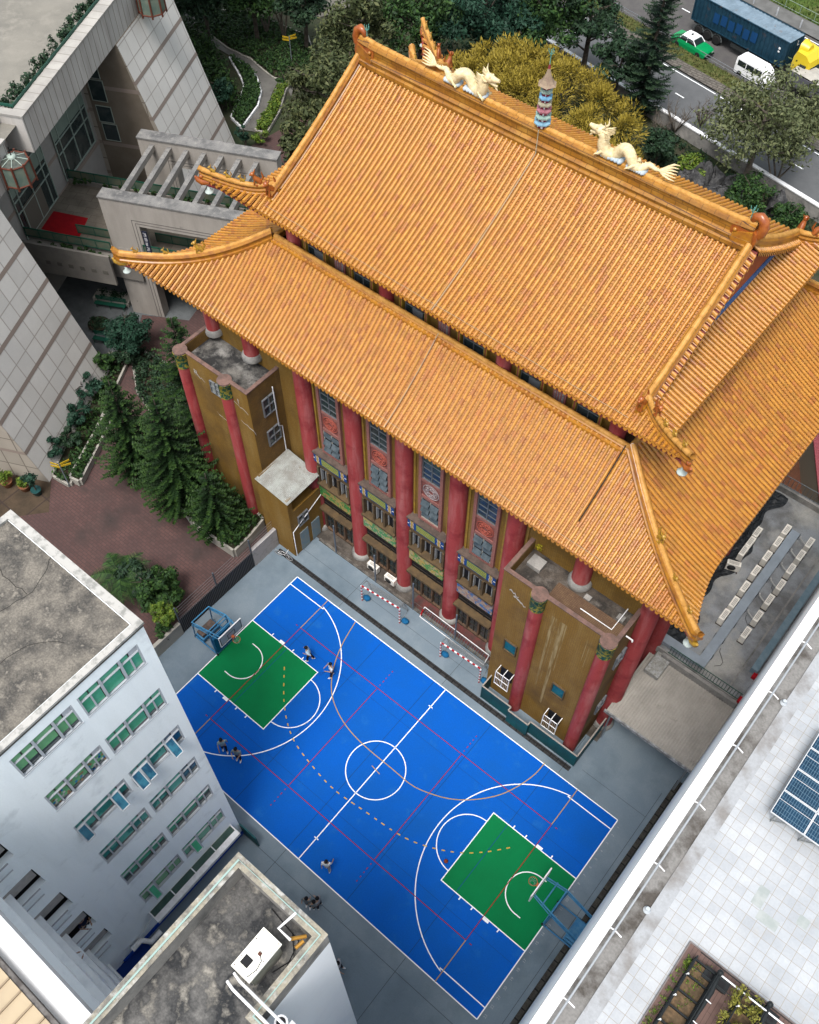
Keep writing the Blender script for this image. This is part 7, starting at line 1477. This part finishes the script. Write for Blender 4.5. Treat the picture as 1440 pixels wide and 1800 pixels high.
# ---------------------------------------------------------------- people
def person(x, y, yaw, label, top, bottom, hair=(.01, .01, .012), pose='stand', long_=False, h=1.86, hold=None, bag=False, crouch=False):
    e = empty('person', (x, y, 0), yaw, label, 'person')
    k = h/1.7; st = {'walk': .11, 'run': .15}.get(pose, .04); kn = .06 if pose == 'run' else 0
    def chain(pts, name, m, par, sub=1, extra=None):
        me = bpy.data.meshes.new(name); vs, es, rs = [], [], []
        def addc(c, root=None):
            prev = root
            for (p_, r_) in c: vs.append(Vector(p_)*k); rs.append(r_*k); i = len(vs)-1; (es.append((prev, i)) if prev is not None else None); prev = i
            return prev
        addc(pts)
        for root, c in (extra or []): addc(c, root)
        me.from_pydata(vs, es, []); o = bpy.data.objects.new(name, me); COL.objects.link(o)
        s_ = o.modifiers.new('s', 'SKIN'); s_.use_smooth_shade = True
        for i, v in enumerate(me.skin_vertices[0].data): v.radius = (rs[i], rs[i]); v.use_root = i == 0
        if sub: o.modifiers.new('d', 'SUBSURF').levels = sub; o.modifiers['d'].render_levels = sub
        dg = bpy.context.evaluated_depsgraph_get(); m2 = bpy.data.meshes.new_from_object(o.evaluated_get(dg)); bpy.data.objects.remove(o); m2.name = name; m2.materials.clear(); m2.materials.append(m)
        o2 = bpy.data.objects.new(name, m2); COL.objects.link(o2); o2.parent = par; return o2
    lean = .1 if pose == 'run' else .0
    hz = .93 if not crouch else .55; dz = hz-.93
    J = dict(pel=(0, 0, hz), wai=(lean*.4, 0, hz+.15), che=(lean, 0, hz+.37), nek=(lean*1.2, 0, hz+.52), hd=(lean*1.3+.02, 0, hz+.64), tp=(lean*1.3+.02, 0, hz+.75))
    arms = {}
    for s in (-1, 1):
        if pose == 'run': el, wr = (.02-s*.2, s*.27, 1.12+dz), (.2-s*.05, s*.22, 1.2+dz)
        elif pose == 'hold' or hold: el, wr = (.08, s*.27, 1.12+dz), (.28, s*.16, 1.12+dz)
        elif pose == 'walk': el, wr = (-s*.1, s*.25, 1.12+dz), (-s*.2+.08, s*.25, .9+dz)
        else: el, wr = (.0, s*.25, 1.12+dz), (.06, s*.27, .88+dz)
        arms[s] = (el, wr)
    ex = []
    body = [((0, 0, hz), .13), (J['wai'], .12), (J['che'], .135), (J['nek'], .055), (J['hd'], .088), (J['tp'], .07)]
    # indexes: 0 pelvis 1 waist 2 chest 3 neck 4 head 5 top
    for s in (-1, 1):
        fx = s*st; kx = fx*.5+kn+(.3 if crouch else 0); el, wr = arms[s]
        ex.append((0, [((0, s*.09, hz-.07), .095), ((kx, s*.1, .5+dz*.6), .06), ((fx-(kn if s < 0 else 0), s*.1, .09), .038), ((fx+.12, s*.11, .04), .035)]))
        hd_ = Vector(wr)-Vector(el); hd_.normalize(); w_ = Vector(wr); nd = Vector((-hd_.y, hd_.x, 0)); nd = nd.normalized() if nd.length > .01 else Vector((1, 0, 0))
        base_i = None
        ex.append((2, [((lean, s*.17, hz+.41), .055), (el, .038), (wr, .027), (tuple(w_+hd_*.05), .03)]))
    ob = chain(body, 'body', skin, e, 1, ex)
    for s in (-1, 1):                                        # hands: palm with five separate fingers
        el, wr = arms[s]; d = (Vector(wr)-Vector(el)).normalized(); w_ = Vector(wr)+d*.03; sd_ = d.cross(Vector((0, s, 0))); sd_ = sd_.normalized() if sd_.length > .05 else Vector((1, 0, 0))
        b = MB(); b.tube([w_*k, (w_+d*.045)*k, (w_+d*.085)*k], [.022*k, .032*k, .03*k], 7)
        for j, (o_, L) in enumerate(((-.024, .06), (-.008, .075), (.008, .07), (.024, .055))): a = w_+d*.08+sd_*o_; c = a+d*L*.55; t = c+d*L*.35-Vector((0, s*.02, 0)); b.tube([a*k, c*k, t*k], [.009*k, .008*k, .006*k], 5)
        a = w_+d*.03-sd_*.028; b.tube([a*k, (a-sd_*.02+d*.03)*k, (a-sd_*.022+d*.055)*k], [.011*k, .009*k, .007*k], 5); b.build('hand', skin, e, local=True)
    tm_ = mat('cloth %.2f %.2f %.2f' % top, top, tuple(c*.8 for c in top), 6); bm2 = mat('cloth %.2f %.2f %.2f' % bottom, bottom, tuple(c*.8 for c in bottom), 6)
    chain([((0, 0, hz-.03), .155), (J['wai'], .15), (J['che'], .165), ((lean*1.15, 0, hz+.47), .075)], 'shirt', tm_, e, 1, [(2, [((lean, s*.18, hz+.41), .075), (tuple(Vector((lean, s*.18, hz+.41)).lerp(Vector(arms[s][0]), .9 if hold != 'jacket' else 1)), .052)]) for s in (-1, 1)])
    chain([((0, 0, hz+.04), .14)], 'x', bm2, e, 0) if False else None
    chain([((0, 0, hz+.02), .15), ((0, 0, hz-.04), .14)], 'trousers', bm2, e, 1, [(1, [((0, s*.09, hz-.1), .108), ((s*st*.5+kn+(.3 if crouch else 0), s*.1, .5+dz*.6), .075), ((s*st-(kn if s < 0 else 0), s*.1, .13), .055)]) for s in (-1, 1)])
    for s in (-1, 1): b = MB(); fx = s*st-(kn if s < 0 else 0); b.ball(((fx+.06)*k, s*.105*k, .045*k), (.13*k, .048*k, .05*k), 10); b.build('shoe', mat('white trainers', (.95, .95, .97)), e, local=True)
    b = MB(); c = Vector(J['hd'])*k; b.ball(c+Vector((-.018, 0, .04))*k, (.115*k, .105*k, .105*k), 12, 0, .04)
    if long_: b.tube([c+Vector((-.07, 0, .04))*k, c+Vector((-.13, 0, -.08))*k, c+Vector((-.12, 0, -.27))*k], [.08*k, .06*k, .025*k], 8)
    b.build('hair', mat('black hair', hair, rough=.5), e, local=True)
    b = MB(); f = c+Vector((.088, 0, 0))*k; b.ball(f+Vector((.008, 0, -.01))*k, (.016*k, .012*k, .02*k), 6)
    for s in (-1, 1): b.ball(c+Vector((0, s*.088, -.005))*k, (.02*k, .012*k, .03*k), 6)
    b.ball(f+Vector((0, 0, -.045))*k, (.01*k, .022*k, .006*k), 6, 1)
    for s in (-1, 1): b.ball(f+Vector((-.008, s*.032, .018))*k, (.01*k, .012*k, .007*k), 6, 1)
    b.build('face', [skin, mat('eyes and lips', (.06, .025, .02))], e, local=True)
    if bag: b = MB(); b.ball((-.2*k, 0, 1.25*k), (.12*k, .15*k, .2*k), 10); b.build('backpack', black_m, e, local=True)
    if hold == 'racket':
        w_ = Vector(arms[1][1])*k; rk = empty('badminton_racket', (0, 0, 0), 0, 'racket held by %s' % label[:60], 'racket'); rk.matrix_world = Matrix.Translation((x, y, 0)) @ Matrix.Rotation(yaw, 4, 'Z')
        b = MB(); b.tube([w_, w_+Vector((.3, .02, .05))], .012, 5); b.build('handle', black_m, rk, local=True)
        b = MB(); cc = w_+Vector((.42, .02, .06)); b.tube([cc+Vector((.13*math.cos(a*.4488), .1*math.sin(a*.4488), 0)) for a in range(15)], .008, 4)
        for j in range(5): b.tube([cc+Vector((-.1+.05*j, -.08, 0)), cc+Vector((-.1+.05*j, .08, 0))], .003, 3)
        b.build('racket_head', mat('dark blue racket', (.02, .05, .2)), rk, local=True)
        rk['label'] = 'thin racket held out by the student nearest the key'
    return e
LB = (.60, .80, .95); GR = (.40, .58, .62); NV = (.010, .014, .03); WH_ = (.85, .92, 1.0)
q = P(546, 1160); person(q.x, q.y, RAD(215), 'student in pale blue shirt running just outside the far key', LB, NV, pose='run', bag=False)
q = P(584, 1188); person(q.x, q.y, RAD(240), 'student in pale shirt with racket on the tan arc', WH_, NV, pose='walk', hold='racket')
q = P(396, 1319); person(q.x, q.y, RAD(-35), 'long haired student in grey green top nearer the white block', GR, NV, pose='walk', long_=True)
q = P(421, 1335); person(q.x, q.y, RAD(-60), 'long haired student in grey top on the three point line', (.30, .40, .42), NV, pose='hold', long_=True)
q = P(577, 1529); person(q.x, q.y, RAD(120), 'student in white shirt walking by the lower sideline', WH_, (.40, .42, .44), pose='walk')
q = P(543, 1592); person(q.x, q.y, RAD(-60), 'student in grey vest standing left in the pair on the grey paving', (.20, .24, .26), NV, pose='stand')
q = P(556, 1598); person(q.x, q.y, RAD(150), 'student in dark grey shirt huddled with two others on the grey paving', (.24, .28, .30), NV, pose='hold')
q = P(562, 1592); person(q.x, q.y, RAD(200), 'dark haired student at the right of the huddle on the grey paving', (.34, .36, .38), NV, pose='stand')
q = P(597, 1703); person(q.x, q.y, RAD(20), 'student in white shirt with a dark bag beside the white wall corner', (.6, .6, .64), NV, pose='walk', bag=True)
pe = person(-3.75, -16.35, RAD(10), 'person in navy sleeves reaching out of a corridor opening of the white block', (.01, .015, .05), NV, pose='hold'); pe.location.z = 7.0
ph = person(-1.6, -17.5, RAD(90), 'dark haired person leaning on a wavy balcony of the white wing', WH_, NV, pose='hold'); ph.location.z = 10.3
# ---------------------------------------------------------------- road things
bar = empty('crash_barrier', R_(0, 11.2), 0, 'thin metal guard rail along the median grass', 'barrier')
b = MB()
for z in (.55, .85): b.tube([R_(-60, 11.15, z), R_(60, 11.15, z)], .035, 5)
b.build('rail', alu, bar); b = MB()
for k in range(-20, 21): b.tube([R_(k*2.0, 11.15, 0), R_(k*2.0, 11.15, .9)], .03, 5)
tag(b.build('post', alu, bar), kind='stuff')
far = empty('far_fence', R_(0, 25), 0, 'green wire fence along the far pavement', 'fence'); b = MB()
for z in (.3, 1.1): b.tube([R_(-40, 25.5, z), R_(60, 25.5, z)], .03, 5)
for k in range(-20, 26): b.tube([R_(k*1.9, 25.5, 0), R_(k*1.9, 25.5, 1.15)], .035, 5)
b.build('fence_panel', mat('pale green rail', (.28, .36, .30)), far)
for k in range(-4, 9): b = MB(); b.lathe([(.09, 0), (.09, .95), (.03, 1.0)], R_(k*3.1-2.2, 23.6), 10); b.build('bollard', mat('grey bollard', (.38, .40, .42)), None, label='grey round bollard on the far pavement kerb', cat='bollard', group='bollards along the far pavement')
wallr = empty('road_wall', R_(0, 0), 0, 'grey concrete wall between garden and road with a bright coping', 'wall')
b = MB(); b.sweep([R_(-120, -.1, 0), R_(120, -.1, 0)], [(-.15, 0), (-.15, 1.35), (.15, 1.35), (.15, 0)]); b.build('wall_face', conc_mid, wallr); b = MB(); b.sweep([R_(-120, -.1, 1.35), R_(120, -.1, 1.35)], [(-.2, 0), (-.2, .12), (.2, .12), (.2, 0)]); b.build('coping', white_m, wallr)
ang = math.atan2(RD.y, RD.x)
def veh(name, s, n, label, cat): return empty(name, R_(s, n), ang, label, cat)
tyre = mat('tyre rubber', (.02, .02, .02), rough=.9); rimm = mat('wheel rim', (.3, .3, .3), rough=.4, metal=.5); cglass = mat('car glass', (.02, .03, .03), rough=.08, spec=.6)
def wheel(e, x, y, r, w_=.2):
    M = Matrix.Translation((x, y, r)) @ Matrix.Rotation(math.pi/2, 4, 'X'); b = MB(); b.lathe([(r*.62, -w_/2), (r*.95, -w_/2), (r, -w_*.3), (r, w_*.3), (r*.95, w_/2), (r*.62, w_/2)], n=18, M=M); o = b.build('wheel', tyre, e, local=True)
    b = MB(); b.lathe([(r*.6, -w_*.45), (r*.6, w_*.45)], n=14, M=M); b.build('rim', rimm, o, local=True)
def shell(b, secs, mi=0):
    """secs: list of (x, half width bottom, half width top, z0, z1)"""
    vs = []
    for x, wb, wt, z0, z1 in secs: vs += [(x, -wb, z0), (x, -wb, z0+(z1-z0)*.6), (x, -wt, z1-.03), (x, -wt*.85, z1), (x, wt*.85, z1), (x, wt, z1-.03), (x, wb, z0+(z1-z0)*.6), (x, wb, z0)]
    n = 8; b.add(vs, [(i*n+k, i*n+(k+1) % n, (i+1)*n+(k+1) % n, (i+1)*n+k) for i in range(len(secs)-1) for k in range(n)]+[tuple(range(n-1, -1, -1)), tuple(range((len(secs)-1)*n, len(secs)*n))], mi)
tgr = mat('green taxi paint', (.0, .30, .09), rough=.3, spec=.5); twh = mat('white car paint', (.75, .76, .77), rough=.3, spec=.5)
tx = P(1213, 88); s0 = (tx-RO).dot(RD); n0 = (tx-RO).dot(RN)
e = veh('taxi', s0, n0+.2, 'green saloon taxi with a white roof beside the median rail', 'taxi')
b = MB(); shell(b, [(-2.25, .72, .68, .35, .78), (-2.15, .84, .78, .25, .92), (-1.3, .86, .8, .22, .96), (.7, .86, .8, .22, .95), (1.5, .86, .78, .22, .9), (2.1, .82, .74, .25, .8), (2.25, .74, .68, .35, .66)]); b.build('body', tgr, e, local=True)
b = MB(); shell(b, [(-1.25, .76, .60, .9, 1.0), (-.95, .76, .62, .9, 1.36), (-.3, .76, .64, .9, 1.42), (.35, .76, .62, .9, 1.38), (.85, .76, .6, .9, 1.0)]); b.build('cabin_glass', cglass, e, local=True)
b = MB(); shell(b, [(-1.05, .64, .58, 1.33, 1.40), (-.3, .66, .6, 1.36, 1.46), (.42, .64, .56, 1.33, 1.41)])
for s in (-1, 1): 
    for xa, xb in ((.9, .4), (-1.3, -.98)): b.tube([(xa, s*.74, .95), (xb, s*.62, 1.38)], .04, 5)
    b.tube([(-.28, s*.77, .92), (-.28, s*.65, 1.38)], .045, 5)
b.build('roof', twh, e, local=True)
b = MB(); b.box((-.35, -.13, 1.46), (-.2, .13, 1.56)); b.build('roof_sign', mat('taxi sign', (.06, .07, .07)), e, local=True)
for s in (-1, 1): b = MB(); b.box((2.2, s*.5-.15, .5), (2.27, s*.5+.15, .64)); b.build('headlight', mat('lamp glass', (.5, .5, .5), rough=.2), e, local=True)
b = MB(); b.box((2.2, -.3, .48), (2.26, .3, .62)); b.build('grille', black_m, e, local=True)
for xa in (2.24, -2.32): b = MB(); b.box((xa, -.75, .3), (xa+.08, .75, .42)); b.build('bumper', black_m, e, local=True)
for x in (-1.35, 1.4):
    for s in (-1, 1): wheel(e, x, s*.78, .31)
# container lorry
c0 = (P(1216, 33, 1.35)+P(1373, 118, 1.35))/2; s1 = (c0-RO).dot(RD); n1 = (c0-RO).dot(RN)
e = veh('container_lorry', s1, n1+1.2, 'lorry with yellow cab pulling a dark blue rusty shipping container', 'lorry')
cont = mat('worn blue container', (.008, .04, .07), (.014, .055, .09), 2, .4, .6, .6, c3=(.09, .05, .035), sc3=1.1, lo3=.6, hi3=.75, fine=.2)
ctop = mat('container roof sheet', (.22, .30, .37), (.15, .21, .26), 1, .4, .65, .55, c3=(.16, .11, .08), sc3=1.4, lo3=.62, hi3=.75, fine=.1)
b = MB(); L = 11.7; n = 100
for s in (-1, 1):
    vs = []
    for i in range(n+1): x = -L/2+L*i/n; y = s*(1.22 if (i//2) % 2 else 1.17); vs += [(x, y, 1.35), (x, y, 3.85)]
    b.add(vs, [(2*i, 2*i+2, 2*i+3, 2*i+1) for i in range(n)])
for s in (-1, 1):
    vs = []
    for i in range(21): y = -1.2+2.4*i/20; x = s*(L/2-(.0 if (i//2) % 2 else .05)); vs += [(x, y, 1.35), (x, y, 3.85)]
    b.add(vs, [(2*i, 2*i+2, 2*i+3, 2*i+1) for i in range(20)])
cb = b.build('container', cont, e, local=True)
b = MB(); vs = []
for i in range(n+1): x = -L/2+L*i/n; z = 3.9-(.0 if (i//2) % 2 else .035); vs += [(x, -1.2, z), (x, 1.2, z)]
b.add(vs, [(2*i, 2*i+2, 2*i+3, 2*i+1) for i in range(n)]); b.build('container_roof', ctop, cb, local=True)
b = MB()
for s in (-1, 1):
    for z in (1.32, 3.86): b.box((-L/2-.02, s*1.2-.05, z), (L/2+.02, s*1.2+.05, z+.08))
    for x in (-L/2, L/2-.1): b.box((x-.01, s*1.2-.06, 1.35), (x+.11, s*1.2+.06, 3.9))
b.build('corner_rail', cont, cb, local=True)
fx = [('S', -3.4), ('E', -2.2), ('A', -1.0)]
b = MB()                                                     # faded lettering blocks on the side
for k in range(6): x = -3.2+k*.95; b.box((x, -1.245, 2.1+.12*(k % 2)), (x+.7, -1.225, 3.1+.12*(k % 2))); 
b.build('faded_lettering', mat('faded blue letters', (.006, .06, .18)), cb, local=True)
b = MB(); b.box((L/2+.01, .3, 3.1), (L/2+.03, .36, 3.6)); b.box((L/2+.01, .3, 3.1), (L/2+.03, .6, 3.16)); b.box((4.9, -1.25, 2.9), (5.1, -1.23, 3.1)); b.box((4.9, -1.25, 2.6), (5.1, -1.23, 2.75)); b.build('white_marking', white_m, cb, local=True)
b = MB(); b.box((-L/2+.3, -1.0, 1.0), (L/2, 1.0, 1.3)); b.box((-.5, -1.15, .7), (3.5, -1.1, 1.1)); b.build('chassis', mat('dark chassis', (.04, .045, .045)), e, local=True)
for x in (-4.7, -3.5, -2.3):
    for s in (-1, 1): wheel(e, x, s*1.05, .5, .3)
    for s in (-1, 1): b = MB(); b.tube([(x+.6*math.cos(a*.35), s*1.05, .5+.6*math.sin(a*.35)) for a in range(10)], .06, 5); b.build('mudguard', mat('grey mudguard', (.13, .15, .15)), e, local=True)
yel = mat('yellow cab paint', (.75, .55, .02), rough=.35, spec=.5)
b = MB(); shell(b, [(6.7, 1.2, 1.15, .9, 3.0), (6.9, 1.22, 1.15, .6, 3.6), (7.9, 1.22, 1.12, .6, 3.5), (8.5, 1.22, 1.05, .6, 3.0), (8.8, 1.18, 1.0, .6, 2.0)]); b.tube([(6.8, 0, 3.4), (7.6, 0, 3.5)], [.9, .5], 8); cabo = b.build('cab', yel, e, local=True)
b = MB()
for s in (-1, 1): b.box((7.6, s*1.2-.04, 1.9), (8.3, s*1.2+.04, 2.6))
b.add([(8.45, -1.0, 2.9), (8.45, 1.0, 2.9), (8.86, 1.0, 2.05), (8.86, -1.0, 2.05)], [(0, 1, 2, 3)]); b.build('cab_window', cglass, cabo, local=True)
b = MB(); b.box((5.2, -1.0, .8), (8.6, 1.0, 1.1)); b.build('tractor_frame', black_m, e, local=True)
for x in (6.2, 8.0):
    for s in (-1, 1): wheel(e, x, s*1.05, .5, .3)
# white van
v0 = P(1322, 140); s2 = (v0-RO).dot(RD); n2 = (v0-RO).dot(RN)
e = veh('white_van', s2, n2+.2, 'white van partly hidden by the big right hand tree', 'van')
e.scale = (.88, .88, .88)
b = MB(); shell(b, [(-2.3, .85, .78, .3, 1.9), (-2.1, .88, .8, .25, 2.02), (1.1, .88, .8, .25, 2.02), (1.7, .88, .74, .25, 1.7), (2.2, .86, .7, .25, 1.05), (2.35, .8, .66, .35, .8)]); b.build('body', twh, e, local=True)
b = MB()
for s in (-1, 1):
    for x0_, x1_ in ((-2.0, -.9), (-.8, .2), (.3, 1.3)): b.box((x0_, s*.86-.03, 1.15), (x1_, s*.86+.03, 1.75))
b.box((-2.34, -.65, 1.2), (-2.28, .65, 1.75)); b.build('side_window', cglass, e, local=True)
for x in (-1.5, 1.5):
    for s in (-1, 1): wheel(e, x, s*.8, .32)
# pale lorry bed nearer
l0 = P(1445, 165, 1); s3 = (l0-RO).dot(RD); n3 = (l0-RO).dot(RN)
e = veh('flatbed_lorry', s3+.6, n3, 'grey sided lorry with a pale tarpaulin cover at the right picture edge', 'lorry')
b = MB(); b.box((-4, -1.15, .9), (3, 1.15, 1.0)); 
for s in (-1, 1): b.box((-4, s*1.15-.04, 1.0), (3, s*1.15+.04, 2.2))
b.box((-4.04, -1.15, 1.0), (-3.96, 1.15, 2.2)); b.build('cargo_side', mat('grey cargo side', (.12, .12, .14)), e, local=True)
b = MB(); b.add([(x, y, 2.28+.05*math.sin(x*2)+(.1 if y == 0 else 0)) for x in [-4+i*.5 for i in range(15)] for y in (-1.1, 0, 1.1)], [(3*i+j, 3*i+j+1, 3*i+j+4, 3*i+j+3) for i in range(14) for j in range(2)]); b.build('cover', mat('pale cover', (.50, .48, .42), (.4, .38, .34), 2), e, local=True)
for x in (-3, 2):
    for s in (-1, 1): wheel(e, x, s*.95, .45, .25)
# pink edged wall and brick yard at the right edge
e = empty('boundary_wall', (9.5, 35, 0), 0, 'cream wall with a pink coping beyond the plant roof', 'wall'); b = MB(); b.sweep([(8.4, 38, 0), (12.5, 31.2, 0)], [(-.15, 0), (-.15, 3.0), (.15, 3.0), (.15, 0)]); b.build('wall_face', mat('cream render', (.40, .34, .26)), e); b = MB(); b.sweep([(8.4, 38, 3.0), (12.5, 31.2, 3.0)], [(-.2, 0), (-.2, .12), (.2, .12), (.2, 0)]); b.build('coping', mat('pink coping', (.50, .12, .14)), e)
flat('brick_yard', rect(7.5, 29.95, 14.5, 40), .01, mat('orange brick yard', (.27, .11, .06), (.22, .09, .055), 1.0, fine=.1, brick=('XY', .3, .3, .015, (.16, .08, .05), 0)))
